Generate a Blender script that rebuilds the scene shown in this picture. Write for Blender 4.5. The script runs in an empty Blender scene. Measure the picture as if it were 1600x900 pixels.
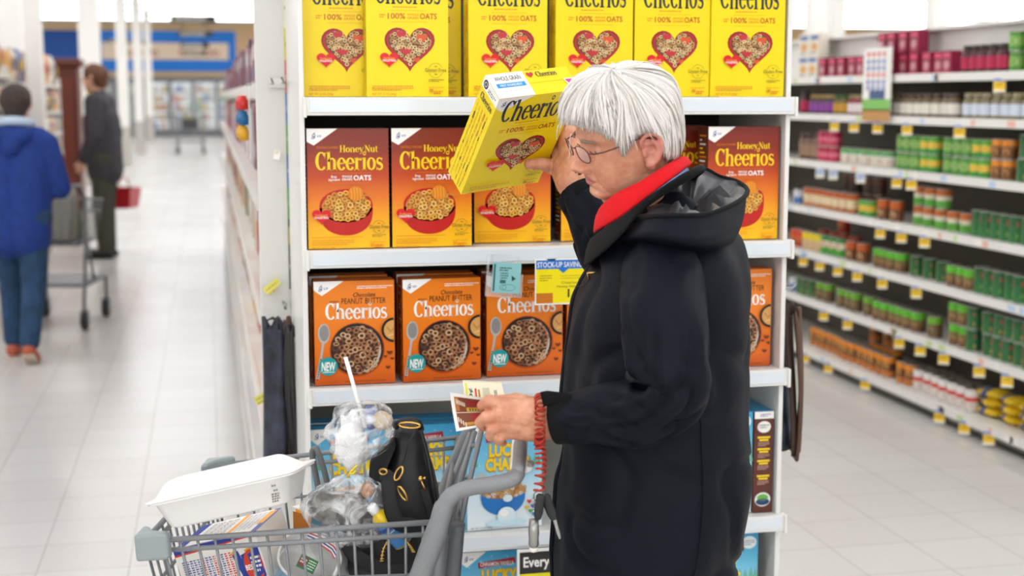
import bpy, bmesh, math, random
import numpy as np
from mathutils import Vector, Matrix, noise
sc = bpy.context.scene
COL = sc.collection
PI = math.pi
# ---------------------------------------------------------------- camera
FPX, TH, YAW, CH = 2222.0, math.atan(300/2222.0), math.radians(12), 1.6
cF = Vector((math.sin(YAW)*math.cos(TH), math.cos(YAW)*math.cos(TH), -math.sin(TH)))
cR = Vector((math.cos(YAW), -math.sin(YAW), 0.0))
cU = cR.cross(cF)
CP = Vector((0, 0, CH))
cam = bpy.data.objects.new('camera', bpy.data.cameras.new('camera'))
COL.objects.link(cam)
cam.matrix_world = Matrix(((cR.x, cU.x, -cF.x, CP.x), (cR.y, cU.y, -cF.y, CP.y), (cR.z, cU.z, -cF.z, CP.z), (0, 0, 0, 1)))
cam.data.sensor_width = 36.0
cam.data.lens = FPX/1600*36.0
cam.data.clip_start = 0.05
cam.data.clip_end = 200
cam.data.dof.use_dof = True
cam.data.dof.focus_distance = 2.72
cam.data.dof.aperture_fstop = 3.4
sc.camera = cam
def ray(px, py): return cF + cR*((px-800)/FPX) + cU*((450-py)/FPX)
def atd(px, py, d): return CP + ray(px, py)*d          # point at camera depth d
def atX(px, py, X): r = ray(px, py); return CP + r*(X/r.x)
def atY(px, py, Y): r = ray(px, py); return CP + r*(Y/r.y)
def atZ(px, py, Z): r = ray(px, py); return CP + r*((Z-CH)/r.z)
# ---------------------------------------------------------------- light and exposure
sc.view_settings.view_transform = 'Standard'
sc.view_settings.look = 'None'
sc.view_settings.exposure = 0.22
sc.view_settings.gamma = 1.0
sc.view_settings.use_curve_mapping = False
world = bpy.data.worlds.new('daylight'); sc.world = world
world.use_nodes = True
world.node_tree.nodes['Background'].inputs[0].default_value = (0.86, 0.93, 1.0, 1)
world.node_tree.nodes['Background'].inputs[1].default_value = 0.3
LIGHT_E = 7.0        # fluorescent tube rows on the ceiling
def area(name, loc, rot, sx, sy, e, col=(1, .98, .96)):
    l = bpy.data.lights.new(name, 'AREA'); l.shape = 'RECTANGLE'; l.size = sx; l.size_y = sy; l.energy = e; l.color = col
    o = bpy.data.objects.new(name, l); COL.objects.link(o); o.location = loc; o.rotation_euler = rot
    return o
# added fill lamp, unseen behind and left of the camera; no window stands there
area('front_fill', (-3.0, -9.0, 3.0), (math.radians(78), 0, math.radians(-14)), 12, 3.2, 260, (.95, .98, 1.0))
# ---------------------------------------------------------------- materials
def lin(c):
    return c/12.92 if c <= .04045 else ((c+.055)/1.055)**2.4
def hx(h):
    h = h.lstrip('#'); return tuple(lin(int(h[i:i+2], 16)/255) for i in (0, 2, 4))
MATS = {}
def mat(name, col='ffffff', rough=.5, metal=0.0, emit=0.0, alpha=1.0, trans=0.0, noisy=0.0, nscale=30.0, bump=0.0, bscale=200.0, coat=0.0, spec=.5, ior=1.45, sss=0.0, sheen=0.0):
    if name in MATS: return MATS[name]
    m = bpy.data.materials.new(name); m.use_nodes = True
    nt = m.node_tree; b = nt.nodes['Principled BSDF']
    c = hx(col) if isinstance(col, str) else col
    b.inputs['Base Color'].default_value = (*c, 1)
    b.inputs['Roughness'].default_value = rough
    b.inputs['Metallic'].default_value = metal
    b.inputs['Specular IOR Level'].default_value = spec
    b.inputs['IOR'].default_value = ior
    b.inputs['Transmission Weight'].default_value = trans
    b.inputs['Alpha'].default_value = alpha
    b.inputs['Coat Weight'].default_value = coat
    if sheen: b.inputs['Sheen Weight'].default_value = sheen
    if sss:
        b.inputs['Subsurface Weight'].default_value = sss
        b.inputs['Subsurface Radius'].default_value = (.012, .005, .003)
    if emit:
        b.inputs['Emission Color'].default_value = (*c, 1); b.inputs['Emission Strength'].default_value = emit
    if noisy or bump:
        tc = nt.nodes.new('ShaderNodeTexCoord')
    if noisy:
        n = nt.nodes.new('ShaderNodeTexNoise'); n.inputs['Scale'].default_value = nscale; n.inputs['Detail'].default_value = 4
        r = nt.nodes.new('ShaderNodeValToRGB')
        r.color_ramp.elements[0].position = .3; r.color_ramp.elements[1].position = .7
        r.color_ramp.elements[0].color = (*[x*(1-noisy) for x in c], 1)
        r.color_ramp.elements[1].color = (*[min(1, x*(1+noisy*.6)) for x in c], 1)
        nt.links.new(tc.outputs['Object'], n.inputs['Vector']); nt.links.new(n.outputs['Fac'], r.inputs['Fac']); nt.links.new(r.outputs['Color'], b.inputs['Base Color'])
    if bump:
        n2 = nt.nodes.new('ShaderNodeTexNoise'); n2.inputs['Scale'].default_value = bscale; n2.inputs['Detail'].default_value = 3
        bp = nt.nodes.new('ShaderNodeBump'); bp.inputs['Strength'].default_value = bump; bp.inputs['Distance'].default_value = .002
        nt.links.new(tc.outputs['Object'], n2.inputs['Vector']); nt.links.new(n2.outputs['Fac'], bp.inputs['Height']); nt.links.new(bp.outputs['Normal'], b.inputs['Normal'])
    MATS[name] = m
    return m
def c_(h, rough=.45): return mat('print_'+h+('' if rough == .45 else '_%d' % int(rough*100)), h, rough)
def grad(name, stops, axis='Z', lo=0.0, hi=1.0, rough=.4, noisy=0):
    """printed colour run along an object axis between lo and hi"""
    if name in MATS: return MATS[name]
    m = bpy.data.materials.new(name); m.use_nodes = True; nt = m.node_tree; b = nt.nodes['Principled BSDF']
    b.inputs['Roughness'].default_value = rough
    tc = nt.nodes.new('ShaderNodeTexCoord'); sp = nt.nodes.new('ShaderNodeSeparateXYZ'); mr = nt.nodes.new('ShaderNodeMapRange'); cr = nt.nodes.new('ShaderNodeValToRGB')
    mr.inputs['From Min'].default_value = lo; mr.inputs['From Max'].default_value = hi
    nt.links.new(tc.outputs['Object'], sp.inputs[0]); nt.links.new(sp.outputs[axis], mr.inputs['Value']); nt.links.new(mr.outputs[0], cr.inputs[0]); nt.links.new(cr.outputs[0], b.inputs['Base Color'])
    els = cr.color_ramp.elements
    while len(els) < len(stops): els.new(.5)
    for e, (p, c) in zip(els, stops): e.position = p; e.color = (*hx(c), 1)
    MATS[name] = m
    return m
# ---------------------------------------------------------------- mesh builder
I4 = Matrix.Identity(4)
class MB:
    def __init__(s): s.V, s.Fc, s.mi, s.sm, s.ms = [], [], [], [], []
    def m(s, mt):
        if mt not in s.ms: s.ms.append(mt)
        return s.ms.index(mt)
    def add(s, vs, fs, mt, sm=False, M=None):
        b = len(s.V); k = s.m(mt)
        for v in vs:
            s.V.append(tuple(M @ Vector(v)) if M is not None else tuple(v))
        for f in fs:
            s.Fc.append([b+i for i in f]); s.mi.append(k); s.sm.append(sm)
        return s
    def box(s, x0, x1, y0, y1, z0, z1, mt, M=None, faces=None):
        vs = [(x, y, z) for x in (x0, x1) for y in (y0, y1) for z in (z0, z1)]
        fs = [(0, 1, 3, 2), (4, 6, 7, 5), (0, 4, 5, 1), (2, 3, 7, 6), (0, 2, 6, 4), (1, 5, 7, 3)]
        return s.add(vs, fs, mt, False, M)
    def quad(s, pts, mt, M=None): return s.add(pts, [tuple(range(len(pts)))], mt, False, M)
    def loft(s, rings, mt, M=None, cap=True, closed=False, sm=True):
        n = len(rings[0]); vs = [p for r in rings for p in r]; fs = []
        R = len(rings)
        for i in range(R if closed else R-1):
            for j in range(n):
                a, b = i*n+j, i*n+(j+1) % n
                c, d = ((i+1) % R)*n+(j+1) % n, ((i+1) % R)*n+j
                fs.append((a, b, c, d))
        if cap and not closed:
            fs.append(tuple(reversed(range(n)))); fs.append(tuple((R-1)*n+j for j in range(n)))
        return s.add(vs, fs, mt, sm, M)
    def tube(s, pts, r, mt, n=8, M=None, closed=False, cap=True, sm=True, flat=1.0, up=None):
        pts = [Vector(p) for p in pts]; N = len(pts)
        rs = [r]*N if not hasattr(r, '__len__') else list(r)
        rings = []; prev = None
        for i in range(N):
            if closed: t = pts[(i+1) % N]-pts[i-1]
            else: t = pts[min(i+1, N-1)]-pts[max(i-1, 0)]
            if t.length < 1e-9: t = Vector((0, 0, 1))
            t.normalize()
            if up is not None:
                a = Vector(up)-t*t.dot(Vector(up))
            elif prev is None:
                a = Vector((0, 0, 1)) if abs(t.z) < .9 else Vector((1, 0, 0)); a = a-t*a.dot(t)
            else: a = prev-t*prev.dot(t)
            if a.length < 1e-6: a = t.orthogonal()
            a.normalize(); prev = a; b = t.cross(a)
            rings.append([pts[i]+(a*math.cos(2*PI*k/n)*flat+b*math.sin(2*PI*k/n))*rs[i] for k in range(n)])
        return s.loft(rings, mt, M, cap, closed, sm)
    def lathe(s, prof, mt, n=20, M=None, sm=True, cap=True):
        """prof: (radius, z) pairs"""
        rings = [[(r*math.cos(2*PI*k/n), r*math.sin(2*PI*k/n), z) for k in range(n)] for r, z in prof]
        return s.loft(rings, mt, M, cap, False, sm)
    def ball(s, c, r, mt, n=12, M=None, sc_=(1, 1, 1)):
        rings = []
        for i in range(n//2+1):
            a = -PI/2+PI*i/(n//2); rr = max(math.cos(a), .01)
            rings.append([(c[0]+r*sc_[0]*rr*math.cos(2*PI*k/n), c[1]+r*sc_[1]*rr*math.sin(2*PI*k/n), c[2]+r*sc_[2]*math.sin(a)) for k in range(n)])
        return s.loft(rings, mt, M)
    def prism(s, pts, y0, y1, mt, M=None, sm=False):
        """outline in x,z pushed along y"""
        n = len(pts); vs = [(p[0], y0, p[1]) for p in pts]+[(p[0], y1, p[1]) for p in pts]
        fs = [tuple(range(n)), tuple(reversed(range(n, 2*n)))]+[(i, n+i, n+(i+1) % n, (i+1) % n) for i in range(n)]
        return s.add(vs, fs, mt, sm, M)
    def mesh(s, name='mesh'):
        me = bpy.data.meshes.new(name); me.from_pydata(s.V, [], s.Fc)
        for mt in s.ms: me.materials.append(mt)
        me.polygons.foreach_set('material_index', s.mi); me.polygons.foreach_set('use_smooth', s.sm)
        me.update(); return me
    def build(s, name, parent=None, loc=None, bevel=0.0, solid=0.0, sub=0, fix=True, M=None):
        me = s.mesh(name)
        if fix:
            bm = bmesh.new(); bm.from_mesh(me); bmesh.ops.recalc_face_normals(bm, faces=bm.faces[:]); bm.to_mesh(me); bm.free()
        o = bpy.data.objects.new(name, me); COL.objects.link(o)
        if parent is not None: o.parent = parent
        if loc is not None: o.location = loc
        if M is not None: o.matrix_basis = M
        if solid:
            d = o.modifiers.new('solid', 'SOLIDIFY'); d.thickness = solid; d.offset = 0
        if bevel:
            d = o.modifiers.new('bevel', 'BEVEL'); d.width = bevel; d.segments = 2; d.limit_method = 'ANGLE'; d.angle_limit = math.radians(40)
        if sub:
            d = o.modifiers.new('sub', 'SUBSURF'); d.levels = sub; d.render_levels = sub
        return o
def tag(o, label=None, cat=None, group=None, kind=None):
    if label: o['label'] = label
    if cat: o['category'] = cat
    if group: o['group'] = group
    if kind: o['kind'] = kind
    return o
def empty(name, loc=(0, 0, 0), rz=0.0, label=None, cat=None, group=None, M=None):
    o = bpy.data.objects.new(name, None); COL.objects.link(o); o.empty_display_size = .05
    if M is not None: o.matrix_basis = M
    else: o.location = loc; o.rotation_euler = (0, 0, rz)
    return tag(o, label, cat, group)
def struct(mb, name, **k): return tag(mb.build(name, **k), kind='structure')
def dup(o, parent=None, **k):
    c = o.copy(); COL.objects.link(c)
    if parent is not None: c.parent = parent
    for ch in list(o.children): dup(ch, c)
    if k: tag(c, **k)
    return c
ON = 'first second third fourth fifth sixth seventh eighth ninth tenth eleventh twelfth thirteenth fourteenth fifteenth sixteenth seventeenth eighteenth nineteenth twentieth'.split()
ON += ['twenty-'+w for w in ON[:9]]+['thirtieth']+['thirty-'+w for w in ON[:9]]
CN = {'d9862a': 'orange', 'c8382a': 'red', 'e8c23a': 'yellow', '8a5a36': 'brown', 'e9e2d4': 'cream', '3f7a4a': 'green', '2f5f9a': 'blue', 'b89a6a': 'tan', '6a3a2a': 'dark brown', 'd9a86a': 'light orange', 'c9c2b4': 'grey', '9a2a3a': 'crimson'}
def MM(loc, rx=0, ry=0, rz=0, s=1.0):
    return Matrix.Translation(loc) @ Matrix.Rotation(rz, 4, 'Z') @ Matrix.Rotation(ry, 4, 'Y') @ Matrix.Rotation(rx, 4, 'X') @ Matrix.Scale(s, 4)
def frame(o, x, y, z):
    """matrix whose columns are the given axes"""
    return Matrix(((x[0], y[0], z[0], o[0]), (x[1], y[1], z[1], o[1]), (x[2], y[2], z[2], o[2]), (0, 0, 0, 1)))
# ---------------------------------------------------------------- lettering
TXT = {}
def text_mesh(s, bold=0.0):
    k = (s, bold)
    if k in TXT: return TXT[k]
    cu = bpy.data.curves.new('lettering', 'FONT'); cu.body = s; cu.size = 1.0; cu.resolution_u = 2; cu.offset = bold; cu.fill_mode = 'FRONT'
    o = bpy.data.objects.new('lettering', cu)
    me = o.to_mesh()
    vs = [tuple(v.co) for v in me.vertices]; fs = [tuple(p.vertices) for p in me.polygons]
    o.to_mesh_clear(); bpy.data.objects.remove(o); bpy.data.curves.remove(cu)
    x0 = min([v[0] for v in vs] or [0]); x1 = max([v[0] for v in vs] or [1]); y0 = min([v[1] for v in vs] or [0]); y1 = max([v[1] for v in vs] or [1])
    TXT[k] = (vs, fs, x0, x1, y0, y1)
    return TXT[k]
def ribbon(pts, ws):
    """outline quads of a stroke with changing width -> verts, faces"""
    vs, fs = [], []; n = len(pts)
    for i in range(n):
        a = pts[max(i-1, 0)]; b = pts[min(i+1, n-1)]
        tx, ty = b[0]-a[0], b[1]-a[1]; L = math.hypot(tx, ty) or 1
        nx, ny = -ty/L, tx/L; w = ws[i]/2 if hasattr(ws, '__len__') else ws/2
        vs += [(pts[i][0]+nx*w, pts[i][1]+ny*w), (pts[i][0]-nx*w, pts[i][1]-ny*w)]
    for i in range(n-1): fs.append((2*i, 2*i+1, 2*i+3, 2*i+2))
    return vs, fs
def arc_(cx, cy, rx, ry, a0, a1, tk, th, n=14):
    p, w = [], []
    for i in range(n+1):
        a = math.radians(a0+(a1-a0)*i/n); p.append((cx+rx*math.cos(a), cy+ry*math.sin(a))); w.append(th+(tk-th)*abs(math.cos(a))**1.3)
    return p, w
def serif_glyph(ch):
    T, t = .165, .055; S = []
    def st(p, w): S.append((p, w))
    def ser(x, y, w=.27): st([(x-w/2, y), (x+w/2, y)], .045)
    def stem(x, y0, y1, w=T): st([(x, y0), (x, y1)], w)
    if ch == 'C':
        st(*arc_(.36, .5, .27, .46, 42, 318, .19, .06, 22)); st([(.57, .62), (.6, .95)], [.01, .09]); return S, .68
    if ch in 'hn':
        top = 1.0 if ch == 'h' else .68
        stem(.14, 0, top); ser(.14, .02); st([(.0, top-.06), (.14, top-.02)], .05)
        st(*arc_(.32, .44, .17, .2, 175, 0, T, .07, 8)); stem(.49, 0, .46); ser(.49, .02); return S, .65
    if ch == 'u':
        stem(.12, .22, .67); ser(.08, .66, .2); st(*arc_(.28, .22, .16, .2, 180, 330, T, .06, 8)); stem(.46, 0, .67); ser(.42, .66, .2); ser(.52, .02, .14); return S, .63
    if ch == 'e':
        st(*arc_(.28, .34, .2, .31, 5, 325, .165, .055, 20)); st([(.1, .37), (.5, .37)], .055); return S, .54
    if ch == 'r':
        stem(.14, 0, .68); ser(.14, .02, .3); st([(0, .62), (.14, .66)], .05); st([(.2, .48), (.27, .6), (.36, .63)], [.05, .07, .09]); st(*arc_(.38, .58, .035, .035, 0, 360, .08, .08, 8)); return S, .47
    if ch == 'i':
        stem(.14, 0, .68); ser(.14, .02); st([(0, .62), (.14, .66)], .05); st(*arc_(.15, .9, .085, .085, 0, 360, .045, .045, 12)); return S, .3
    if ch == 'o':
        st(*arc_(.28, .34, .2, .31, 0, 360, .165, .055, 22)); return S, .57
    if ch == 's':
        p = []; w = []
        for i in range(9):
            a = math.radians(25+(270-25)*i/8); p.append((.22+.14*math.cos(a), .5+.145*math.sin(a))); w.append(.05+.11*(i/8)**1.2)
        for i in range(1, 9):
            a = math.radians(90-(240)*i/8); p.append((.22+.16*math.cos(a), .185+.155*math.sin(a))); w.append(.16-.11*(i/8)**1.1)
        st(p, w); st([(.35, .48), (.37, .66)], [.01, .05]); st([(.06, .2), (.05, .01)], [.01, .05]); return S, .46
    if ch == 'H':
        for x in (.15, .6): stem(x, 0, 1); ser(x, .02, .3); ser(x, .98, .3)
        st([(.15, .52), (.6, .52)], .06); return S, .78
    if ch == 'N':
        stem(.13, 0, 1, .06); stem(.62, 0, 1, .06); st([(.12, .98), (.62, .02)], .17); ser(.13, .02, .24); ser(.62, .98, .24); ser(.08, .98, .2); return S, .76
    if ch == 'y':
        st([(.1, .66), (.3, .06)], .15); st([(.5, .66), (.24, -.14), (.14, -.24), (.06, -.2)], [.055, .055, .06, .1]); ser(.1, .66, .24); ser(.5, .66, .18); return S, .6
    if ch == 't':
        stem(.15, .1, .86, .14); st([(.02, .66), (.34, .66)], .05); st([(.15, .12), (.22, .02), (.34, .08)], [.13, .08, .04]); return S, .4
    return [], .32
def serif_mesh(word):
    k = ('serif', word)
    if k in TXT: return TXT[k]
    vs, fs = [], []; x = 0
    for ch in word:
        S, adv = serif_glyph(ch)
        for p, w in S:
            v, f = ribbon(p, w); b = len(vs)
            vs += [(a[0]+x, a[1], 0) for a in v]; fs += [tuple(b+i for i in q) for q in f]
        x += adv
    x0 = min(v[0] for v in vs); x1 = max(v[0] for v in vs)
    TXT[k] = (vs, fs, x0, x1, 0.0, 1.0)
    return TXT[k]
LAY = .00022
class Art:
    """printing on a flat face. art units (ax right, ay down from the top-left of the face, n units wide) -> world via M (x right, y up, z out)"""
    def __init__(s, mb, M, unit): s.mb, s.M, s.u, s.k = mb, M, unit, 1
    def P(s, x, y): return (x*s.u, -y*s.u, s.k*LAY)
    def poly(s, pts, mt): s.mb.add([s.P(*p) for p in pts], [tuple(range(len(pts)))], mt, False, s.M)
    def up(s, n=1): s.k += n; return s
    def rect(s, x0, y0, x1, y1, mt): s.poly([(x0, y0), (x0, y1), (x1, y1), (x1, y0)], mt)
    def ell(s, cx, cy, rx, ry, mt, n=24, a0=0, a1=360):
        s.poly([(cx+rx*math.cos(math.radians(a0+(a1-a0)*i/n)), cy-ry*math.sin(math.radians(a0+(a1-a0)*i/n))) for i in range(n if a1-a0 == 360 else n+1)], mt)
    def ring(s, cx, cy, rx, ry, w, mt, n=12, a0=0, a1=360):
        vs, fs = [], []
        for i in range(n+1):
            a = math.radians(a0+(a1-a0)*i/n); vs += [s.P(cx+rx*math.cos(a), cy-ry*math.sin(a)), s.P(cx+(rx-w)*math.cos(a), cy-(ry-w)*math.sin(a))]
        for i in range(n): fs.append((2*i, 2*i+2, 2*i+3, 2*i+1))
        s.mb.add(vs, fs, mt, False, s.M)
    def line(s, pts, w, mt):
        v, f = ribbon(pts, w); s.mb.add([s.P(*p) for p in v], f, mt, False, s.M)
    def text(s, txt, x0, y1, x1, y0, mt, bold=0.0, serif=False, slant=0.0):
        """fit the word into x0..x1, baseline y1, cap line y0"""
        vs, fs, a0, a1, b0, b1 = serif_mesh(txt) if serif else text_mesh(txt, bold)
        if not serif: b1 = max(b1, .6); b0 = 0
        sx = (x1-x0)/max(a1-a0, 1e-6); sy = (y1-y0)/max(b1-b0, 1e-6)
        s.mb.add([s.P(x0+(v[0]-a0)*sx+slant*(v[1]-b0)*sy, y1-(v[1]-b0)*sy) for v in vs], fs, mt, False, s.M)
    def bars(s, x0, y0, x1, n, dy, h, mt, seed=1):
        """unreadable small print"""
        r = random.Random(seed)
        for i in range(n):
            x = x0; xe = x1-(0 if i < n-1 else (x1-x0)*r.uniform(.1, .4))
            while x < xe:
                w = r.uniform(1.2, 4.5); s.rect(x, y0+i*dy, min(x+w, xe), y0+i*dy+h, mt); x += w+.9
def heart(cx, cy, r, n=28, sx=1.0, sy=1.0):
    p = []
    for i in range(n):
        t = 2*PI*i/n; x = 16*math.sin(t)**3; y = 13*math.cos(t)-5*math.cos(2*t)-2*math.cos(3*t)-math.cos(4*t)
        p.append((cx+r*sx*x/17, cy-r*sy*(y+2)/17))
    return p
def inside(p, poly):
    c = False; n = len(poly)
    for i in range(n):
        a, b = poly[i], poly[i-1]
        if (a[1] > p[1]) != (b[1] > p[1]) and p[0] < (b[0]-a[0])*(p[1]-a[1])/(b[1]-a[1])+a[0]: c = not c
    return c
# ---------------------------------------------------------------- soft bodies grown from capsules
def capsule(V, F, a, b, ra, rb, n=12):
    a, b = Vector(a), Vector(b); t = b-a; L = t.length
    if L < 1e-6: t = Vector((0, 0, 1)); L = 1e-6
    t = t.normalized(); u = t.orthogonal().normalized(); w = t.cross(u); base = len(V); rings = []
    for i in range(5): an = -PI/2+PI/2*i/4*.999; rings.append((a+t*ra*math.sin(an), ra*math.cos(an)+1e-4))
    for i in range(5): an = PI/2*i/4*.999; rings.append((b+t*rb*math.sin(an), rb*math.cos(an)+1e-4))
    for c, r in rings:
        for k in range(n): V.append(tuple(c+(u*math.cos(2*PI*k/n)+w*math.sin(2*PI*k/n))*r))
    for i in range(len(rings)-1):
        for k in range(n): F.append((base+i*n+k, base+i*n+(k+1) % n, base+(i+1)*n+(k+1) % n, base+(i+1)*n+k))
    F.append(tuple(base+k for k in reversed(range(n)))); F.append(tuple(base+(len(rings)-1)*n+k for k in range(n)))
def ellip(V, F, c, ax, n=16):
    """ellipsoid with axis vectors ax (3 vectors)"""
    c = Vector(c); A = [Vector(v) for v in ax]; base = len(V); R = n//2
    for i in range(R+1):
        an = -PI/2+PI*i/R; z = math.sin(an)*.9999; r = max(math.cos(an), .004)
        for k in range(n): V.append(tuple(c+A[0]*r*math.cos(2*PI*k/n)+A[1]*r*math.sin(2*PI*k/n)+A[2]*z))
    for i in range(R):
        for k in range(n): F.append((base+i*n+k, base+i*n+(k+1) % n, base+(i+1)*n+(k+1) % n, base+(i+1)*n+k))
    F.append(tuple(base+k for k in reversed(range(n)))); F.append(tuple(base+R*n+k for k in range(n)))
def loftVF(V, F, rings):
    base = len(V); n = len(rings[0])
    for r in rings: V.extend(tuple(p) for p in r)
    for i in range(len(rings)-1):
        for k in range(n): F.append((base+i*n+k, base+i*n+(k+1) % n, base+(i+1)*n+(k+1) % n, base+(i+1)*n+k))
    F.append(tuple(base+k for k in reversed(range(n)))); F.append(tuple(base+(len(rings)-1)*n+k for k in range(n)))
def grow(V, F, voxel=.006, smooth=4, fac=.5):
    """one continuous skin around overlapping pieces -> (verts array, faces)"""
    me = bpy.data.meshes.new('grow'); me.from_pydata(V, [], F)
    bm = bmesh.new(); bm.from_mesh(me); bmesh.ops.recalc_face_normals(bm, faces=bm.faces[:]); bm.to_mesh(me); bm.free()
    o = bpy.data.objects.new('grow', me); COL.objects.link(o)
    r = o.modifiers.new('r', 'REMESH'); r.mode = 'VOXEL'; r.voxel_size = voxel
    if smooth:
        s = o.modifiers.new('s', 'SMOOTH'); s.iterations = smooth; s.factor = fac
    dg = bpy.context.evaluated_depsgraph_get(); dg.update()
    em = bpy.data.meshes.new_from_object(o.evaluated_get(dg))
    n = len(em.vertices); co = np.empty(n*3); em.vertices.foreach_get('co', co); co = co.reshape(-1, 3)
    no = np.empty(n*3); em.vertices.foreach_get('normal', no); no = no.reshape(-1, 3)
    fs = [tuple(p.vertices) for p in em.polygons]
    bpy.data.objects.remove(o); bpy.data.meshes.remove(em); bpy.data.meshes.remove(me)
    return co, no, fs
# ================================================================ the shop shell
XL, XR, YB, YF, ZC = -15.0, 44.0, -12.0, 59.7, 4.5
def floor_mat():
    m = bpy.data.materials.new('vinyl_tile_floor'); m.use_nodes = True; nt = m.node_tree; b = nt.nodes['Principled BSDF']
    tc = nt.nodes.new('ShaderNodeTexCoord'); br = nt.nodes.new('ShaderNodeTexBrick')
    br.offset = 0; br.inputs['Scale'].default_value = 1.0; br.inputs['Brick Width'].default_value = .3048; br.inputs['Row Height'].default_value = .3048
    br.inputs['Mortar Size'].default_value = .0022; br.inputs['Mortar Smooth'].default_value = .2
    br.inputs['Color1'].default_value = (*hx('dbd8d3'), 1); br.inputs['Color2'].default_value = (*hx('d6d2cc'), 1); br.inputs['Mortar'].default_value = (*hx('b4ada4'), 1)
    n = nt.nodes.new('ShaderNodeTexNoise'); n.inputs['Scale'].default_value = 60; n.inputs['Detail'].default_value = 5
    mx = nt.nodes.new('ShaderNodeMix'); mx.data_type = 'RGBA'; mx.blend_type = 'MULTIPLY'; mx.inputs[0].default_value = .12
    nt.links.new(tc.outputs['Object'], br.inputs['Vector']); nt.links.new(tc.outputs['Object'], n.inputs['Vector'])
    nt.links.new(br.outputs['Color'], mx.inputs[6]); nt.links.new(n.outputs['Color'], mx.inputs[7]); nt.links.new(mx.outputs[2], b.inputs['Base Color'])
    n2 = nt.nodes.new('ShaderNodeTexNoise'); n2.inputs['Scale'].default_value = 1.3
    mr = nt.nodes.new('ShaderNodeMapRange'); mr.inputs['To Min'].default_value = .16; mr.inputs['To Max'].default_value = .3
    nt.links.new(tc.outputs['Object'], n2.inputs['Vector']); nt.links.new(n2.outputs['Fac'], mr.inputs['Value']); nt.links.new(mr.outputs[0], b.inputs['Roughness'])
    return m
white = mat('white_paint', 'ece9e2', .6)
ceilm = mat('ceiling_white', 'e4e3e0', .8)
wallm = mat('wall_cream', 'e4e0d8', .7)
struct(MB().box(XL, XR, YB, YF, -.1, 0, floor_mat()), 'floor')
struct(MB().box(XL, XR, YB, YF, ZC, ZC+.1, ceilm), 'ceiling')
struct(MB().box(XL-.15, XL, YB, YF, 0, ZC, wallm), 'wall_left')
struct(MB().box(XR, XR+.15, YB, YF, 0, ZC, wallm), 'wall_right')
struct(MB().box(XL, XR, YF, YF+.15, 0, ZC, wallm), 'wall_far')
struct(MB().box(XL, XR, YB-.15, YB, 0, ZC, wallm), 'wall_back')
blue = mat('blue_wall_paint', '1a82e6', .55); dblue = mat('shaded_blue_wall', '14509f', .55)  # darker blue has the left wall's dimmer light put into its colour
tan = mat('tan_trim', 'd9b98a', .6)
struct(MB().box(-4.6, 1.2, YF-.05, YF, 2.55, 4.25, blue), 'trim_1')
struct(MB().box(XL, -4.65, YF-.05, YF, 2.75, 4.2, dblue), 'trim_2')
struct(MB().box(XL, XR, YF-.12, YF-.05, 4.2, 4.5, tan), 'trim_3')
struct(MB().box(-4.6, 1.4, YF-.1, YF-.05, 2.38, 2.58, tan), 'trim_4')
struct(MB().box(1.2, XR, YF-.05, YF, 2.4, 4.2, mat('far_wall_orange', 'd8b48c', .6)), 'trim_5')
# department sign board on the blue wall
sg = MB().box(-4.05, .9, YF-.16, YF-.05, 3.05, 3.72, mat('sign_cream', 'f3dcc0', .5))
A = Art(sg, frame((-4.05, YF-.16, 3.72), (1, 0, 0), (0, 0, 1), (0, -1, 0)), .01)
for i, x in enumerate((90, 150, 190, 300, 350, 395, 430)):
    A.line([(x+4*math.sin(k), 28+k*4.5) for k in range(5)], 7, c_('b5574a')); A.ring(x+18, 42, 12, 12, 5, c_('b5574a'))
tag(sg.build('wall_sign'), 'long cream department sign with red script on the far blue wall', 'sign')
# rows of fluorescent fittings
tube = mat('fluorescent_lens', 'f8faff', .4, emit=LIGHT_E)
def light_row():
    e = empty('fluorescent_fitting', (0, 0, 0), 0, 'fluorescent ceiling light strip', 'ceiling light', 'rows of fluorescent ceiling lights')
    MB().box(XL+.6, XR-.6, -.2, .2, -.05, 0, white).build('housing', e)
    MB().box(XL+.65, XR-.65, -.17, .17, -.085, -.05, tube).build('diffuser', e)
    return e
LR = light_row(); LR.location = (0, -9.5, ZC)
rows_l = [LR]
y = -9.5+3.4
while y < YF-1.5:
    d = dup(LR); d.location = (0, y, ZC); y += 3.4; rows_l.append(d)
for i, d in enumerate(reversed(rows_l)): d['label'] = '%s long fluorescent ceiling light strip counted from the far wall' % ON[i]
# ---------------------------------------------------------------- columns
colm = mat('column_paint', 'efece6', .5); colg = mat('column_kick_paint', 'b9b4ab', .5)
def column(px, d, w, label, square=True, kick=.9):
    p = atd(px, 300, d); r = w/2
    t = empty('support_column', (p.x, p.y, 0), 0, label, 'column')
    if square:
        MB().box(-r, r, -r, r, 0, ZC, colm).build('shaft', t, bevel=.02)
        MB().box(-r-.01, r+.01, -r-.01, r+.01, 0, kick, colg).build('kick_guard', t, bevel=.01)
    else:
        MB().lathe([(r, 0), (r, ZC)], colm, 24).build('shaft', t)
        MB().lathe([(r+.012, 0), (r+.012, kick), (r, kick+.02)], colg, 24).build('kick_guard', t)
    return t
column(63, 14.6, .17, 'slim white square post just left of the man in grey, beside the snack racks')
column(28, 27, .44, 'wide white column behind the snack racks at the far left edge')
column(149, 26, .36, 'wide white column rising right behind the man in the grey jacket')
column(198, 33, .24, 'white column standing nearest to the right of the man in grey')
column(222, 40, .24, 'middle slim column of the three receding past the man in grey')
column(238, 50, .24, 'farthest slim column of the three receding past the man in grey')
column(1270, 20, .28, 'pale column nearest the end display, above the canned food aisle')
column(1298, 18, .18, 'narrow grey column next to the pale column above the canned food aisle')
column(1452, 17, .2, 'grey square column above the middle of the canned food aisle')
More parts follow.
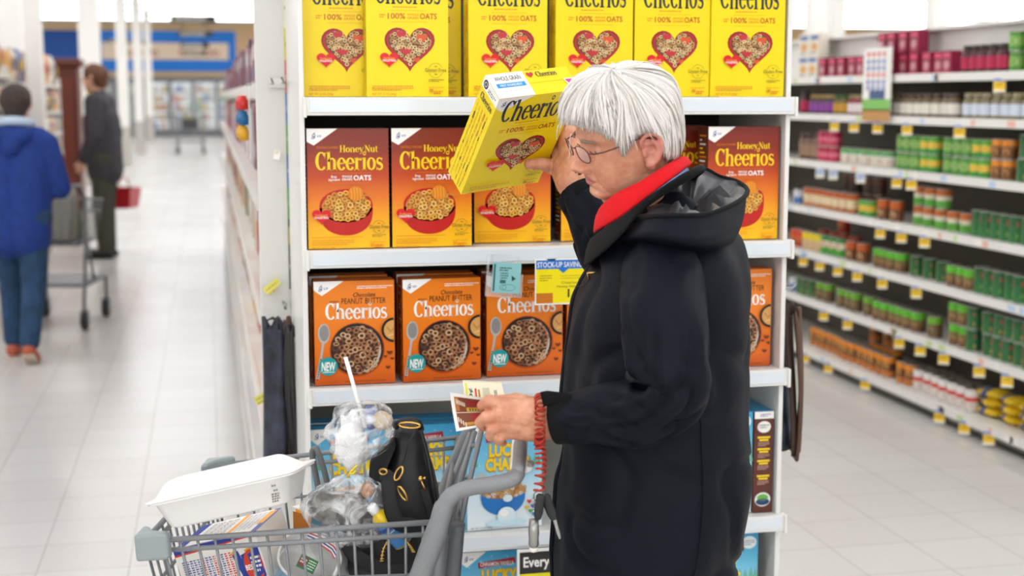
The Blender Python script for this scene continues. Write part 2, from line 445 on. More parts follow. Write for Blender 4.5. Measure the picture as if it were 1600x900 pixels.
column(1547, 20, .07, 'thin white pipe column at the right above the canned food aisle', False)
# ---------------------------------------------------------------- hanging aisle signs
blk = mat('sign_black', '26241f', .5)
def aisle_sign(px, py, d, w, h, label, n=2):
    p = atd(px, py, d); t = empty('aisle_sign', p, 0, label, 'sign')
    b = MB().box(-w/2, w/2, -.03, .03, -h/2, h/2, blk); A = Art(b, frame((-w/2, -.03, h/2), (1, 0, 0), (0, 0, 1), (0, -1, 0)), w/100)
    for i in range(n): A.bars(8, 100*h/w*(.2+.4*i), 92, 1, 6, 100*h/w*.22, c_('cfcac0'), i+3)
    b.build('board', t)
    for s in (-1, 1): MB().tube([(s*w*.4, 0, h/2), (s*w*.4, 0, ZC-p.z)], .008, blk, 6).build('hanger', t)
aisle_sign(302, 30, 26, .82, .12, 'highest and nearest of the black aisle signs hanging in the left aisle')
aisle_sign(305, 53, 36, .88, .13, 'second black aisle sign down, hanging farther off in the left aisle')
aisle_sign(304, 71, 44, .86, .16, 'third black aisle sign down in front of the cream wall sign')
aisle_sign(304, 83, 44.4, .7, .14, 'lowest black aisle sign in front of the cream wall sign')
aisle_sign(184, 64, 38, .6, .1, 'small black hanging sign against the blue wall, left of the columns')
aisle_sign(208, 66, 44, .7, .1, 'small black hanging sign beside the receding columns')
# ---------------------------------------------------------------- far chillers
frm = mat('chiller_frame', '6d6f72', .4); glassm = mat('chiller_glass', 'eef4f5', .05, alpha=.16)
lit = mat('chiller_lit_back', 'f4f7fa', .6, emit=.55)  # back panel itself glows in place of lamps inside the cabinet
rng = random.Random(7)
pk = ['d9463a', 'e8e4dc', '3f6fb5', 'd9b13c', '5d9a57', 'c9c3ba', '9b4f7d', 'e08a3a', 'f4f2ee', '7fb2d6']
def chiller(x, w, h, label, dark=False):
    t = empty('glass_door_chiller', (x, YF-1.0, 0), 0, label, 'chiller', 'glass door chillers along the far wall')
    b = MB(); b.box(-w/2, w/2, 0, .8, 0, .25, frm); b.box(-w/2, w/2, 0, .8, h-.2, h, frm); b.box(-w/2, -w/2+.06, 0, .8, .25, h-.2, frm); b.box(w/2-.06, w/2, 0, .8, .25, h-.2, frm)
    b.box(-w/2, w/2, .72, .8, .25, h-.2, frm if dark else lit)
    b.build('cabinet', t)
    s = MB()
    for j in range(5):
        z = .3+j*(h-.55)/5; s.box(-w/2+.06, w/2-.06, .1, .7, z-.02, z, frm)
    s.build('shelf', t)
    d = MB(); d.box(-w/2+.06, w/2-.06, -.02, 0, .27, h-.22, glassm); d.build('glass_door', t)
    q = MB()
    for j in range(5):
        z = .3+j*(h-.55)/5; xx = -w/2+.1
        while xx < w/2-.2:
            ww = rng.uniform(.1, .22); q.box(xx, xx+ww-.015, .12, .4, z, z+rng.uniform(.18, .32), c_(rng.choice(pk if not dark else ['3f6b4a', '4a4d50', '8a8578', '5b7f5a', 'b9b4a8']))); xx += ww
    o = q.build('stocked_packs', t); o['kind'] = 'stuff'
xs = -4.6
for i, (w, dk, lb) in enumerate(((1.1, True, 'dark chiller of bottles left of the bright chillers, by the columns'), (1.1, True, 'dark chiller of bottles directly beside the bright chillers'), (.9, False, 'bright chiller first from the left at the end of the left aisle'), (.9, False, 'bright chiller second from the left at the end of the left aisle'), (.9, False, 'bright chiller second from the right, behind the abandoned cart'), (1.0, False, 'bright chiller at the right end by the packed shelving'))):
    chiller(xs+w/2, w, 2.35, lb, dk); xs += w+.02
# ================================================================ canned goods aisle on the right
GX = 3.5
SH = [1.707, 1.493, 1.218, .94, .676, .392, .095]
gy0, gy1 = 4.6, 9.4
g = empty('gondola_shelving', (GX, gy0, 0), 0, 'long white shelving run of canned food along the right aisle', 'shelving')
shw = mat('shelf_white', 'e9e6df', .35); shd = mat('shelf_back_dark', '5a534a', .6); kick = mat('kick_black', '2a2724', .5); kickg = mat('kick_grey', '77716a', .5)
L_ = gy1-gy0
MB().box(.44, .5, 0, L_, 0, 1.93, shd).build('back_panel', g)
MB().box(.16, .46, 0, L_, 1.71, 1.935, shw).box(.1, .5, 0, L_, 1.93, 1.945, shw).build('top_riser', g)
MB().box(.02, .5, 0, L_, 0, .085, kick).box(.0, .03, 0, L_, .03, .075, kickg).build('kick_plate', g)
MB().box(0, .5, L_, L_+.03, 0, 1.94, shw).build('end_panel', g)
strip_l = ['c8d99a', 'e8b9a8', 'bcd0e6', 'f3f0e8']
for i, z in enumerate(SH):
    x0 = -.02 if i == 6 else 0
    o = MB().box(x0, .45, 0, L_, z-.022, z, shw).build('shelf', g)
    r = MB(); r.box(x0-.012, x0, 0, L_, z-.036, z+.004, shw)
    A = Art(r, frame((x0-.012, L_, z+.002), (0, -1, 0), (0, 0, 1), (-1, 0, 0)), .01)
    rr = random.Random(i)
    for q in range(14):
        a = rr.uniform(10, L_*100-10); A.rect(a, .4, a+rr.uniform(3, 7), 3.4, c_(rr.choice(strip_l)))
    r.build('price_rail', o)
def Ypx(px): return atX(px, 300, GX).y
# ---- can, jar, carton kinds: one mesh each, bands of print
metalc = mat('tin_metal', 'b9b6b0', .3, .9)
def can_mesh(name, r, h, bands, blob=None, lid=None, sq=False, n=14):
    mb = MB(); z = .004; tot = h-.008
    mb.lathe([(r*.96, 0), (r, .002), (r, .004)], metalc, n)
    for fr, col in bands:
        z2 = z+tot*fr; mb.lathe([(r, z), (r, z2)], c_(col, .35), n, cap=False); z = z2
    mb.lathe([(r, h-.004), (r*.98, h), (r*.9, h-.002), (r*.01, h-.002)], lid or metalc, n)
    if blob:   # a coloured patch on the label facing the aisle
        for (a0, z0, ar, zr, col) in blob:
            vs = []; rr = r*1.006
            for k in range(12):
                an = PI+a0+ar*math.cos(2*PI*k/12); vs.append((rr*math.cos(an), rr*math.sin(an), h*z0+h*zr*math.sin(2*PI*k/12)))
            mb.add(vs, [tuple(range(12))], c_(col, .35), False)
    return mb.mesh(name)
def jar_mesh(name, r, h, body, label, lid):
    mb = MB(); mb.lathe([(r*.9, 0), (r, .006), (r, h*.66), (r*.75, h*.8), (r*.72, h*.84)], c_(body, .15), 14)
    mb.lathe([(r*1.01, h*.14), (r*1.01, h*.58)], c_(label), 14, cap=False)
    mb.lathe([(r*.8, h*.84), (r*.8, h), (r*.01, h)], c_(lid, .3), 14)
    return mb.mesh(name)
def carton_mesh(name, w, d, h, col, band, band2):
    mb = MB(); mb.box(-d/2, d/2, -w/2, w/2, 0, h, c_(col))
    A = Art(mb, frame((-d/2, w/2, h), (0, -1, 0), (0, 0, 1), (-1, 0, 0)), w/10)
    H = h/(w/10); A.rect(1, H*.1, 9, H*.3, c_(band)); A.ell(5, H*.62, 3.4, H*.2, c_(band2)); A.up(); A.bars(1.5, H*.86, 8.5, 1, 1, H*.06, c_(band))
    return mb.mesh(name)
def pack_mesh(name, w, d, h, col, band):
    mb = MB(); rings = []
    for i in range(7):
        t = -1+2*i/6; f = max(.08, (1-abs(t)**3)); rings.append([(d/2*math.cos(a)*(1-.1*abs(t)), w/2*t, h/2+h/2*f*math.sin(a)) for a in [2*PI*k/10 for k in range(10)]])
    mb.loft(rings, c_(col)); mb.loft([[(p[0]*1.02, p[1]*.3, h/2+(p[2]-h/2)*1.02) for p in rings[3]], [(p[0]*1.02, p[1]*.3+w*.2, h/2+(p[2]-h/2)*1.02) for p in rings[3]]], c_(band), cap=False)
    return mb.mesh(name)
KM = {}
def K(k):
    if k in KM: return KM[k]
    t = {
     'maroon': lambda: carton_mesh('carton', .085, .06, .112, '8e1c3c', 'd9466a', 'c98a90'),
     'beigebox': lambda: carton_mesh('carton', .14, .06, .13, 'e4dccb', '4f6fa8', 'd8a05a'),
     'darkjar': lambda: jar_mesh('jar', .038, .13, '4a1522', 'b51d47', '3a3630'),
     'purplejar': lambda: jar_mesh('jar', .036, .112, '4d2140', '8a3f98', 'b59a58'),
     'orangejar': lambda: jar_mesh('jar', .036, .112, '6d5a20', 'c9932f', '3d6b35'),
     'redjar': lambda: jar_mesh('jar', .036, .112, '8f2b35', 'ece2de', 'b3a276'),
     'picklejar': lambda: jar_mesh('jar', .037, .12, '6f5a3c', 'e6e2d4', '5d4a42'),
     'bluejar': lambda: jar_mesh('jar', .037, .12, '857a5a', 'd5dcea', 'a89c7a'),
     'brownjar': lambda: jar_mesh('jar', .04, .16, '6b4a38', '9a7a60', '4d3a30'),
     'pink': lambda: can_mesh('can', .037, .088, [(.3, 'c2254f'), (.3, 'dd5f7c'), (.4, 'b71f48')], [(0, .5, .7, .2, 'f0c2c8')]),
     'wide': lambda: can_mesh('can', .052, .09, [(.45, 'ded6c4'), (.2, 'e9ebe4'), (.35, '6fae6a')], [(0, .35, .6, .25, 'd8782f')]),
     'green': lambda: can_mesh('can', .037, .09, [(.25, '4f8f38'), (.5, '7fae52'), (.25, '5a9440')], [(0, .5, .7, .22, 'd3dcae')]),
     'greenyellow': lambda: can_mesh('can', .037, .09, [(.3, '3f9a3c'), (.4, 'e2b93a'), (.3, '5aa83c')], [(0, .5, .6, .2, 'f0dc7a')]),
     'orangebrown': lambda: can_mesh('can', .037, .092, [(.5, '6e4424'), (.2, '8b5a2c'), (.3, 'e48a20')], [(0, .35, .5, .2, 'c98d4e')]),
     'darkgreen': lambda: can_mesh('can', .037, .105, [(.3, '26703f'), (.4, '236a3a'), (.3, '1d6034')], [(0, .68, .85, .17, 'd03a3c'), (0, .24, .8, .17, 'dd9a4c')]),
     'darkgreenlong': lambda: can_mesh('can', .037, .125, [(.3, '30763f'), (.4, '266c3a'), (.3, '1d6034')], [(0, .70, .85, .15, 'd03a3c'), (0, .28, .8, .16, '86b24a')]),
     'bluecan': lambda: can_mesh('can', .037, .09, [(.5, '4e78b8'), (.5, 'd7dbe2')]),
     'orangewhite': lambda: can_mesh('can', .037, .112, [(.2, 'b9672e'), (.5, 'e0c79c'), (.3, 'c05a20')], [(0, .4, .5, .2, 'f0e4c0')]),
     'beanbrown': lambda: can_mesh('can', .037, .11, [(.6, '7a4a2a'), (.4, 'c75f22')], [(0, .3, .5, .18, 'd8b583')]),
     'greenorange': lambda: can_mesh('can', .04, .1, [(.4, '5aa53a'), (.25, 'dcd4bc'), (.35, 'c0662c')]),
     'redorange': lambda: can_mesh('can', .037, .11, [(.5, 'a8351e'), (.5, 'd8491d')], [(0, .4, .5, .2, 'e8953a')]),
     'yellowtop': lambda: can_mesh('can', .037, .11, [(.6, 'd6b48a'), (.4, 'ecd21c')]),
     'greenwhite': lambda: can_mesh('can', .037, .11, [(.4, '4aa33a'), (.35, 'e6dfca'), (.25, '3f8a38')], [(0, .5, .5, .2, 'cf5a30')]),
     'greenlid': lambda: can_mesh('can', .037, .105, [(.35, '6d4a30'), (.3, '7d6a3a'), (.35, '5fbf2c')], [(0, .3, .5, .16, 'b58a58')]),
     'orangetall': lambda: can_mesh('can', .037, .115, [(.3, 'c8762a'), (.4, '6d3a24'), (.3, 'ea8f22')], [(0, .5, .5, .17, 'dca64a')]),
     'whitered': lambda: can_mesh('can', .037, .11, [(.45, 'e6e0d8'), (.2, 'd7433a'), (.35, 'ebe6e0')], [(0, .3, .6, .2, 'c93a32')]),
     'tallgreen': lambda: can_mesh('can', .037, .11, [(.65, '6e5236'), (.35, '6fb02c')], [(0, .35, .5, .2, '9a8a5a')]),
     'darkbrown': lambda: can_mesh('can', .037, .1, [(.6, '4a2f22'), (.4, '6a3a22')]),
     'yellowpack': lambda: pack_mesh('pack', .16, .12, .05, 'e4bd1f', '3a4a8a'),
    }[k]()
    KM[k] = t; return t
NAMES = {'maroon': 'dessert_carton', 'beigebox': 'food_carton', 'yellowpack': 'food_packet'}
for k in ('darkjar', 'purplejar', 'orangejar', 'redjar', 'picklejar', 'bluejar', 'brownjar'): NAMES[k] = 'food_jar'
LOOK = {'maroon': 'maroon dessert carton', 'beigebox': 'beige and blue food carton', 'darkjar': 'dark cherry jar with crimson label', 'purplejar': 'purple labelled jar', 'orangejar': 'amber jar with orange label', 'redjar': 'red jar with white label', 'picklejar': 'brown jar with cream label', 'bluejar': 'olive jar with pale blue label', 'brownjar': 'tall brown jar', 'pink': 'crimson pink food can', 'wide': 'wide cream and green can', 'green': 'bright green vegetable can', 'greenyellow': 'green and yellow sweetcorn can', 'orangebrown': 'brown can with orange top band', 'darkgreen': 'dark green can with red logo', 'darkgreenlong': 'tall dark green red logo can', 'bluecan': 'blue and white can', 'orangewhite': 'cream and burnt orange can', 'beanbrown': 'brown bean can with orange band', 'greenorange': 'green, cream and orange can', 'redorange': 'red orange can', 'yellowtop': 'tan can with yellow top band', 'greenwhite': 'green and cream can', 'greenlid': 'brown can with green top band', 'orangetall': 'orange banded brown can', 'whitered': 'white can with red band', 'tallgreen': 'brown can with lime top band', 'darkbrown': 'dark brown can', 'yellowpack': 'yellow food packet'}
ORD = ['top', 'second', 'third', 'fourth', 'fifth', 'sixth', 'bottom']
first = {}
CNT = {}
def place_food(k, si, x, y, z, rz, seg, t, n):
    nm = NAMES.get(k, 'food_can'); cat = {'food_can': 'can', 'food_jar': 'jar', 'dessert_carton': 'carton', 'food_carton': 'carton', 'food_packet': 'packet'}[nm]
    if k not in first:
        o = bpy.data.objects.new(nm, K(k)); COL.objects.link(o); first[k] = o
    else:
        o = first[k].copy(); COL.objects.link(o)
    o.location = (x, y, z+.0012); o.rotation_euler = (0, 0, rz)
    where = '%s shelf, right aisle' % ORD[si]
    lk = ('rear ' if seg.endswith('behind') else '')+LOOK[k]; key = (si, lk)
    if t == 0: CNT[key] = CNT.get(key, 0)+1
    tier = '' if n == 1 else [', lower tier', ', upper tier' if n == 2 else ', middle tier', ', top tier'][t]
    tag(o, '%s %s from the left%s, %s' % (ON[CNT[key]-1], lk, tier, where), cat, '%ss on the %s' % (LOOK[k], where))
# shelf index, px from, px to, kind, tiers, pitch, x set-back, (skip probability), what tells the run apart
SEG = [
 (0, 1240, 1262, 'beigebox', 2, .15, .055, 0, 'short stack by the end display'),
 (0, 1266, 1334, 'maroon', 1, .125, .06, 0, 'spaced lower row'), (0, 1340, 1440, 'maroon', 2, .125, .06, .15, 'loose double stack'),
 (0, 1440, 1474, 'maroon', 1, .09, .07, 0, 'row left of the dark jars'), (0, 1478, 1548, 'darkjar', 1, .08, .07, 0, 'row'),
 (0, 1552, 1572, 'green', 2, .08, .07, 0, 'pair of stacks beside the tall stacks'), (0, 1578, 1730, 'tallgreen', 3, .078, .07, 0, 'tall stack'),
 (1, 1240, 1250, 'darkjar', 1, .08, .06, 0, 'row by the end display'), (1, 1252, 1286, 'purplejar', 1, .085, .06, 0, 'row'), (1, 1289, 1307, 'orangejar', 1, .08, .06, 0, 'row'),
 (1, 1311, 1375, 'redjar', 1, .085, .06, 0, 'row'), (1, 1379, 1484, 'picklejar', 1, .082, .06, 0, 'row'), (1, 1487, 1730, 'bluejar', 1, .08, .06, 0, 'row'),
 (2, 1236, 1262, 'brownjar', 1, .09, .08, 0, 'row'), (2, 1265, 1298, 'pink', 2, .085, .07, 0, 'double stack'), (2, 1300, 1384, 'wide', 1, .125, .09, 0, 'row'),
 (2, 1388, 1420, 'green', 2, .08, .06, 0, 'left-hand double stack'), (2, 1422, 1446, 'greenyellow', 2, .08, .06, 0, 'left-hand double stack'), (2, 1462, 1498, 'green', 2, .08, .06, 0, 'right-hand double stack'), (2, 1500, 1532, 'greenyellow', 2, .078, .06, 0, 'right-hand double stack'),
 (2, 1535, 1574, 'orangebrown', 2, .08, .06, 0, 'double stack'), (2, 1577, 1730, 'darkgreen', 2, .08, .06, 0, 'double stack'),
 (3, 1233, 1246, 'bluecan', 1, .08, .06, 0, 'row'), (3, 1248, 1330, 'orangewhite', 1, .085, .06, 0, 'row'), (3, 1272, 1335, 'darkbrown', 2, .1, .2, .3, 'row standing behind'), (3, 1333, 1361, 'greenyellow', 1, .085, .06, 0, 'row'),
 (3, 1363, 1408, 'beanbrown', 1, .14, .06, 0, 'row'), (3, 1410, 1506, 'greenorange', 2, .12, .09, .1, 'gappy double stack'), (3, 1508, 1730, 'darkgreenlong', 1, .079, .06, 0, 'row'),
 (4, 1230, 1248, 'redorange', 1, .085, .06, 0, 'row'), (4, 1249, 1274, 'yellowtop', 1, .085, .06, 0, 'row'), (4, 1276, 1308, 'greenwhite', 1, .1, .06, 0, 'row'), (4, 1240, 1300, 'redorange', 2, .14, .2, .3, 'row standing behind'),
 (4, 1316, 1354, 'beanbrown', 1, .13, .06, 0, 'row'), (4, 1358, 1405, 'greenlid', 1, .085, .06, 0, 'left-hand row'), (4, 1412, 1472, 'darkgreen', 1, .13, .08, 0, 'spaced row'), (4, 1474, 1512, 'greenlid', 1, .078, .06, 0, 'right-hand row'), (4, 1514, 1730, 'darkgreenlong', 1, .079, .06, 0, 'row'),
 (5, 1228, 1238, 'bluecan', 1, .08, .06, 0, 'row'), (5, 1240, 1267, 'darkgreen', 1, .085, .06, 0, 'row by the end display'), (5, 1271, 1292, 'tallgreen', 1, .085, .06, 0, 'left-hand row'), (5, 1305, 1338, 'tallgreen', 1, .085, .06, 0, 'middle row'), (5, 1345, 1358, 'tallgreen', 1, .085, .06, 0, 'short row'), (5, 1362, 1434, 'greenlid', 1, .08, .06, 0, 'row'), (5, 1448, 1470, 'tallgreen', 1, .09, .06, 0, 'right-hand row'),
 (5, 1481, 1503, 'greenlid', 2, .08, .06, 0, 'double stack'), (5, 1506, 1528, 'darkgreen', 2, .08, .06, 0, 'left-hand double stack'), (5, 1534, 1730, 'darkgreen', 2, .079, .06, 0, 'right-hand double stack'),
 (6, 1256, 1302, 'orangetall', 1, .085, .09, 0, 'far row'), (6, 1303, 1390, 'orangetall', 1, .08, .07, 0, 'long row'), (6, 1320, 1372, 'orangetall', 2, .09, .2, .2, 'stack standing behind'), (6, 1400, 1425, 'orangetall', 1, .078, .07, 0, 'near row'), (6, 1427, 1520, 'whitered', 1, .079, .07, 0, 'row'), (6, 1427, 1560, 'darkbrown', 1, .079, .17, 0, 'row standing behind'),
 (6, 1518, 1730, 'yellowpack', 3, .17, .11, 0, 'lying pile'),
]
rg = random.Random(5); LASTY, LASTK = {}, {}
def PW(k): return {'maroon': .086, 'beigebox': .14, 'wide': .105, 'yellowpack': .165, 'brownjar': .081, 'greenorange': .081}.get(k, .076)
HT = {'maroon': .112, 'beigebox': .13, 'darkjar': .13, 'wide': .09, 'green': .09, 'greenyellow': .09, 'orangebrown': .092, 'darkgreen': .105, 'darkgreenlong': .125, 'greenlid': .105, 'tallgreen': .11, 'orangetall': .115, 'whitered': .11, 'yellowpack': .042, 'pink': .088, 'darkbrown': .1, 'greenorange': .1, 'redorange': .11}
for (si, a, b, k, tiers, pitch, bx, skip, seg) in SEG:
    ya, yb = Ypx(a), Ypx(b); y = ya-.03
    LK = (si, bx >= .15)
    while y > yb+.02 and y > gy0+.3:
        if LK in LASTY: y = min(y, LASTY[LK]-.5*(PW(LASTK[LK])+PW(k))-.009)
        LASTY[LK] = y; LASTK[LK] = k
        n = tiers if rg.random() >= skip else max(1, tiers-1)
        for t in range(n):
            place_food(k, si, GX+bx+rg.uniform(-.006, .006), y+rg.uniform(-.004, .004), SH[si]+t*(HT.get(k, .112)+.0012), rg.uniform(-.15, .15)+.35 if NAMES.get(k, 'food_can') == 'food_can' else (rg.uniform(-.3, .3) if k == 'yellowpack' else 0), seg, t, n)
        y -= pitch
# ---- price tags hanging off the shelf edges
TW = {}
def tag_mesh(kind):
    mb = MB(); mb.box(-.002, 0, -.026, .026, -.062, 0, c_('f2ead2'))
    A = Art(mb, frame((-.002, .026, 0), (0, -1, 0), (0, 0, 1), (-1, 0, 0)), .0052)
    if kind == 'y': A.rect(0, 0, 10, 2.4, c_('6f8fd0')); A.rect(.2, 2.4, 9.8, 9.8, c_('f2c414')); A.up(); A.bars(1.5, 4, 8, 2, 1.8, .8, c_('7a5a10'))
    else: A.rect(.4, .4, 9.6, 9, c_('c9d4ea')); A.up(); A.bars(1.5, 3, 8, 3, 1.8, .8, c_('5a6a90'))
    return mb.mesh('price_tag')
TGP = [(0, [1559]), (1, [1305, 1335, 1372, 1418, 1500]), (2, [1285, 1305, 1348, 1405, 1428]), (3, [1382, 1415, 1452]), (4, [1262, 1288, 1317, 1348, 1388, 1442]), (5, [1297, 1335, 1418, 1452, 1490, 1547, 1592]), (6, [1275, 1312, 1372, 1493, 1534, 1574])]
for si, lst in TGP:
    for j, px in enumerate(lst):
        bl = si == 2 and j < 3; kk = 'b' if bl else 'y'
        if kk not in TW:
            TW[kk] = bpy.data.objects.new('price_tag', tag_mesh(kk)); COL.objects.link(TW[kk]); o = TW[kk]
        else: o = TW[kk].copy(); COL.objects.link(o)
        o.location = (GX-.035 if si == 6 else GX-.014, Ypx(px), SH[si]-.03 if si < 6 else SH[si]-.02); o.rotation_euler = (0, math.radians(12), math.radians(52+(j*7)%9))
        colr = 'pale blue' if bl else 'yellow'
        pos = 'only' if len(lst) == 1 else ['first', 'second', 'third', 'fourth', 'fifth', 'sixth', 'seventh'][j]
        tag(o, '%s %s price tag from the left on the %s shelf edge, right aisle' % (pos, colr, ORD[si]) if not (si == 2 and j > 2) else '%s price tag right of the pale blue ones, %s shelf edge, %s' % (colr, ORD[si], ['nearer them', 'farther from them'][j-3]), 'price tag', 'price tags along the right aisle')
# ---- hanging paper banner strip
p0 = atX(1350, 76, GX-.03); p1 = atX(1390, 190, GX-.03)
w_, h_ = p0.y-p1.y, p0.z-p1.z
bn = MB().box(0, .003, -w_, 0, -h_, 0, c_('f0ece4', .5)); A = Art(bn, frame((0, 0, 0), (0, -1, 0), (0, 0, 1), (-1, 0, 0)), w_/40); Hh = h_/(w_/40)
A.rect(0, Hh*.7, 40, Hh*.86, c_('7fbf5a')); A.rect(0, Hh*.84, 40, Hh, c_('c08a45')); A.up(); A.rect(10, Hh*.58, 32, Hh*.7, c_('33507f'))
for i, (yy, cc) in enumerate(((.06, 'd85a5a'), (.16, '4a68b8'), (.25, '4a68b8'), (.34, 'd85a5a'), (.44, '4a68b8'), (.52, '4a68b8'))):
    for q in range(4): A.ring(8+q*7.5, Hh*(yy+.03), 3, Hh*.035, 1.5, c_(cc), 8, 20*q, 300)
bn.tube([(.002, -w_/2, 0), (.014, -w_/2, .03)], .004, shw, 6)
tag(bn.build('hanging_banner', loc=p0), 'tall white paper banner with blue lettering hung across the upper right shelves', 'banner')
# ================================================================ end display of cereal
EY = 3.3
EX0, EX1 = .2166, 1.401
ESH = [1.596, 1.245, .921, .544, .22]
encw = mat('display_white', 'eae8e4', .3); encd = mat('display_back_dark', '37322c', .6); encg = mat('display_back_grey', 'b9b8ae', .5)
e = empty('end_display_rack', (EX0, EY, 0), 0, 'white end of aisle display rack stacked with cereal boxes', 'display rack')
W_ = EX1-EX0
MB().box(-.012, .0, 0, .5, 0, 2.1, encw).build('side_panel', e, bevel=.002)
MB().box(W_-.012, W_, 0, .5, 0, 2.1, encw).build('side_panel', e, bevel=.002)
MB().box(0, W_-.012, .47, .49, 0.95, 2.1, encd).build('back_panel', e)
MB().box(0, W_-.012, .47, .49, 0, .95, encg).build('back_panel', e)
MB().box(0, W_-.012, .02, .47, 0, .2, encw).build('base_plinth', e)
holder = mat('clear_ticket_strip', 'dfe6ec', .12, coat=.5)
for i, z in enumerate(ESH):
    s = MB().box(.001, W_-.013, 0, .469, z-.022, z, encw).build('shelf', e)
    r = MB().box(-.002, W_+.008, -.02, -.002, z-.04, z+.0015, encw)
    r.box(.01, W_-.005, -.0225, -.02, z-.034, z-.004, holder)
    r.build('price_rail', s, bevel=.003)
    for x in (-.004, W_+.002): MB().box(x, x+.008, -.024, .004, z-.045, z+.002, encw).build('end_bracket', s, bevel=.002)
pn = MB().box(.125, 1.49, EY+.505, EY+.545, 0, 2.25, mat('gondola_end_white', 'dcdad4', .45)); 
tag(pn.build('gondola_end_panel', bevel=.003), 'tall off white shelving end panel behind the cereal display', 'panel')
# ---------------------------------------------------------------- cereal box artwork
PAL = {k: c_(v, .32) for k, v in dict(yel='f6da00', org='e07a10', dor='c25a12', brn='7a4a14', wht='f6f4ef', red='dc1420', mar='8c1c2c', oat='d9b277', oat2='c4945a', oat3='eccf98', dk='6e4222', str='c2303a', str2='d9552e', nav='1f2e3a', blu='1c4f9c', cyan='1d93d8', grn='6d6a20', teal='1c9a9a', cho='2a1a14', oc='a8704a', oc2='86522e', oc3='c69468', hyel='ffd21c', bred='c41c14', gold='d98a1c', gold2='f4b640', pbt='d9a25c', sil='b9b6b0', sild='8d8a88', sky='57b6dc', lyel='f4cf22', lred='a82830', brw='5e2e22', whb='e8f2f6', bwl='1f74c0').items()}
def flakes(A, poly, r, mats, seed, dens=2.1, n=11, hole=None):
    rr = random.Random(seed); xs_ = [p[0] for p in poly]; ys_ = [p[1] for p in poly]; pts = []
    for _ in range(2600):
        p = (rr.uniform(min(xs_), max(xs_)), rr.uniform(min(ys_), max(ys_)))
        if not inside(p, poly): continue
        if any((p[0]-q[0])**2+(p[1]-q[1])**2 < (r*dens*.72)**2 for q in pts): continue
        pts.append(p)
    for j, p in enumerate(pts):
        m = rr.choice(mats); k = rr.uniform(.6, 1.0); rx = r*rr.uniform(.85, 1.12)
        if j % 6 == 0: A.up()
        if rr.random() < .5: k = 1.0
        A.ring(p[0], p[1], rx, rx*k, rx*.55*min(k, .85), m, n)
def big_g(A, cx, cy, s, m):
    A.ring(cx, cy-1.2*s, 3.0*s, 2.7*s, 1.2*s, m, 14)
    A.line([(cx+2.4*s, cy-3*s), (cx+2.2*s, cy+.5*s), (cx+1.6*s, cy+3.4*s), (cx-.6*s, cy+5*s), (cx-3.4*s, cy+4.6*s), (cx-3.6*s, cy+2.6*s), (cx-1*s, cy+1.9*s), (cx+2.6*s, cy+2.6*s)], 1.15*s, m)
    A.line([(cx+.2*s, cy-3.6*s), (cx+.4*s, cy-5.4*s), (cx+2.2*s, cy-5.8*s), (cx+3*s, cy-4.8*s)], 1.1*s, m)
    A.bars(cx+6*s, cy-1.4*s, cx+15*s, 2, 2.2*s, 1.0*s, m)
def corner(A, w, apx, apy, ly):
    A.poly([(0, 0), (0, ly), (apx, apy), (w, 0)], PAL['wht']); A.up(); big_g(A, 11, 11.5, .85, PAL['blu']); A.up()
def badge(A, cx, cy, r):
    A.poly(heart(cx, cy, r, 30, 1, .88), PAL['red']); A.up()
    A.text('Can Help Lower', cx-r*.6, cy-r*.1, cx+r*.6, cy-r*.32, PAL['gold2'], .01); A.text('CHOLESTEROL', cx-r*.7, cy+r*.16, cx+r*.7, cy-.06*r, PAL['wht'], .02)
def gluten(A, cx, cy, r, m, tw):
    A.ring(cx, cy, r, r, .5, m, 20, 22, 158); A.ring(cx, cy, r, r, .5, m, 20, 202, 338)
    A.text('Gluten Free', cx-tw, cy+2.2, cx+tw, cy-3.6, m, .008); A.ell(cx, cy-6, 2.2, .7, m, 8); A.ell(cx, cy+6, 2.2, .7, m, 8)
def carton(mb, W, D, H, front, side, top):
    q = .0006
    mb.box(0, W, 0, D, 0, H, side)
    mb.quad([(0, -1e-5, 0), (W, -1e-5, 0), (W, -1e-5, H), (0, -1e-5, H)], front)
    mb.quad([(0, 0, H+1e-5), (W, 0, H+1e-5), (W, D, H+1e-5), (0, D, H+1e-5)], top)
    mb.box(W*.02, W*.98, D*.48, D*.52, H, H+.0008, top)
FR = lambda H: frame((0, -2e-5, H), (1, 0, 0), (0, 0, 1), (0, -1, 0))
LS = lambda D, H: frame((-2e-5, D, H), (0, -1, 0), (0, 0, 1), (-1, 0, 0))
TP = lambda D, H: frame((0, D, H+.0009), (1, 0, 0), (0, 1, 0), (0, 0, 1))
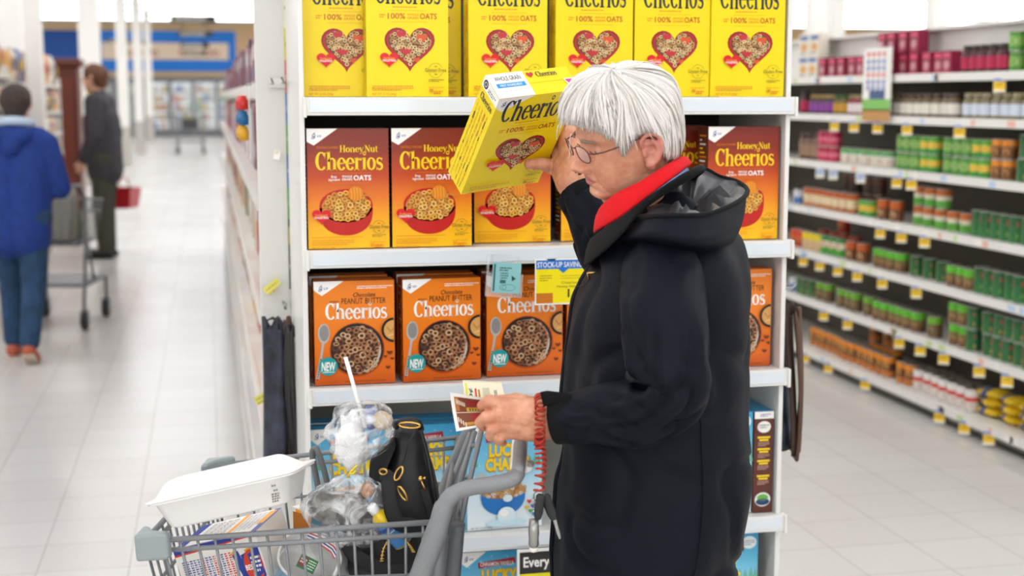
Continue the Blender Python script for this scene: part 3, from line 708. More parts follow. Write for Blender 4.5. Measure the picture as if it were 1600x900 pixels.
def yellow_box():
    W, D, H = .189, .066, .278; mb = MB(); carton(mb, W, D, H, PAL['yel'], PAL['yel'], PAL['yel'])
    A = Art(mb, FR(H), W/130); N = PAL
    corner(A, 57, 12, 26, 18)
    A.text('Cheerios', 14, 47, 118, 5, N['nav'], serif=True)
    A.bars(42, 51, 86, 1, 1, 1.4, N['org']); A.rect(38, 57, 96, 57.4, N['org']); A.rect(38, 74.5, 96, 74.9, N['org'])
    A.bars(21, 63, 30, 2, 3.6, 1.6, N['org']); A.text('100%', 34, 70, 62, 61, N['dor'], .015); A.text('WHOLE', 65, 65, 83, 61.6, N['org'], .01); A.text('GRAIN', 65, 70, 83, 66.4, N['org'], .01); A.text('OATS', 85, 70, 112, 61, N['dor'], .02)
    hp = heart(68.5, 117, 42.5, 40, 1, .96); A.poly(hp, N['mar']); A.up()
    A.poly(heart(68.5, 117, 39.5, 40, 1, .96), c_('c01f28', .32)); A.up(); hin = heart(68.5, 115.6, 36.5, 40, 1, .93); A.poly(hin, N['dk']); A.up()
    flakes(A, heart(68.5, 115, 33.5, 40, 1, .92), 3.3, [N['oat'], N['oat2'], N['oat3'], N['oat3']], 3, 1.85)
    A.up()
    for (x, y, a, b, m) in ((55, 95, 9, 8, N['str']), (88, 100, 10, 8.5, N['str2']), (62, 121, 10.5, 7, N['str']), (79, 134, 5.5, 5.5, N['str2'])):
        A.poly(heart(x, y, a, 14, 1, b/a), m)
    A.up(); flakes(A, heart(68.5, 118, 22, 30), 3.2, [N['oat3'], N['oat']], 9, 6.5)
    A.up(); badge(A, 35.5, 134, 15.5); gluten(A, 109, 150, 11.5, N['grn'], 17)
    A.bars(8, 174, 73, 3, 3, 1.5, N['gold']); A.text('NET WT 12 OZ (340g)', 8, 188.5, 46, 185.4, N['org'], .01); A.bars(98, 164, 122, 2, 2.4, 1.2, N['grn'])
    A.bars(98, 176, 126, 1, 2, 1.2, N['gold']); A.rect(99, 179, 105, 184, N['gold']); A.bars(106, 182, 120, 2, 3, 2, N['org'])
    B = Art(mb, LS(D, H), W/130); w = D/(W/130)
    B.rect(0, 0, w, 17, N['wht']); B.up(); B.ell(9, 8, 6, 7, N['nav']); B.bars(18, 8, 40, 2, 3.6, 1.6, N['nav']); B.up(); B.ring(9, 8, 3.5, 4, 1, N['wht'])
    B.text('Cheerios', 6, 34, 40, 22, N['nav'], serif=True)
    rr = random.Random(4)
    for c in range(5):
        y = 44
        while y < 176:
            l = rr.uniform(4, 16); B.rect(6+c*7.2, y, 6+c*7.2+rr.uniform(1, 3.4), y+l, rr.choice([c_('e8a010'), c_('e8a010'), c_('dfae08'), N['gold'], N['brn']] if rr.random() < .35 else [c_('e3b408')])); y += l+2
    T = Art(mb, TP(D, H), W/130)
    T.rect(0, 0, 57, w, N['wht']); T.up(); T.text('WHOLE GRAIN', 9, 14, 50, 6, N['nav'], .012); T.rect(7, 19, 52, 27, N['cyan']); T.up(); T.text('FIRST INGREDIENT', 12, 25, 47, 21, N['wht'], .01)
    T.bars(10, 33, 48, 1, 3, 1, N['sil']); T.poly(heart(66, 9, 6), N['str']); T.text('Cheerios', 75, 14, 108, 4, N['nav'], serif=True)
    T.poly([(130, w*.5), (112, w*.5), (118, w*.9), (130, w*.9)], N['wht']); T.up(); T.poly([(114, w*.54), (126, w*.54), (118, w*.72)], c_('d2388a')); T.poly([(117, w*.72), (124, w*.66), (122, w*.84)], c_('d9873a'))
    return mb
def honey_box():
    W, D, H = .189, .066, .278; mb = MB()
    g = grad('honey_box_print', [(0, 'ffc80a'), (.2, 'fdb40c'), (.42, 'ea7a12'), (.6, 'c2430f'), (.82, '8a2a14'), (1, '7a2416')], 'Z', 0, H, .32)
    dkb = c_('5a2414', .32); carton(mb, W, D, H, g, dkb, dkb); A = Art(mb, FR(H), W/128); N = PAL
    corner(A, 48, 11, 26, 20)
    A.text('Honey', 51, 37, 89, 26, N['hyel'], serif=True); A.text('Nut', 90, 37, 111, 26, N['hyel'], serif=True); A.text('NATURALLY FLAVORED', 15, 31, 49, 27.5, N['org'], .01)
    A.text('Cheerios', 13, 65, 119, 36, N['hyel'], serif=True)
    A.rect(37, 69.3, 99, 69.8, N['gold']); A.rect(37, 85, 99, 85.5, N['gold'])
    A.text('first', 37, 77, 46, 73, N['wht'], .01); A.text('ingredient', 33, 81.5, 51, 77.5, N['wht'], .01); A.text('WHOLE', 54, 76.5, 70, 73, N['wht'], .02); A.text('GRAIN', 54, 81, 70, 77.6, N['wht'], .02); A.text('OATS', 72, 81, 100, 73, N['wht'], .025)
    A.poly([(18+42*(1-math.cos(t)), 124+44*math.sin(t)**.7) for t in [PI*i/24 for i in range(25)]][::-1], N['bred']); A.poly([(22+38*(1-math.cos(t)), 130+33*math.sin(t)**.8) for t in [PI*i/24 for i in range(25)]][::-1], c_('d6361a', .32)) if 0 else None
    A.ell(60, 121, 42, 26.5, N['bred'], 36); A.up(); A.ell(60, 122, 38, 23, N['gold'], 36); A.up()
    A.ell(60, 122, 37, 22.4, c_('a8661c'), 36); A.up()
    flakes(A, [(60+36*math.cos(2*PI*i/30), 122+22*math.sin(2*PI*i/30)) for i in range(30)], 4.4, [N['gold2'], c_('e8a84a'), c_('f2c66a'), c_('d9923a')], 5, 1.75)
    A.up(8); A.ell(75, 102, 12, 12, c_('e08518')); A.up()
    for i in range(4): A.line([(67+i*5, 92+abs(i-1.5)*1.5), (69+i*4.4, 103), (68+i*5, 112-abs(i-1.5))], .9, c_('f4b23c'))
    A.line([(87, 104), (103, 107)], 2, c_('c98a2a'))
    A.up(); badge(A, 21, 138, 16); gluten(A, 111, 155, 10.5, N['grn'], 15.5)
    A.rect(5, 169.6, 85, 170.3, N['org']); A.bars(5, 174.5, 72, 3, 3.2, 1.4, c_('e89a10')); A.text('NET WT 10.8 OZ (306g)', 5, 188.4, 42, 185.6, N['org'], .01)
    A.bars(100, 167, 122, 2, 2.3, 1, N['grn']); A.bars(96, 178, 125, 1, 2, 1.2, c_('e89a10')); A.rect(97, 180.5, 103, 185.5, c_('f0a010')); A.bars(104, 183, 118, 2, 3, 2, N['org'])
    B = Art(mb, LS(D, H), W/128); rr = random.Random(2)
    for y in range(14, 180, 7): B.rect(8, y, 8+rr.uniform(8, 28), y+2.4, rr.choice([N['gold'], N['hyel'], N['wht'], N['org']]))
    return mb
def choc_box():
    W, D, H = .189, .062, .2467; mb = MB()
    g = grad('peanut_box_print', [(0, 'cc560e'), (.15, 'e46c0e'), (.7, 'f28416'), (1, 'e87c12')], 'Z', 0, H, .32)
    sd = c_('b8480f', .32); carton(mb, W, D, H, g, sd, c_('c9651a', .32)); A = Art(mb, FR(H), W/128.7); N = PAL
    corner(A, 48, 13, 23, 14)
    A.bars(69, 8.5, 126, 2, 3, 1.3, N['wht'])
    A.text('Chocolate', 62, 26, 98, 19, N['cho'], .005, slant=.2); A.text('PEANUT', 44, 37, 78, 28, N['cho'], .0); A.text('BUTTER', 82, 37, 115, 28, N['cho'], .0); A.bars(25, 32, 42, 1, 1, 1.6, N['brn'])
    A.text('Cheerios', 18, 62, 117, 35, N['wht'], serif=True)
    A.ell(15, 84, 9.6, 16, N['sil']); A.up(); A.ell(15.5, 83, 7.5, 13, N['sild']); A.line([(14, 98), (12.5, 108), (10, 122), (5, 150), (4, 158)], [5, 3.5, 4, 5, 5], N['sil']); A.up()
    for i in range(9): A.ell(9.4-i*.7, 126+i*4, 1.1, 1.3, N['cho'], 8)
    A.ell(68, 112, 44, 44, c_('b0480f', .32), 40); A.up(); A.ell(68, 111, 42.5, 42, N['cho'], 40); A.up(); A.ell(68, 112, 38.5, 38, c_('cfc4b6'), 40); A.up(); A.ell(66, 112, 37, 37.4, c_('3a241a'), 40); A.up()
    cp = [(68+37*math.cos(2*PI*i/30), 112+36.5*math.sin(2*PI*i/30)) for i in range(30)]
    flakes(A, cp, 5.4, [N['oc'], N['oc2'], N['oc'], N['oc3'], c_('d2aa80'), c_('5a3624'), c_('c08a5c')], 8, 1.7, 12)
    cut = lambda r: [(127+r*math.cos(a), 81+r*math.sin(a)) for a in [PI/2+PI*i/20 for i in range(21)]]
    A.poly([(min(x, 128.5), y) for x, y in cut(20)], N['cho']); A.up(); A.poly(cut(16), N['pbt']); A.up(); A.line([(116, 76), (122, 84), (127, 78)], 2, c_('b87c38')); A.line([(118, 90), (127, 88)], 2, c_('ecc07c'))
    for (x, y, r) in ((120, 118, 6), (113, 124, 4), (124, 128, 4), (117, 142, 5), (108, 112, 3)): A.poly(heart(x, y, r, 9, 1, .7), c_('7a2e10', .32))
    A.up(); A.ell(21, 137, 15, 15, N['teal'], 28); A.up(); A.text('NEW', 10, 144, 32, 130, N['wht'], .03, slant=.05); A.rect(12, 146, 31, 147, N['wht'])
    A.bars(48, 162, 124, 1, 2, 1.4, N['brn']); A.bars(8, 161, 40, 2, 2.4, 1.3, N['dor'])
    B = Art(mb, LS(D, H), W/128.7); rr = random.Random(6)
    for y in range(12, 90, 6): B.rect(6, y, 6+rr.uniform(10, 28), y+2.2, rr.choice([N['wht'], N['cho'], N['gold']]))
    for y in range(92, 164, 5):
        for x in (8, 16, 24, 32): B.ell(x, y, 2, 1.8, N['gold'] if (x+y) % 3 else N['cho'], 8)
    return mb
def lucky_box():
    W, D, H = .189, .055, .26; mb = MB()
    g = grad('snowy_box_print', [(0, 'e9f2f5'), (.35, 'cfe6f0'), (.62, '7cc6e2'), (1, '3fa6d6')], 'Z', 0, H, .32)
    carton(mb, W, D, H, g, c_('4aa6d2', .32), c_('3c98c8', .32)); A = Art(mb, FR(H), W/124); N = PAL
    corner(A, 44, 12, 25, 16)
    M2 = [(30, 18), (92, 12), (93, 22), (31, 28)]; A.poly(M2, N['lred']); A.up(); A.text('CINNAMON VANILLA', 34, 24.6, 90, 17.6, N['wht'], .015)
    for x in (8, 14, 104, 112, 118): A.poly([(x-4, 66), (x, 48+x % 5), (x+4, 66)], c_('58b08a'))
    for i in range(26): A.ell((i*37) % 122+1, (i*53) % 70+4, .8, .8, N['wht'], 6)
    A.up()
    for (s, x0, y1, x1, y0) in (('LUCKY', 36, 50, 96, 30), ('CHARMS', 30, 73, 102, 53)):
        A.text(s, x0-.8, y1+1.2, x1+1.2, y0-.6, c_('c27a10'), .07); A.up(); A.text(s, x0, y1, x1, y0, N['lyel'], .05); A.up()
    A.poly([(22+37*(1-math.cos(t)), 112+36*math.sin(t)**.8) for t in [PI*i/24 for i in range(25)]][::-1], N['bwl']); A.up()
    A.ell(59, 108, 38, 13, c_('b98a58')); A.up(); flakes(A, [(59+37*math.cos(2*PI*i/30), 106+13*math.sin(2*PI*i/30)) for i in range(30)], 3.2, [c_('c99a5c'), c_('a8703a'), c_('ddbd88'), c_('e8e4dc')], 4, 1.7, 9)
    A.up(3)
    for (x, y, a, b, m) in ((22, 82, 8, 6, 'b4b6b4'), (98, 72, 9, 8, 'e6e6e2'), (104, 66, 7, 6, '7a6a66'), (46, 84, 4, 3.4, 'a8622e'), (66, 120, 8, 6, 'd6e6ee'), (78, 92, 5, 4, 'f0ece4')):
        A.ell(x, y, a, b, c_(m), 16)
    A.up(); A.ell(64, 148, 15, 14, c_('d9ecf4')); A.ell(64, 160, 34, 6, c_('c6e2ee')); A.up(); A.ell(60, 144, 7, 6, N['wht'])
    for (x, y, m) in ((102, 128, 'd23a30'), (108, 136, '5d3a9c'), (104, 144, '3a9a4a'), (110, 150, '2c8ac8'), (98, 138, 'e8b820')): A.poly(heart(x, y, 4.6, 10), c_(m))
    A.text('NET WT 11.9 OZ (337g)', 5, 168, 40, 165, N['nav'], .005)
    return mb
def cocoa_box():
    W, D, H = .189, .052, .262; mb = MB()
    g = grad('cocoa_box_print', [(0, 'dceef4'), (.4, 'a8dcee'), (.75, '62bfe2'), (1, '3aa2d4')], 'Z', 0, H, .32)
    carton(mb, W, D, H, g, PAL['brw'], c_('3f9cc8', .32)); A = Art(mb, FR(H), W/124); N = PAL
    corner(A, 40, 12, 24, 14); A.ell(108, 16, 13, 11, N['whb']); A.up(); A.bars(99, 12, 118, 3, 3.4, 1.6, N['sild'])
    A.poly([(4, 22), (98, 12), (99, 30), (5, 40)], N['brw']); A.up(); A.text('HOT COCOA', 9, 34, 95, 19, N['wht'], .03)
    for x in (92, 102, 112, 120): A.poly([(x-6, 84), (x, 58+x % 7), (x+6, 84)], c_('6fb8a0'))
    for (x, y, a, b, m) in ((112, 92, 7, 6, '8c8c8c'), (100, 104, 5, 4, 'a0522e'), (114, 124, 8, 7, 'e4e2de'), (116, 118, 5, 4, '7a4a38'), (102, 140, 5, 5, 'ead21c'), (112, 150, 6, 6, 'd8326a'), (98, 158, 6, 5, '2c9cc8'), (62, 118, 34, 26, '1f74c0'), (60, 102, 33, 11, 'b98a58')): A.ell(x, y, a, b, c_(m), 18)
    A.up(); A.text('LUCKY', 26, 62, 88, 44, N['lyel'], .05); A.text('CHARMS', 20, 84, 94, 66, N['lyel'], .05)
    B = Art(mb, LS(D, H), W/124); w = D/(W/124)
    B.rect(0, 0, w, 12, N['wht']); B.up(); B.bars(10, 4, 28, 2, 3, 1.4, N['blu']); B.ell(w/2, 26, 12, 10, N['wht'], 14); B.bars(8, 22, 26, 2, 4, 2, N['brw']); B.up()
    for i, y in enumerate((42, 62, 82, 108)): B.rect(6, y, w-6, y+3.4, N['lyel']); B.rect(9, y+4.6, w-9, y+8, N['lyel']); B.bars(7, y+10, w-7, 3, 2.6, 1.3, c_('c8a090'), i)
    B.ell(w/2, 150, 14, 12, c_('e8f0ea')); B.up(); B.ell(w/2, 147, 10, 6, c_('6fb04a')); B.ell(w/2, 154, 12, 6, c_('24406a'))
    return mb
CER = {}
def cereal(kind, px, Y, z, rz=0.0, label='', group='', X=None, M=None, tilt=0.0):
    if kind not in CER:
        mb = {'y': yellow_box, 'h': honey_box, 'c': choc_box, 'l': lucky_box, 'k': cocoa_box}[kind]()
        CER[kind] = bpy.data.objects.new('cereal_box', mb.mesh('cereal_box')); COL.objects.link(CER[kind]); o = CER[kind]
    else: o = CER[kind].copy(); COL.objects.link(o)
    if M is not None: o.matrix_basis = M
    else: o.location = (atY(px, 300, Y).x if X is None else X, Y, z+.0025); o.location.x = min(max(o.location.x, EX0+.002), EX1-.018-.189*math.cos(math.radians(rz))) if X is None else X; o.rotation_euler = (math.radians(tilt), 0, math.radians(rz))
    return tag(o, label, 'cereal box', group)
ordn = ['first', 'second', 'third', 'fourth', 'fifth', 'sixth', 'seventh']
G1 = 'yellow heart bowl boxes on the top shelf'
for px, Y, lb in ((478, 3.355, 'leftmost yellow heart bowl cereal box, half covered by the box in front'), (575.5, 3.283, 'yellow cereal box standing forward, second from the left on the top shelf'), (601, 3.43, 'yellow cereal box behind the forward one, only its right strip showing'),
                  (733, 3.32, 'yellow cereal box on the top shelf just above the held box'), (867.5, 3.312, 'yellow cereal box on the top shelf right above the forehead of the woman'), (989, 3.312, 'yellow cereal box on the top shelf above the back of the white hair'), (1111, 3.305, 'rightmost yellow cereal box on the top shelf beside the canned food aisle')):
    cereal('y', px, Y, ESH[0], 0, lb, G1)
for px, lb in ((480, 'yellow cereal box hidden in the rear row of the top shelf, left'), (1115, 'yellow cereal box hidden in the rear row of the top shelf, right')): pass
G2 = 'honey coloured boxes on the second shelf'
for px, Y, rz, lb in ((480.5, 3.312, 0, 'leftmost red and gold cereal box on the second shelf, whole front showing'), (612.5, 3.312, 0, 'red and gold cereal box second from left, partly behind the held yellow box'), (741, 3.37, 0, 'red and gold cereal box below the held yellow box, only its bowl showing'), (877, 3.37, 0, 'red and gold cereal box behind the raised cuff, red heart badge showing'),
                     (990, 3.45, 0, 'red and gold cereal box mostly hidden behind the white haired head'), (1120, 3.312, 3, 'rightmost red and gold cereal box on the second shelf above the black hood')):
    cereal('h', px, Y, ESH[1], rz, lb, G2)
G3 = 'orange peanut butter boxes on the third shelf'
for px, Y, rz, lb in ((487, 3.315, 0, 'leftmost orange cereal box at the front of the third shelf'), (480, 3.42, 0, 'orange cereal box standing behind the leftmost one on the third shelf'), (627.5, 3.31, 3, 'second orange cereal box from the left at the front of the third shelf'), (618, 3.415, 0, 'orange cereal box standing behind the second one on the third shelf'),
                     (760, 3.335, 0, 'orange cereal box under the teal coupon and the yellow price sign'), (887, 3.335, 0, 'orange cereal box mostly hidden behind the front of the black coat'), (1097, 3.335, 0, 'rightmost orange cereal box on the third shelf, right of the black coat')):
    cereal('c', px, Y, ESH[2], rz, lb, G3)
for px, Y, lb in ((752, 3.43, 'orange cereal box standing behind the teal coupon on the third shelf'),): cereal('c', px, Y, ESH[2], 0, lb, G3)
G4 = 'snowy blue boxes on the fourth shelf'
for k, px, Y, rz, lb in (('l', 473, 3.36, 0, 'snowy blue cereal box at the left end of the fourth shelf behind the clear bag'), ('l', 598, 3.36, 0, 'snowy blue cereal box behind the black handbag on the fourth shelf'), ('l', 728, 3.312, 3, 'snowy blue cereal box with a blue bowl behind the trolley handle'), ('k', 1071, 3.32, 0, 'pale snowy cereal box beside the brown panel, right of the black coat')):
    cereal(k, px, Y, ESH[3], rz, lb, G4)
for px, Y, lb in ((476, 3.43, 'snowy blue cereal box in the rear row at the left of the fourth shelf'), (604, 3.43, 'snowy blue cereal box in the rear row behind the black handbag')): cereal('l', px, Y, ESH[3], 0, lb, G4)
o = cereal('k', 0, 3.5, ESH[3], 90, 'cereal box turned end on, its narrow brown side facing out, fourth shelf', G4, X=0)
xr = atY(1191, 700, 3.3).x; o.rotation_euler = (0, 0, math.radians(90)); o.location = (EX1-.017, 3.315, ESH[3]+.0025)
G5 = 'blue boxes on the lowest shelf in view'
for k, px, Y, lb in (('l', 590, 3.36, 'blue cereal box low under the trolley basket'), ('l', 715, 3.34, 'blue cereal box low beside the black and yellow sign'), ('k', 1085, 3.34, 'blue cocoa cereal box at the lower right corner of the display')):
    cereal(k, px, Y, ESH[4], 0, lb, G5)
cereal('k', 1082, 3.42, ESH[4], 0, 'blue cocoa cereal box behind the lowest right one', G5)
# ---------------------------------------------------------------- signs on the display
def plate(px0, py0, px1, py1, Y, m, name, th=.0012):
    a = atY(px0, py0, Y); b = atY(px1, py1, Y); w, h = b.x-a.x, a.z-b.z
    mb = MB().box(0, w, 0, th, -h, 0, m); return mb, Art(mb, frame((0, -2e-5, 0), (1, 0, 0), (0, 0, 1), (0, -1, 0)), w/100), a, h/(w/100)
mb, A, a, H = plate(836, 405, 925, 474, 3.262, c_('f4f2ea', .3), 's')
A.rect(2, 2.4, 98, 17.5, c_('1670c8', .3)); A.rect(2, 17.5, 98, H-2.5, c_('f4e000', .3)); A.up(); A.poly([(40, 17.4), (49, 25), (58, 17.4)], c_('1670c8', .3)); A.text('STOCK-UP SAVINGS', 4, 14.5, 86, 5.5, PAL['wht'], .012)
A.rect(2.2, H-20, 31, H-2.5, c_('c9741a', .3)); A.bars(8, 28, 29, 3, 4, 1.6, c_('8a7a10')); A.bars(44, 29, 92, 2, 4.2, 1.2, c_('b0a000')); A.text('Cheerios 12 oz', 46, 43, 92, 39, c_('6a6008'), .005); A.text('Honey Nut 10.8 oz', 38, 49.4, 94, 45.4, c_('6a6008'), .01); A.text('1.99', 57, 66, 96, 52, c_('1a1a14'), .01); A.bars(62, 68.5, 74, 1, 2, 1.4, c_('4a4410'))
mb.box(20, 20.0001, 0, .0001, 0, .0001, c_('f4f2ea', .3)) if 0 else None
mb.box(.03, .05, 0, .022, -.012, 0, holder)
tag(mb.build('price_sign', loc=a), 'yellow and blue STOCK-UP SAVINGS price sign hanging under the second shelf', 'sign')
t = empty('coupon_dispenser', atY(770, 412, 3.25), 0, 'teal coupon slip in a clear plastic holder hanging under the second shelf', 'coupon holder')
t.rotation_euler = (0, math.radians(4), 0)
clr = mat('clear_plastic', 'eef2f4', .08, alpha=.22)
mb = MB(); mb.box(-.012, .075, 0, .003, -.078, -.022, clr); mb.box(-.012, -.008, 0, .012, -.078, .02, clr); mb.box(.0, .06, .003, .03, -.002, .02, clr); mb.build('holder', t)
mb = MB(); mb.box(0, .068, -.004, -.002, -.068, .004, c_('8ec6c8', .3)); A = Art(mb, frame((0, -.00402, .004), (1, 0, 0), (0, 0, 1), (0, -1, 0)), .068/50)
A.rect(2, 3, 5, 50, c_('33585a')); A.bars(12, 8, 34, 2, 4, 2.4, c_('33585a')); A.bars(14, 17, 28, 3, 4.2, 2.6, c_('4a7678')); A.rect(14, 30, 24, 36, c_('3a6466')); A.poly([(34, 22), (42, 27), (35, 32)], c_('1f3f44')); A.ring(30, 43, 12, 6, .8, c_('4a8486')); A.ring(20, 43, 6, 5, .8, c_('4a8486')); A.text('PEANUT', 6, 6, 7, 5, c_('4a8486')) if 0 else None
mb.build('coupon', t)
mb, A, a, H = plate(808, 859, 905, 925, 3.262, c_('f2f2ee', .3), 's')
A.rect(4, 5, 96, 40, c_('2b2a28', .3)); A.rect(4, 40, 96, H-4, c_('e9df1a', .3)); A.up(); A.text('Everyday', 10, 29, 78, 13, PAL['wht'], .025)
tag(mb.build('price_sign', loc=a), 'black and yellow Everyday price sign at the bottom of the display', 'sign')
# ---------------------------------------------------------------- printed strip on the end panel
y = EY+.499
a = atY(442, -20, y); b = atY(460, 432, y); w, h = b.x-a.x, a.z-b.z
mb = MB().box(0, w, 0, .004, -h, 0, c_('e8e6da', .3)); A = Art(mb, frame((0, -1e-5, 0), (1, 0, 0), (0, 0, 1), (0, -1, 0)), w/18)
H = h/(w/18); sgm = [(-20, 42, 'ece8c8'), (42, 92, 'd9cf4a'), (92, 142, 'd86a70'), (142, 190, '5f86be'), (190, 238, '6a9e5e'), (238, 290, '5478b4'), (290, 340, '5f9a58'), (340, 380, '4a4a44'), (380, 452, '5a5a54')]
for p, q, c in sgm:
    A.rect(0, (p+20)*H/452, 18, (q+20)*H/452, c_(c, .3))
A.up()
for p, q, c in sgm:
    m = (p+q)/2+20; A.bars(2, m*H/452-5, 16, 3, 4.5, 2.2, c_('e9e6dc' if c not in ('ece8c8', 'd9cf4a') else '6a6440'), p)
A.rect(2, 372*H/452, 9, 400*H/452, c_('d2c23a')); A.rect(5, 410*H/452, 14, 436*H/452, c_('b9b04a'))
tag(mb.build('shelf_talker_strip', loc=a), 'tall strip of coloured printed panels beside the cereal display', 'sign')
# small things clipped on the end panel
wire = mat('chrome_wire', '9a9a98', .25, .9)
def hook(px, py, label):
    p = atY(px, py, y); mb = MB()
    mb.tube([(0, 0, 0), (.0, -.1, .0), (-.006, -.14, .012)], .003, wire, 6); mb.tube([(.028, 0, .002), (.028, -.11, .002), (.02, -.14, .014)], .003, wire, 6); mb.box(-.006, .036, -.004, 0, -.01, .014, shw)
    return tag(mb.build('peg_hook', loc=p), label, 'hook')
hook(424, 131, 'wire peg hook on the off white end panel beside the coloured strip')
def clip_tag(px, py, c, lb, rot, w=.03, h=.022):
    p = atY(px, py, y-.02); mb = MB(); mb.box(-w/2, w/2, -.001, .001, -h/2, h/2, c_(c)); mb.box(w*.1, w*.2, 0, .02, -.004, .004, shw); A = Art(mb, frame((-w/2, -.00102, h/2), (1, 0, 0), (0, 0, 1), (0, -1, 0)), w/20); A.bars(2, 3, 18, 2, 5, 2, c_('c9a83a'))
    o = mb.build('price_tag', loc=p); o.rotation_euler = (0, math.radians(rot), math.radians(-20)); return tag(o, lb, 'price tag')
clip_tag(425, 447, 'd9d468', 'slanting yellow ticket on the end panel above the dark bags', -38, .05, .02)
clip_tag(410, 622, 'dcd870', 'pale yellow ticket on the left edge of the end panel, low beside the bags', -28, .045, .024)
clip_tag(433, 242, 'f2f0ea', 'small white clip on the end panel halfway down the coloured strip', 10, .018, .024)
# ---------------------------------------------------------------- folded carrier bags
bagm = [mat('bag_fabric_brown', '3c2a20', .55, bump=.3, bscale=90), mat('bag_fabric_black', '232022', .4, noisy=.3, nscale=30), mat('bag_fabric_umber', '553c2e', .6)]
bagp = mat('bag_print_blue', '2c3040', .4, noisy=.9, nscale=22)
def carrier(loc, w, h, ang, m, label, face=None, seed=0, gr=None):
    """folded flat bag hanging from its top; spans w along direction ang in plan"""
    r = random.Random(seed); nu, nv = 8, 14; vs = []; fs = []; d = Vector((math.cos(ang), math.sin(ang), 0)); nrm = Vector((-d.y, d.x, 0)); th = .011
    for s in (-1, 1):
        for j in range(nv+1):
            for i in range(nu+1):
                u, v = i/nu, j/nv
                off = .010*math.sin(3.4*v+seed)+.008*math.sin(5*u+2*v+seed)*v
                top = .014*math.sin(u*9+seed)*(1-v)
                p = d*(u*w*(1-.12*(1-v)))+nrm*(off+s*th/2*(1 if 0 < i < nu else .3))+Vector((0, 0, -v*h*(1-.04*u)+top)); vs.append(tuple(p))
    N = (nu+1)*(nv+1)
    for s in (0, 1):
        for j in range(nv):
            for i in range(nu):
                a = s*N+j*(nu+1)+i; fs.append((a, a+1, a+nu+2, a+nu+1) if s else (a+nu+1, a+nu+2, a+1, a))
    rim = [j*(nu+1) for j in range(nv+1)]+[nv*(nu+1)+i for i in range(1, nu+1)]+[j*(nu+1)+nu for j in range(nv-1, -1, -1)]+[i for i in range(nu-1, 0, -1)]
    for k in range(len(rim)): a, b = rim[k], rim[(k+1) % len(rim)]; fs.append((a, b, N+b, N+a))
    t = empty('carrier_bag', loc, 0, label, 'bag', gr)
    MB().add(vs, fs, face or m, True).build('bag_body', t)
    hd = d*(w*.4)
    MB().tube([tuple(d*(w*.25)+Vector((0, 0, -.02))), tuple(d*(w*.3)+Vector((0, 0, .004))), tuple(d*(w*.5)+Vector((0, 0, .01))), tuple(d*(w*.7)+Vector((0, 0, .004))), tuple(d*(w*.75)+Vector((0, 0, -.02)))], .005, m, 6, flat=.4).build('handle', t)
    return t
gl = 'folded carrier bags on the left of the display'
for i, (px, py, Y, w, h, an, m, f, lb) in enumerate(((407, 502, 3.7, .066, .44, -24, 1, bagp, 'front carrier bag with blue print at the left of the display'), (436, 508, 3.74, .042, .44, -50, 0, None, 'dark brown folded carrier bag next to the blue printed one'), (443, 500, 3.72, .045, .44, -58, 2, None, 'umber folded carrier bag in the middle of the left bundle'), (449, 512, 3.69, .045, .43, -62, 1, None, 'black folded carrier bag nearest the display in the left bundle'))):
    p = atY(px, py, Y); carrier(p, w, h, math.radians(an), bagm[m], lb, f, i+1, gl)
gr_ = 'folded carrier bags on the right of the display'
for i, (px, py, Y, w, h, an, m, f, lb) in enumerate(((1221, 485, 3.38, .05, .37, 30, 1, bagp, 'carrier bag with blue print at the right of the display'), (1235, 481, 3.34, .045, .385, 50, 0, None, 'dark brown folded carrier bag in the middle of the right bundle'), (1245, 489, 3.33, .045, .385, 48, 2, None, 'outermost umber carrier bag at the right of the display'))):
    p = atY(px, py, Y); p.x = max(p.x, EX1+.008+i*.014); carrier(p, w, h, math.radians(an), bagm[m], lb, f, i+7, gr_)
tag(MB().tube([(0, 0, 0), (.07, 0, 0), (.08, 0, .012)], .004, wire, 6).build('peg_hook', loc=(EX1-.001, 3.42, atY(1236, 481, 3.36).z+.042)), 'wire peg hook holding the carrier bags at the right of the display', 'hook')
tag(MB().tube([(0, 0, 0), (0, -.12, 0), (0, -.13, .012)], .004, wire, 6).build('peg_hook', loc=(atY(445, 490, 3.72).x, y, atY(445, 490, 3.72).z+.02)), 'wire peg hook holding the carrier bags at the left of the display', 'hook')
# ---------------------------------------------------------------- the shelving run behind the display (right side of the left aisle)
LXF = .135
g2 = empty('gondola_shelving', (LXF, 3.86, 0), 0, 'long packed shelving run behind the display along the left aisle', 'shelving')
MB().box(.5, .54, 0, 11, 0, 2.0, shw).build('back_panel', g2)
MB().box(.03, .5, 0, 11, 0, .1, kickg).build('kick_plate', g2)
LSH = [1.63, 1.33, 1.02, .7, .38, .12]
for z in LSH:
    o = MB().box(-.0, .5, 0, 11, z-.02, z, shw).build('shelf', g2); MB().box(-.012, 0, 0, 11, z-.035, z+.004, shw).build('price_rail', o)
pal2 = [['8a5a6a', '6a4a58', 'a87a86', '7a5464', '9a6a5a', 'b08a90'], ['c23a3a', 'd9cfc4', 'b85a7a', 'd2d6dc', 'c9a0a8', '8a3a4a'], ['d9c9a8', 'c04a3a', 'e0d6c6', '7a8a5a', 'b87a4a', 'c9b8b0'], ['d9a83a', 'c86a3a', 'e4dcd2', 'b83a3a', '8a6a5a'], ['3a7ab0', 'd9c23a', 'd8d2c8', 'b05a4a', '8aa0b8'], ['c8c2d0', '5a8ab8', 'd8ccc0', 'a04a4a']]
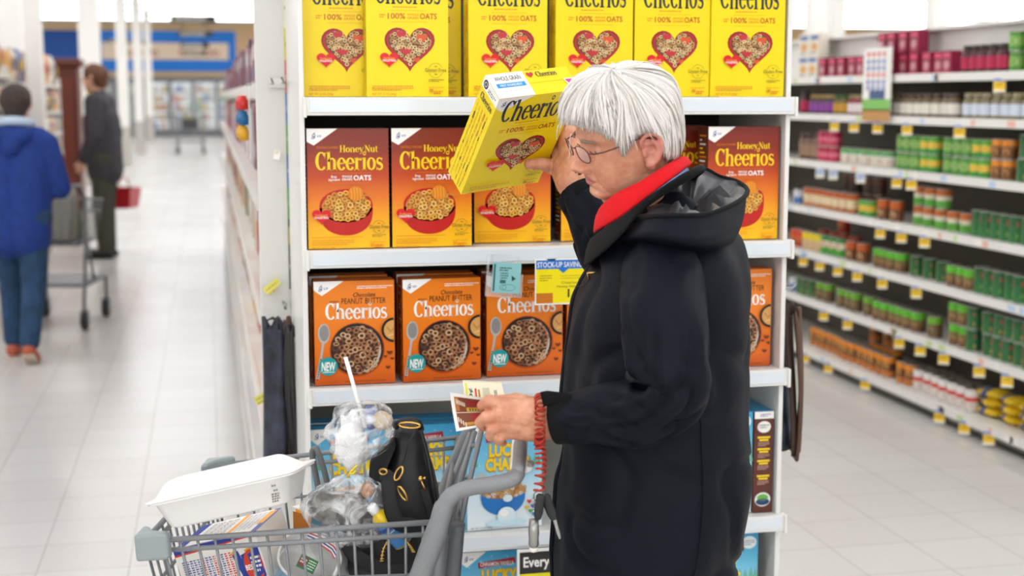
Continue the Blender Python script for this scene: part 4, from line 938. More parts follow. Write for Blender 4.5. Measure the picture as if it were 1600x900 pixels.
PN = {'8a5a6a': 'mauve', '6a4a58': 'dark plum', 'a87a86': 'dusty pink', '7a5464': 'plum', '9a6a5a': 'rust brown', 'b08a90': 'pale mauve', 'c23a3a': 'red', 'd9cfc4': 'cream', 'b85a7a': 'pink', 'd2d6dc': 'pale grey', 'c9a0a8': 'pale pink', '8a3a4a': 'wine red', 'd9c9a8': 'beige', 'c04a3a': 'brick red', 'e0d6c6': 'cream', '7a8a5a': 'olive green', 'b87a4a': 'orange brown', 'c9b8b0': 'greyish pink', 'd9a83a': 'mustard', 'c86a3a': 'orange', 'e4dcd2': 'cream', 'b83a3a': 'red', '8a6a5a': 'brown', '3a7ab0': 'blue', 'd9c23a': 'yellow', 'd8d2c8': 'cream', 'b05a4a': 'brick red', '8aa0b8': 'grey blue', 'c8c2d0': 'pale lilac', '5a8ab8': 'blue', 'd8ccc0': 'beige', 'a04a4a': 'red'}
rr = random.Random(11); base = {}
for i, z in enumerate(LSH):
    yy = 3.95; hm = (LSH[i-1]-z-.05) if i else .19
    while yy < 14.6:
        wd = rr.uniform(.13, .2)*(1+max(0, yy-6)*.09); c = rr.choice(pal2[i]); h = min(hm, .26)*rr.uniform(.75, 1)
        kk = (c, round(h, 2), i)
        if c not in base:
            mb = MB(); mb.box(0, .12, -.5, .5, 0, 1, c_(c)); A = Art(mb, frame((0, .5, 1), (0, -1, 0), (0, 0, 1), (-1, 0, 0)), .01); A.rect(10, 15, 90, 45, c_(rr.choice(['f0ece4', 'e8d8a0', 'd8d8e0', '70424a']))); A.up(); A.ell(50, 70, 30, 16, c_(rr.choice(['e8b84a', 'c84a3a', 'f4efe6', '5a6aa0'])))
            base[c] = bpy.data.objects.new('boxed_grocery', mb.mesh('boxed_grocery')); COL.objects.link(base[c]); o = base[c]
        else: o = base[c].copy(); COL.objects.link(o)
        o.location = (LXF+.03+rr.uniform(0, .02), yy+wd/2, z+.0055); o.scale = (1, wd*.94, h)
        cnm = PN[c]; CNT[(i, cnm, 'p')] = CNT.get((i, cnm, 'p'), 0)+1
        tag(o, '%s %s packet from the near end, %s shelf of the run behind the display' % (ON[CNT[(i, cnm, 'p')]-1], cnm, ORD[i]), 'packet', 'packets on the %s shelf behind the display' % ORD[i]); yy += wd
# clip strips of small bottles hanging at the near end
def clip_strip(px, Yx, zt, label):
    p = Vector((LXF-.02, Yx, zt)); t = empty('clip_strip', p, 0, label, 'clip strip')
    MB().box(-.002, .002, -.012, .012, -.18, .03, c_('e8e6e0')).tube([(0, 0, .03), (.03, 0, .045)], .003, wire, 6).build('strip', t)
    for k, c in enumerate(('c8281e', '12649c', 'd8a01e')):
        MB().lathe([(.001, 0), (.015, .003), (.016, .024), (.010, .033), (.009, .041), (.001, .042)], c_(c, .25), 12, MM((-.016, 0, -.04-k*.043))).build('bottle', t)
clip_strip(0, 4.1, 1.6, 'near clip strip of red, blue and yellow bottles at the end of the packed run')
clip_strip(0, 4.42, 1.6, 'farther clip strip of red, blue and yellow bottles along the packed run')
# ================================================================ left aisle: snack racks, people, trolleys
RXF = -1.95
rackw = mat('rack_white', 'dcd8d0', .5)
def rack(y0, y1, zs, label, deep=.45):
    t = empty('snack_rack', (RXF, y0, 0), 0, label, 'rack'); L = y1-y0
    MB().box(-deep-.04, -deep, 0, L, 0, zs[0]+.45, rackw).build('back_panel', t)
    MB().box(-deep, -.02, 0, L, 0, .12, kickg).build('kick_plate', t)
    for z in zs:
        s = MB().box(-deep, 0, 0, L, z-.02, z, rackw).build('shelf', t); MB().box(0, .008, 0, L, z-.03, z+.003, rackw).build('price_rail', s)
    for y in (0, L): MB().box(-deep, -.0, y-.02 if y else 0, y if y else .02, 0, zs[0]+.1, rackw).build('side_frame', t)
    return t
RZ = [1.8, 1.5, 1.2, .9, .55, .15]
rack(9.6, 15.2, RZ, 'white snack rack at the far left edge beyond the woman in blue')
RZ2 = [1.74, 1.4, 1.12, .85, .55, .15]
rack(15.4, 20.4, RZ2, 'white snack rack between the white post and the brown cabinet')
cols = ['d9862a', 'c8382a', 'e8c23a', '8a5a36', 'e9e2d4', '3f7a4a', '2f5f9a', 'b89a6a', '6a3a2a', 'd9a86a', 'c9c2b4', '9a2a3a']
bagb = {}
def snack(c):
    if c in bagb: return bagb[c]
    mb = MB(); rings = []
    for i in range(8):
        z = i/7; f = max(.1, math.sin(PI*min(max(z, .03), .97))**.5); rings.append([(.5*f*math.sin(a), .5*math.cos(a)*(1-.06*f), z) for a in [2*PI*k/12 for k in range(12)]])
    mb.loft(rings, c_(c, .3)); r2 = random.Random(c)
    pc = r2.choice(['f2ede0', 'd93a2a', 'f0c830', '3a5a9a']); mb.add([(.52, .3*math.cos(2*PI*k/14), .55+.2*math.sin(2*PI*k/14)) for k in range(14)], [tuple(range(14))], c_(pc))
    bagb[c] = mb.mesh('snack_bag'); return bagb[c]
rr = random.Random(21); sfirst = {}
for ri, (y0, y1, zs) in enumerate(((9.7, 15.1, RZ), (15.5, 20.3, RZ2))):
    for i, z in enumerate(zs):
        y = y0+.15
        while y < y1-.1:
            w = rr.uniform(.2, .3); h = (.4 if i == 0 else zs[i-1]-z-.05)*rr.uniform(.8, 1); c = rr.choice(cols)
            if c not in sfirst: sfirst[c] = o = bpy.data.objects.new('snack_bag', snack(c)); COL.objects.link(o)
            else: o = sfirst[c].copy(); COL.objects.link(o)
            o.location = (RXF-.06, y, z+.003); o.scale = (.13, w*.86, h)
            kk = (ri, i, c, 's'); CNT[kk] = CNT.get(kk, 0)+1
            tag(o, '%s %s snack bag from the near end, %s shelf of the %s snack rack' % (ON[CNT[kk]-1], CN[c], ORD[i], ['nearer', 'farther'][ri]), 'snack bag', 'snack bags on the %s shelf of the %s rack' % (ORD[i], ['far left', 'right hand'][ri])); y += w
t = empty('wooden_cabinet', (-1.9, 20.9, 0), 0, 'dark brown wooden display cabinet behind the man in grey', 'cabinet')
brn = mat('cabinet_brown', '5a2618', .4)
MB().box(-.6, .14, 0, .6, 0, 2.0, brn).build('carcass', t, bevel=.02); MB().box(-.66, .2, -.05, .65, 2.0, 2.12, brn).build('cornice', t, bevel=.03); MB().box(-.5, .06, -.02, 0, .2, 1.85, mat('cabinet_panel', '6b2f1e', .4)).build('door', t, bevel=.02)
mb = MB().ball((0, 0, 0), .09, c_('f0d21c', .3), 16).tube([(0, 0, -.09), (0, 0, -.5)], .004, wire, 6)
p = atd(145, 144, 20.5); mb.tube([(0, 0, -.5), (0, 0, -(p.z-.001))], .012, wire, 6); mb.lathe([(.12, -p.z+.002), (.12, -p.z+.03), (.01, -p.z+.03)], frm, 16)
tag(mb.build('globe_sign', loc=p), 'round yellow globe sign on a thin stand behind the grey jacketed man', 'sign')
# ---------------------------------------------------------------- people of the background
skin = mat('skin_light', 'd9a78c', .55)
def capset(L):
    V, F = [], []
    for a, b, ra, rb in L: capsule(V, F, a, b, ra, rb)
    return V, F
def soft(L, name, m, parent, voxel=.012, smooth=5):
    V, F = capset(L); co, no, fs = grow(V, F, voxel, smooth)
    mb = MB(); mb.add([tuple(c) for c in co], fs, m, True); return mb.build(name, parent, fix=False)
def hand_caps(w, d, side, s=1.0, curl=.6):
    """small hand: palm then five fingers; w wrist, d pointing direction, side thumb direction"""
    w, d, side = Vector(w), Vector(d).normalized(), Vector(side).normalized(); n = d.cross(side); L = [(w, w+d*.05*s, .024*s, .03*s), (w+d*.05*s-side*.022*s, w+d*.085*s-side*.026*s, .018*s, .016*s), (w+d*.05*s+side*.022*s, w+d*.085*s+side*.024*s, .018*s, .016*s)]
    for i, (o, l) in enumerate(((.03, .062), (.011, .072), (-.009, .067), (-.028, .052))):
        b = w+d*.085*s+side*o*s; m = b+(d*(1-curl*.4)+n*curl*.5).normalized()*l*.5*s; e_ = m+(d*(1-curl)+n*curl).normalized()*l*.55*s
        L += [(b, m, .0105*s, .0095*s), (m, e_, .0095*s, .008*s)]
    tb = w+d*.025*s+side*.026*s; tm = tb+(side*.8+d*.7).normalized()*.04*s
    L += [(tb, tm, .015*s, .012*s), (tm, tm+(d*.9+side*.25+n*.3).normalized()*.032*s, .012*s, .009*s)]
    return L
def bg_person(o, yaw, H, jacket, trousers, shoe, hairc, label, pose, jm='j', extra=None):
    """standing or walking person; local x forward, y left, z up"""
    t = empty('person', o, yaw, label, 'person'); k = H/1.75
    sx, lhip, rhip = pose['lean'], Vector((0, .09, .92))*k, Vector((0, -.09, .92))*k
    def leg(h, kn, an): return [(h, kn, .088*k, .062*k), (kn, an, .06*k, .045*k)]
    lk, la, rk, ra = [Vector(v)*k for v in pose['legs']]
    ch = Vector((sx*.7, 0, 1.3))*k; nk = Vector((sx, 0, 1.5))*k; hd = Vector((sx+.05, 0, 1.63))*k
    arms = [[Vector(v)*k for v in a] for a in pose['arms']]
    body = [(Vector((0, 0, .95))*k, ch, .12*k, .13*k), (ch, nk, .1*k, .055*k), (nk, hd-Vector((.01, 0, .02)), .055*k, .06*k), (hd, hd+Vector((.03, 0, -.06))*k, .088*k, .062*k), (hd+Vector((-.03, 0, .03))*k, hd+Vector((-.02, 0, .02))*k, .095*k, .095*k), (hd+Vector((.095, 0, -.02))*k, hd+Vector((.075, 0, .02))*k, .017*k, .012*k)]
    for s in (-1, 1): body.append((hd+Vector((0, s*.078, -.02))*k, hd+Vector((-.01, s*.084, .02))*k, .014*k, .02*k))
    for a in arms:
        body += [(a[0], a[1], .04*k, .035*k), (a[1], a[2], .035*k, .026*k)]+hand_caps(a[2], a[2]-a[1], (1, 0, .2), k)
    body += leg(lhip, lk, la)+leg(rhip, rk, ra)
    body = [(a, b, ra_*.94, rb_*.94) for a, b, ra_, rb_ in body]
    soft(body, 'body', skin, t, .009, 3)
    J = [(Vector((0, .06, .8))*k, Vector((sx*.6, .07, 1.25))*k, .15*k, .15*k), (Vector((0, -.06, .8))*k, Vector((sx*.6, -.07, 1.25))*k, .15*k, .15*k), (ch+Vector((0, .13, .1))*k, ch+Vector((0, -.13, .1))*k, .1*k, .1*k), (ch, nk-Vector((0, 0, .03)), .13*k, .075*k)]
    for a in arms: J += [(a[0], a[1], .082*k, .07*k), (a[1], a[1]+(a[2]-a[1])*.94, .07*k, .055*k)]
    soft(J, 'jacket', jacket, t, .014, 6)
    T = [(lhip, rhip, .13*k, .13*k)]
    for h, kn, an in ((lhip, lk, la), (rhip, rk, ra)): T += [(h, kn, .108*k, .083*k), (kn, an+Vector((0, 0, .02)), .08*k, .066*k)]
    soft(T, 'trousers', trousers, t, .013, 4)
    for an, pit in ((la, pose['feet'][0]), (ra, pose['feet'][1])):
        f = Vector((math.cos(pit), 0, -math.sin(pit))); a = an-Vector((0, 0, .05*k)); mb = MB()
        V, F = capset([(a-f*.04, a+f*.17*k, .045*k, .036*k), (a+f*.05, a+f*.1*k, .046*k, .046*k)]); co, no, fs = grow(V, F, .01, 3)
        mb.add([tuple(c) for c in co], fs, shoe, True); sh = mb.build('shoe', t, fix=False)
        MB().box(-.08*k, .2*k, -.042*k, .042*k, -.012, 0, mat('shoe_sole', 'c8b8a8', .6), M=MM(a-Vector((0, 0, .038*k)), 0, pit)).build('sole', sh, bevel=.006)
    hm = [(hd+Vector((-.045, 0, .03))*k, hd+Vector((-.01, 0, .045))*k, .102*k, .098*k), (hd+Vector((-.06, 0, -.03))*k, hd+Vector((-.05, 0, .02))*k, .075*k, .09*k)]
    soft(hm, 'hair', hairc, t, .01, 3)
    if extra: extra(t, k, nk, hd)
    return t
navy = mat('fleece_navy', '16357e', .85, noisy=.2, nscale=25, bump=.4, bscale=60); jean = mat('denim', '22405f', .85, noisy=.3, nscale=14)
charc = mat('wool_charcoal', '444248', .9, noisy=.2, nscale=30, bump=.4, bscale=80); olive = mat('trouser_olive', '4a4a3c', .85, noisy=.2)
def hoodie(t, k, nk, hd):
    mb = MB(); mb.tube([(nk.x-.0+.085*k*math.cos(a)-.02, .1*k*math.sin(a), nk.z+.012-.02*math.cos(a)) for a in [2*PI*i/20 for i in range(20)]], .03*k, mat('fleece_pale_blue', 'b6c6d8', .9), 8, closed=True); mb.build('collar', t)
    soft([(nk+Vector((-.1, .07, -.06))*k, nk+Vector((-.1, -.07, -.06))*k, .06*k, .06*k), (nk+Vector((-.13, .0, -.14))*k, nk+Vector((-.12, 0, -.1))*k, .06*k, .06*k)], 'hood', navy, t, .012, 4)
wl = atZ(38, 562, 0)
bg_person((wl.x, wl.y, 0), math.radians(83), 1.66, navy, jean, mat('shoe_red', 'b0563e', .5), mat('hair_dark_brown', '3a2f2a', .7, noisy=.4, nscale=40), 'person in a blue hooded fleece and jeans pushing a grey trolley, seen from behind',
    dict(lean=.06, legs=[(.13, .09, .5), (.12, .09, .1), (-.02, -.09, .5), (-.2, -.09, .13)], arms=[((.04, .19, 1.38), (.06, .25, 1.1), (.33, .17, 1.08)), ((.04, -.19, 1.38), (.06, -.26, 1.1), (.33, -.17, 1.08))], feet=[0, .55]), extra=hoodie)
mn = atZ(170, 402, 0)
bg_person((mn.x, mn.y, 0), math.radians(168), 1.9, charc, olive, mat('shoe_black', '201d1c', .5), mat('hair_brown', '6b4630', .7, noisy=.4, nscale=40), 'person with brown hair in a charcoal jacket standing by the snack racks',
    dict(lean=.03, legs=[(.02, .1, .49), (.0, .11, .08), (.03, -.1, .49), (.02, -.11, .08)], arms=[((.03, .21, 1.42), (.02, .26, 1.13), (.13, .22, .9)), ((.03, -.21, 1.42), (-.03, -.26, 1.13), (.02, -.25, .88))], feet=[0, 0]))
# red hand basket hanging on the far side of the man
p = atd(194, 309, 14.6); t = empty('shopping_basket', (p.x, p.y, p.z-.1), math.radians(75), 'red plastic hand basket held beside the grey jacketed person', 'basket')
redp = mat('plastic_red', 'c4202c', .4); mb = MB(); r_ = [[(sx*(.15+.0*q), sy*.1, 0) for sx, sy in ((-1, -1), (1, -1), (1, 1), (-1, 1))], [(sx*.18, sy*.125, .2) for sx, sy in ((-1, -1), (1, -1), (1, 1), (-1, 1))]] if 0 else [[(sx*.15, sy*.1, 0) for sx, sy in ((-1, -1), (1, -1), (1, 1), (-1, 1))], [(sx*.18, sy*.125, .2) for sx, sy in ((-1, -1), (1, -1), (1, 1), (-1, 1))], [(sx*.172, sy*.117, .2) for sx, sy in ((-1, -1), (1, -1), (1, 1), (-1, 1))], [(sx*.142, sy*.092, .01) for sx, sy in ((-1, -1), (1, -1), (1, 1), (-1, 1))]]
mb.loft(r_, redp, sm=False); mb.build('basket_body', t); MB().tube([(-.17, 0, .19), (-.12, 0, .3), (.12, 0, .3), (.17, 0, .19)], .008, redp, 8).build('handle', t)
# ---------------------------------------------------------------- compact two tier trolleys
tgrey = mat('trolley_grey', '7f8184', .38, .35, noisy=.12, nscale=400); tplast = mat('trolley_plastic', '97a0a2', .4); rubber = mat('caster_rubber', '2a2a2c', .6)
def P3(a, b, t): return tuple(a[i]+(b[i]-a[i])*t for i in range(3))
def basket_wires(mb, R0, R1, nl, ns, levels, r=.0028, rr_=.0055):
    """R0 bottom corner loop, R1 rim corner loop (near-front, far-front, far-rear, near-rear)"""
    for k in range(4):
        a0, b0, a1, b1 = R0[k], R0[(k+1) % 4], R1[k], R1[(k+1) % 4]; n = nl if k % 2 else ns
        for i in range(n+1): mb.tube([P3(a1, b1, i/n), P3(a0, b0, i/n)], r, tgrey, 6)
    for lv, q in levels:
        C = [P3(R1[k], R0[k], lv) for k in range(4)]
        for k in range(4): mb.tube([C[k], C[(k+1) % 4]], q, tgrey, 8)
    for i in range(1, nl): mb.tube([P3(R0[1], R0[2], i/nl), P3(R0[0], R0[3], i/nl)], r, tgrey, 6)
    for i in range(1, ns): mb.tube([P3(R0[0], R0[1], i/ns), P3(R0[3], R0[2], i/ns)], r, tgrey, 6)
def caster(parent, x, y, z):
    c = MB(); c.lathe([(.012, -.016), (.06, -.016), (.065, -.008), (.065, .008), (.06, .016), (.012, .016)], rubber, 18, MM((x, y, .066), PI/2)); w = c.build('wheel', parent)
    f = MB(); f.box(x-.022, x+.022, y-.026, y-.021, .05, z, tgrey); f.box(x-.022, x+.022, y+.021, y+.026, .05, z, tgrey); f.box(x-.024, x+.024, y-.026, y+.026, z-.006, z, tgrey); f.build('fork', w)
def small_trolley(loc, yaw, label, s=1.0):
    """local x forward"""
    t = empty('shopping_trolley', loc, yaw, label, 'trolley')
    b = MB(); Z0, Z1 = .58, .86
    R1 = [(.42, -.23, Z1), (.42, .23, Z1), (-.16, .26, Z1+.05), (-.16, -.26, Z1+.05)]; R0 = [(.36, -.19, Z0), (.36, .19, Z0), (-.12, .2, Z0), (-.12, -.2, Z0)]
    basket_wires(b, R0, R1, 9, 7, [(0, .007), (.3, .005), (1, .006)], .004); b.build('upper_basket', t)
    b = MB(); z = .3
    b.box(-.1, .42, -.2, .2, z, z+.012, tgrey); b.tube([(-.12, -.22, z), (.44, -.22, z), (.44, .22, z), (-.12, .22, z)], .012, tgrey, 8, closed=True); b.build('lower_tray', t)
    for s_ in (-1, 1):
        f = MB(); f.tube([(-.34, s_*.24, 1.0), (-.24, s_*.26, 1.0), (-.17, s_*.27, .93), (-.14, s_*.26, .6), (-.2, s_*.25, .2), (-.2, s_*.25, .14)], .014, tgrey, 8); f.tube([(-.12, s_*.24, .3), (.44, s_*.22, .3), (.44, s_*.22, .14)], .012, tgrey, 8); f.tube([(.2, s_*.21, .3), (.1, s_*.2, .58)], .01, tgrey, 8); f.build('side_frame', t)
        caster(t, -.2, s_*.25, .14); caster(t, .42, s_*.22, .14)
    h = MB(); h.tube([(-.34, -.24, 1.0), (-.34, .24, 1.0)], .017, tgrey, 10); h.build('handle', t)
    return t
ct = atZ(112, 512, 0)
tr = small_trolley((ct.x-.1, ct.y+.1, 0), math.radians(78), 'grey two tier trolley with a tote bag pushed by the person in blue')
t = empty('tote_bag', (ct.x-.09, ct.y+.16, .6), math.radians(78), 'grey and cream tote bag standing in the far trolley', 'bag')
mb = MB(); mb.loft([[(x*.09, y*.13, 0) for x, y in ((-1, -1), (1, -1), (1, 1), (-1, 1))], [(x*.1, y*.14, .3) for x, y in ((-1, -1), (1, -1), (1, 1), (-1, 1))], [(x*.07, y*.13, .36) for x, y in ((-1, -1), (1, -1), (1, 1), (-1, 1))]], mat('tote_grey', '8f8c84', .8), sm=False); mb.build('bag_body', t, bevel=.02)
MB().tube([(-.02, -.12, .34), (-.02, -.07, .45), (-.02, .07, .45), (-.02, .12, .34)], .012, mat('tote_cream', 'd8cfb8', .8), 8).build('handle', t)
for i, (x, y, c, lb) in enumerate(((.28, -.05, '4a6a3a', 'green grocery bag lying in the front of the far trolley'), (.3, .1, 'b03a6a', 'pink and white grocery packet lying in the far trolley'))):
    o = bpy.data.objects.new('grocery_packet', snack(c)); COL.objects.link(o); v = Matrix.Rotation(math.radians(78), 4, 'Z') @ Vector((x, y, 0)); o.location = (ct.x-.1+v.x, ct.y+.1+v.y, .595); o.scale = (.12, .13, .2); o.rotation_euler = (0, 0, math.radians(78)); tag(o, lb, 'packet')
p = atZ(298, 240, 0)
tr2 = small_trolley((p.x, p.y, 0), math.radians(90), 'small far off trolley left in the aisle before the chillers'); tr2.scale = (1.25, 1.5, 1.15)
t = empty('crate_stack', (p.x, p.y+.1, .68), 0, 'dark crate of green and yellow produce riding in the far off trolley', 'crate')
mb = MB().box(-.22, .22, -.2, .28, .02, .3, c_('3a3a36')); mb.build('crate_body', t, bevel=.01)
for i in range(5): MB().ball((-.16+i*.08, .0, .31), .05, c_(['5f8a3a', 'd9b42a', '5f8a3a', 'c9a23a', '4a7a34'][i]), 8).build('produce', t)
# ================================================================ the woman at the display
BH = Vector((math.sin(YAW), math.cos(YAW), 0)); ZV = Vector((0, 0, 1))
def W(px, py, D):
    """point seen at a pixel, D metres away measured level along the view"""
    r = ray(px, py); return CP + r*(D/r.dot(BH))
wo = W(1020, 600, 2.5); WO = Vector((wo.x, wo.y, 0))
wm = empty('person', WO, 0, 'person with short white hair, red scarf and long black hooded coat reading a box', 'person')
def w(px, py, D): return W(px, py, D)-WO
def cr(pts, n, closed=False):
    """smooth curve through points"""
    P = [Vector(p) for p in pts]; N = len(P); out = []; segs = N if closed else N-1
    for i in range(segs):
        if closed: a, b, c, d = P[i-1], P[i], P[(i+1) % N], P[(i+2) % N]
        else: a, b, c, d = P[max(i-1, 0)], P[i], P[i+1], P[min(i+2, N-1)]
        for k in range(n):
            t = k/n; out.append(.5*((2*b)+(c-a)*t+(2*a-5*b+4*c-d)*t*t+(3*b-a-3*c+d)*t**3))
    if not closed: out.append(P[-1].copy())
    return out
def interp(tab, x):
    """row table -> smoothstep-free linear blend of the columns"""
    for i in range(len(tab)-1):
        if tab[i][0] <= x <= tab[i+1][0] or i == len(tab)-2:
            t = (x-tab[i][0])/(tab[i+1][0]-tab[i][0]); t = min(max(t, 0), 1)
            return [a+(b-a)*t for a, b in zip(tab[i][1:], tab[i+1][1:])]
def spl(tab, x):
    xs_ = np.array([r[0] for r in tab], float); res = []
    i = int(np.clip(np.searchsorted(xs_, x)-1, 0, len(tab)-2)); h = xs_[i+1]-xs_[i]; t = (x-xs_[i])/h
    for c in range(1, len(tab[0])):
        y = [r[c] for r in tab]
        def sl(k):
            if k == 0: return (y[1]-y[0])/(xs_[1]-xs_[0])
            if k == len(y)-1: return (y[-1]-y[-2])/(xs_[-1]-xs_[-2])
            return (y[k+1]-y[k-1])/(xs_[k+1]-xs_[k-1])
        m0, m1 = sl(i)*h, sl(i+1)*h
        res.append((2*t**3-3*t*t+1)*y[i]+(t**3-2*t*t+t)*m0+(-2*t**3+3*t*t)*y[i+1]+(t**3-t*t)*m1)
    return res
coatm = mat('coat_fabric', '11141d', .55, noisy=.12, nscale=120, bump=.2, bscale=900, spec=.13)
coatb = mat('coat_collar_fabric', '0d0e10', .85, spec=.25)
lining = mat('hood_lining', '45464a', .36, noisy=.4, nscale=22)
# ---- coat body: rows of (pixel row, front px, back px, half depth, D of centre)
TROW = [(300, 1015, 1065, .02, 2.5), (318, 990, 1092, .04, 2.5), (340, 960, 1125, .08, 2.5), (365, 938, 1150, .14, 2.5), (395, 925, 1160, .185, 2.5), (425, 916, 1164, .205, 2.5), (460, 900, 1167, .21, 2.5), (500, 891, 1168, .21, 2.5), (540, 886, 1168, .215, 2.5), (590, 884, 1166, .222, 2.5), (640, 882, 1167, .23, 2.5), (700, 880, 1171, .238, 2.5), (760, 874, 1169, .245, 2.5), (840, 866, 1155, .25, 2.5), (905, 862, 1141, .25, 2.5), (1000, 866, 1126, .245, 2.5), (1070, 868, 1120, .24, 2.5)]
def sgn(v, e): return math.copysign(abs(v)**e, v)
rings = []; NT = 96
seam = []; seamb = []
for i in range(91):
    py = 300+(1070-300)*i/90; fx, bx, hd_, D = spl(TROW, py); c = w((fx+bx)/2, py, D); a = (w(bx, py, D)-w(fx, py, D)).length/2; ring = []
    for k in range(NT):
        th = 2*PI*k/NT; x = sgn(math.cos(th), .86)*a; yv = sgn(math.sin(th), .86)*hd_      # x: towards the back (+R), yv: away
        p = c+cR*x+BH*yv; low = max(0, (py-420)/650)
        n1 = noise.noise(Vector((x*9, yv*9, p.z*2.2)))*.010*(.5+low)+noise.noise(Vector((x*14+5, yv*14, p.z*9+(x*7))))*.0075
        fold = noise.noise(Vector((3+x*5-p.z*4, yv*5, p.z*7+x*6)))
        n1 += -.011*math.exp(-(fold/.10)**2)*(1.0 if py > 350 else 0)
        d = (cR*math.cos(th)+BH*math.sin(th))
        # hip fold gathering under the bent arm
        ring.append(p+d*n1)
    rings.append(ring); seam.append(ring[int(NT*.795)]); seamb.append(ring[int(NT*.59)])
coat = MB().loft(rings, coatm).build('coat', wm)
mb = MB(); mb.tube([p-BH*.0012 for p in seam[30:]], .0016, coatb, 5); mb.build('coat_seam', coat)
# zip edge down the front and a pull
fr_ = [r[NT//2] for r in rings]
mb = MB(); mb.tube([p-cR*.002 for p in fr_[8:]], [.007]*len(fr_[8:]), coatm, 8, flat=.5); mb.build('front_placket', coat)
mb = MB(); q = w(921, 437, 2.42); mb.tube([q, q+Vector((-.004, 0, .012))-BH*.004, q+cR*.014+ZV*.014-BH*.006], .0022, mat('brass', 'c9a468', .25, .9), 6); mb.tube([q, q-cR*.012-ZV*.012, q-cR*.02-ZV*.012], .0012, blk, 5); mb.build('zip_pull', coat)
# ---- sleeves
def sleeve(path, name, cuffcol, fold, seed, par):
    P = cr([p[:3] for p in path], 12); N = len(P); R_ = []
    for i in range(N):
        t = i/12; k = min(int(t), len(path)-2); f = t-k; f = f*f*(3-2*f); R_.append(path[k][3]*(1-f)+path[min(k+1, len(path)-1)][3]*f)
    rings = []; prev = None; n = 48; s = 0
    for i in range(N):
        T = (P[min(i+1, N-1)]-P[max(i-1, 0)]).normalized(); s += (P[i]-P[i-1]).length if i else 0
        a = (BH-T*T.dot(BH)).normalized(); b = T.cross(a); ring = []
        for k in range(n):
            th = 2*PI*k/n; el = max(0, 1-abs(i/(N-1)-fold)*3.2)
            d = a*math.cos(th)+b*math.sin(th)
            f1 = noise.noise(Vector((math.cos(th)*1.3+seed, math.sin(th)*1.3, s*17)))*.015*(.35+el)
            f2 = noise.noise(Vector((math.cos(th)*2+s*8, math.sin(th)*2+seed, s*9)))
            ring.append(P[i]+d*(R_[i]+f1-.015*(.3+el)*math.exp(-(f2/.11)**2)))
        rings.append(ring)
    o = MB().loft(rings, coatm).build(name, par)
    e_ = P[-1]; T = (P[-1]-P[-4]).normalized(); mb = MB()
    # cuff band with a strap
    mb.tube([e_-T*.028, e_-T*.025, e_-T*.003, e_, e_+T*.0005], [R_[-1]*1.0, R_[-1]*1.07, R_[-1]*1.05, R_[-1]*1.0, R_[-1]*.8], coatb, 32, cap=False); mb.build('cuff', o)
    return o, P, R_
near = [(*w(1036, 400, 2.42), .042), (*w(1036, 428, 2.345), .070), (*w(1036, 490, 2.28), .072), (*w(1042, 560, 2.245), .07), (*w(1042, 612, 2.235), .066), (*w(1008, 641, 2.235), .058), (*w(960, 645, 2.25), .051), (*w(910, 652, 2.27), .043), (*w(866, 657, 2.285), .038)]
slv, P1, R1_ = sleeve(near, 'sleeve', coatb, .55, 1.7, coat)
st = w(866, 626, 2.262)
MB().tube([st-cR*.02+ZV*.002, st-cR*.012+ZV*.004, st+cR*.02+ZV*.0, st+cR*.05-ZV*.006], .013, coatb, 10, flat=.35, up=BH).build('cuff_strap', slv)
far = [(*w(1010, 372, 2.62), .075), (*w(985, 405, 2.72), .072), (*w(958, 395, 2.8), .062), (*w(930, 345, 2.84), .052), (*w(901, 300, 2.88), .043)]
sleeve(far, 'sleeve', coatb, .6, 4.1, coat)
# ---- hood lying on the back
def loops(rows, n=6): return [cr([w(*p) for p in r], n, True) for r in rows]
rim = [(978, 348, 2.42), (1010, 340, 2.315), (1052, 337, 2.275), (1105, 335, 2.30), (1150, 317, 2.38), (1168, 299, 2.49), (1152, 284, 2.6), (1124, 276, 2.66), (1098, 264, 2.66), (1066, 272, 2.62), (1028, 296, 2.58), (990, 330, 2.53)]
mid = [(966, 372, 2.40), (1000, 366, 2.29), (1050, 372, 2.25), (1105, 378, 2.275), (1150, 362, 2.37), (1162, 340, 2.49), (1156, 330, 2.6), (1126, 320, 2.68), (1098, 312, 2.69), (1066, 315, 2.66), (1028, 330, 2.62), (985, 355, 2.55)]
bot = [(980, 395, 2.44), (1020, 388, 2.36), (1060, 396, 2.34), (1105, 402, 2.36), (1140, 388, 2.42), (1150, 372, 2.49), (1146, 366, 2.56), (1120, 362, 2.62), (1095, 362, 2.62), (1066, 365, 2.6), (1030, 375, 2.57), (990, 385, 2.52)]
LR_, LM, LB = loops((rim, mid, bot))
def puff(R, amp, sd):
    return [p+Vector((noise.noise(p*16+Vector((sd, 0, 0))), noise.noise(p*16+Vector((0, sd, 3))), noise.noise(p*16+Vector((5, 1, sd)))))*amp for p in R]
def mixl(A, B, t): return [a.lerp(b, t) for a, b in zip(A, B)]
hr = [LR_]
for t in (.25, .5, .75): hr.append(puff([a.lerp(b, t) for a, b in zip(LR_, LM)], .005, 2))
hr.append(LM)
for t in (.3, .6, 1): hr.append(puff(mixl(LM, LB, t), .005, 2))
cen = sum(LR_, Vector())/len(LR_)
hood = MB().loft(hr, coatm, cap=False).build('hood', coat)
rimr = [[p+ZV*.003 for p in LR_]]
MB().tube([p for p in LR_], .0045, coatb, 8, closed=True).build('hood_hem', hood)
inn = [[p.lerp(cen, .02) for p in LR_]]
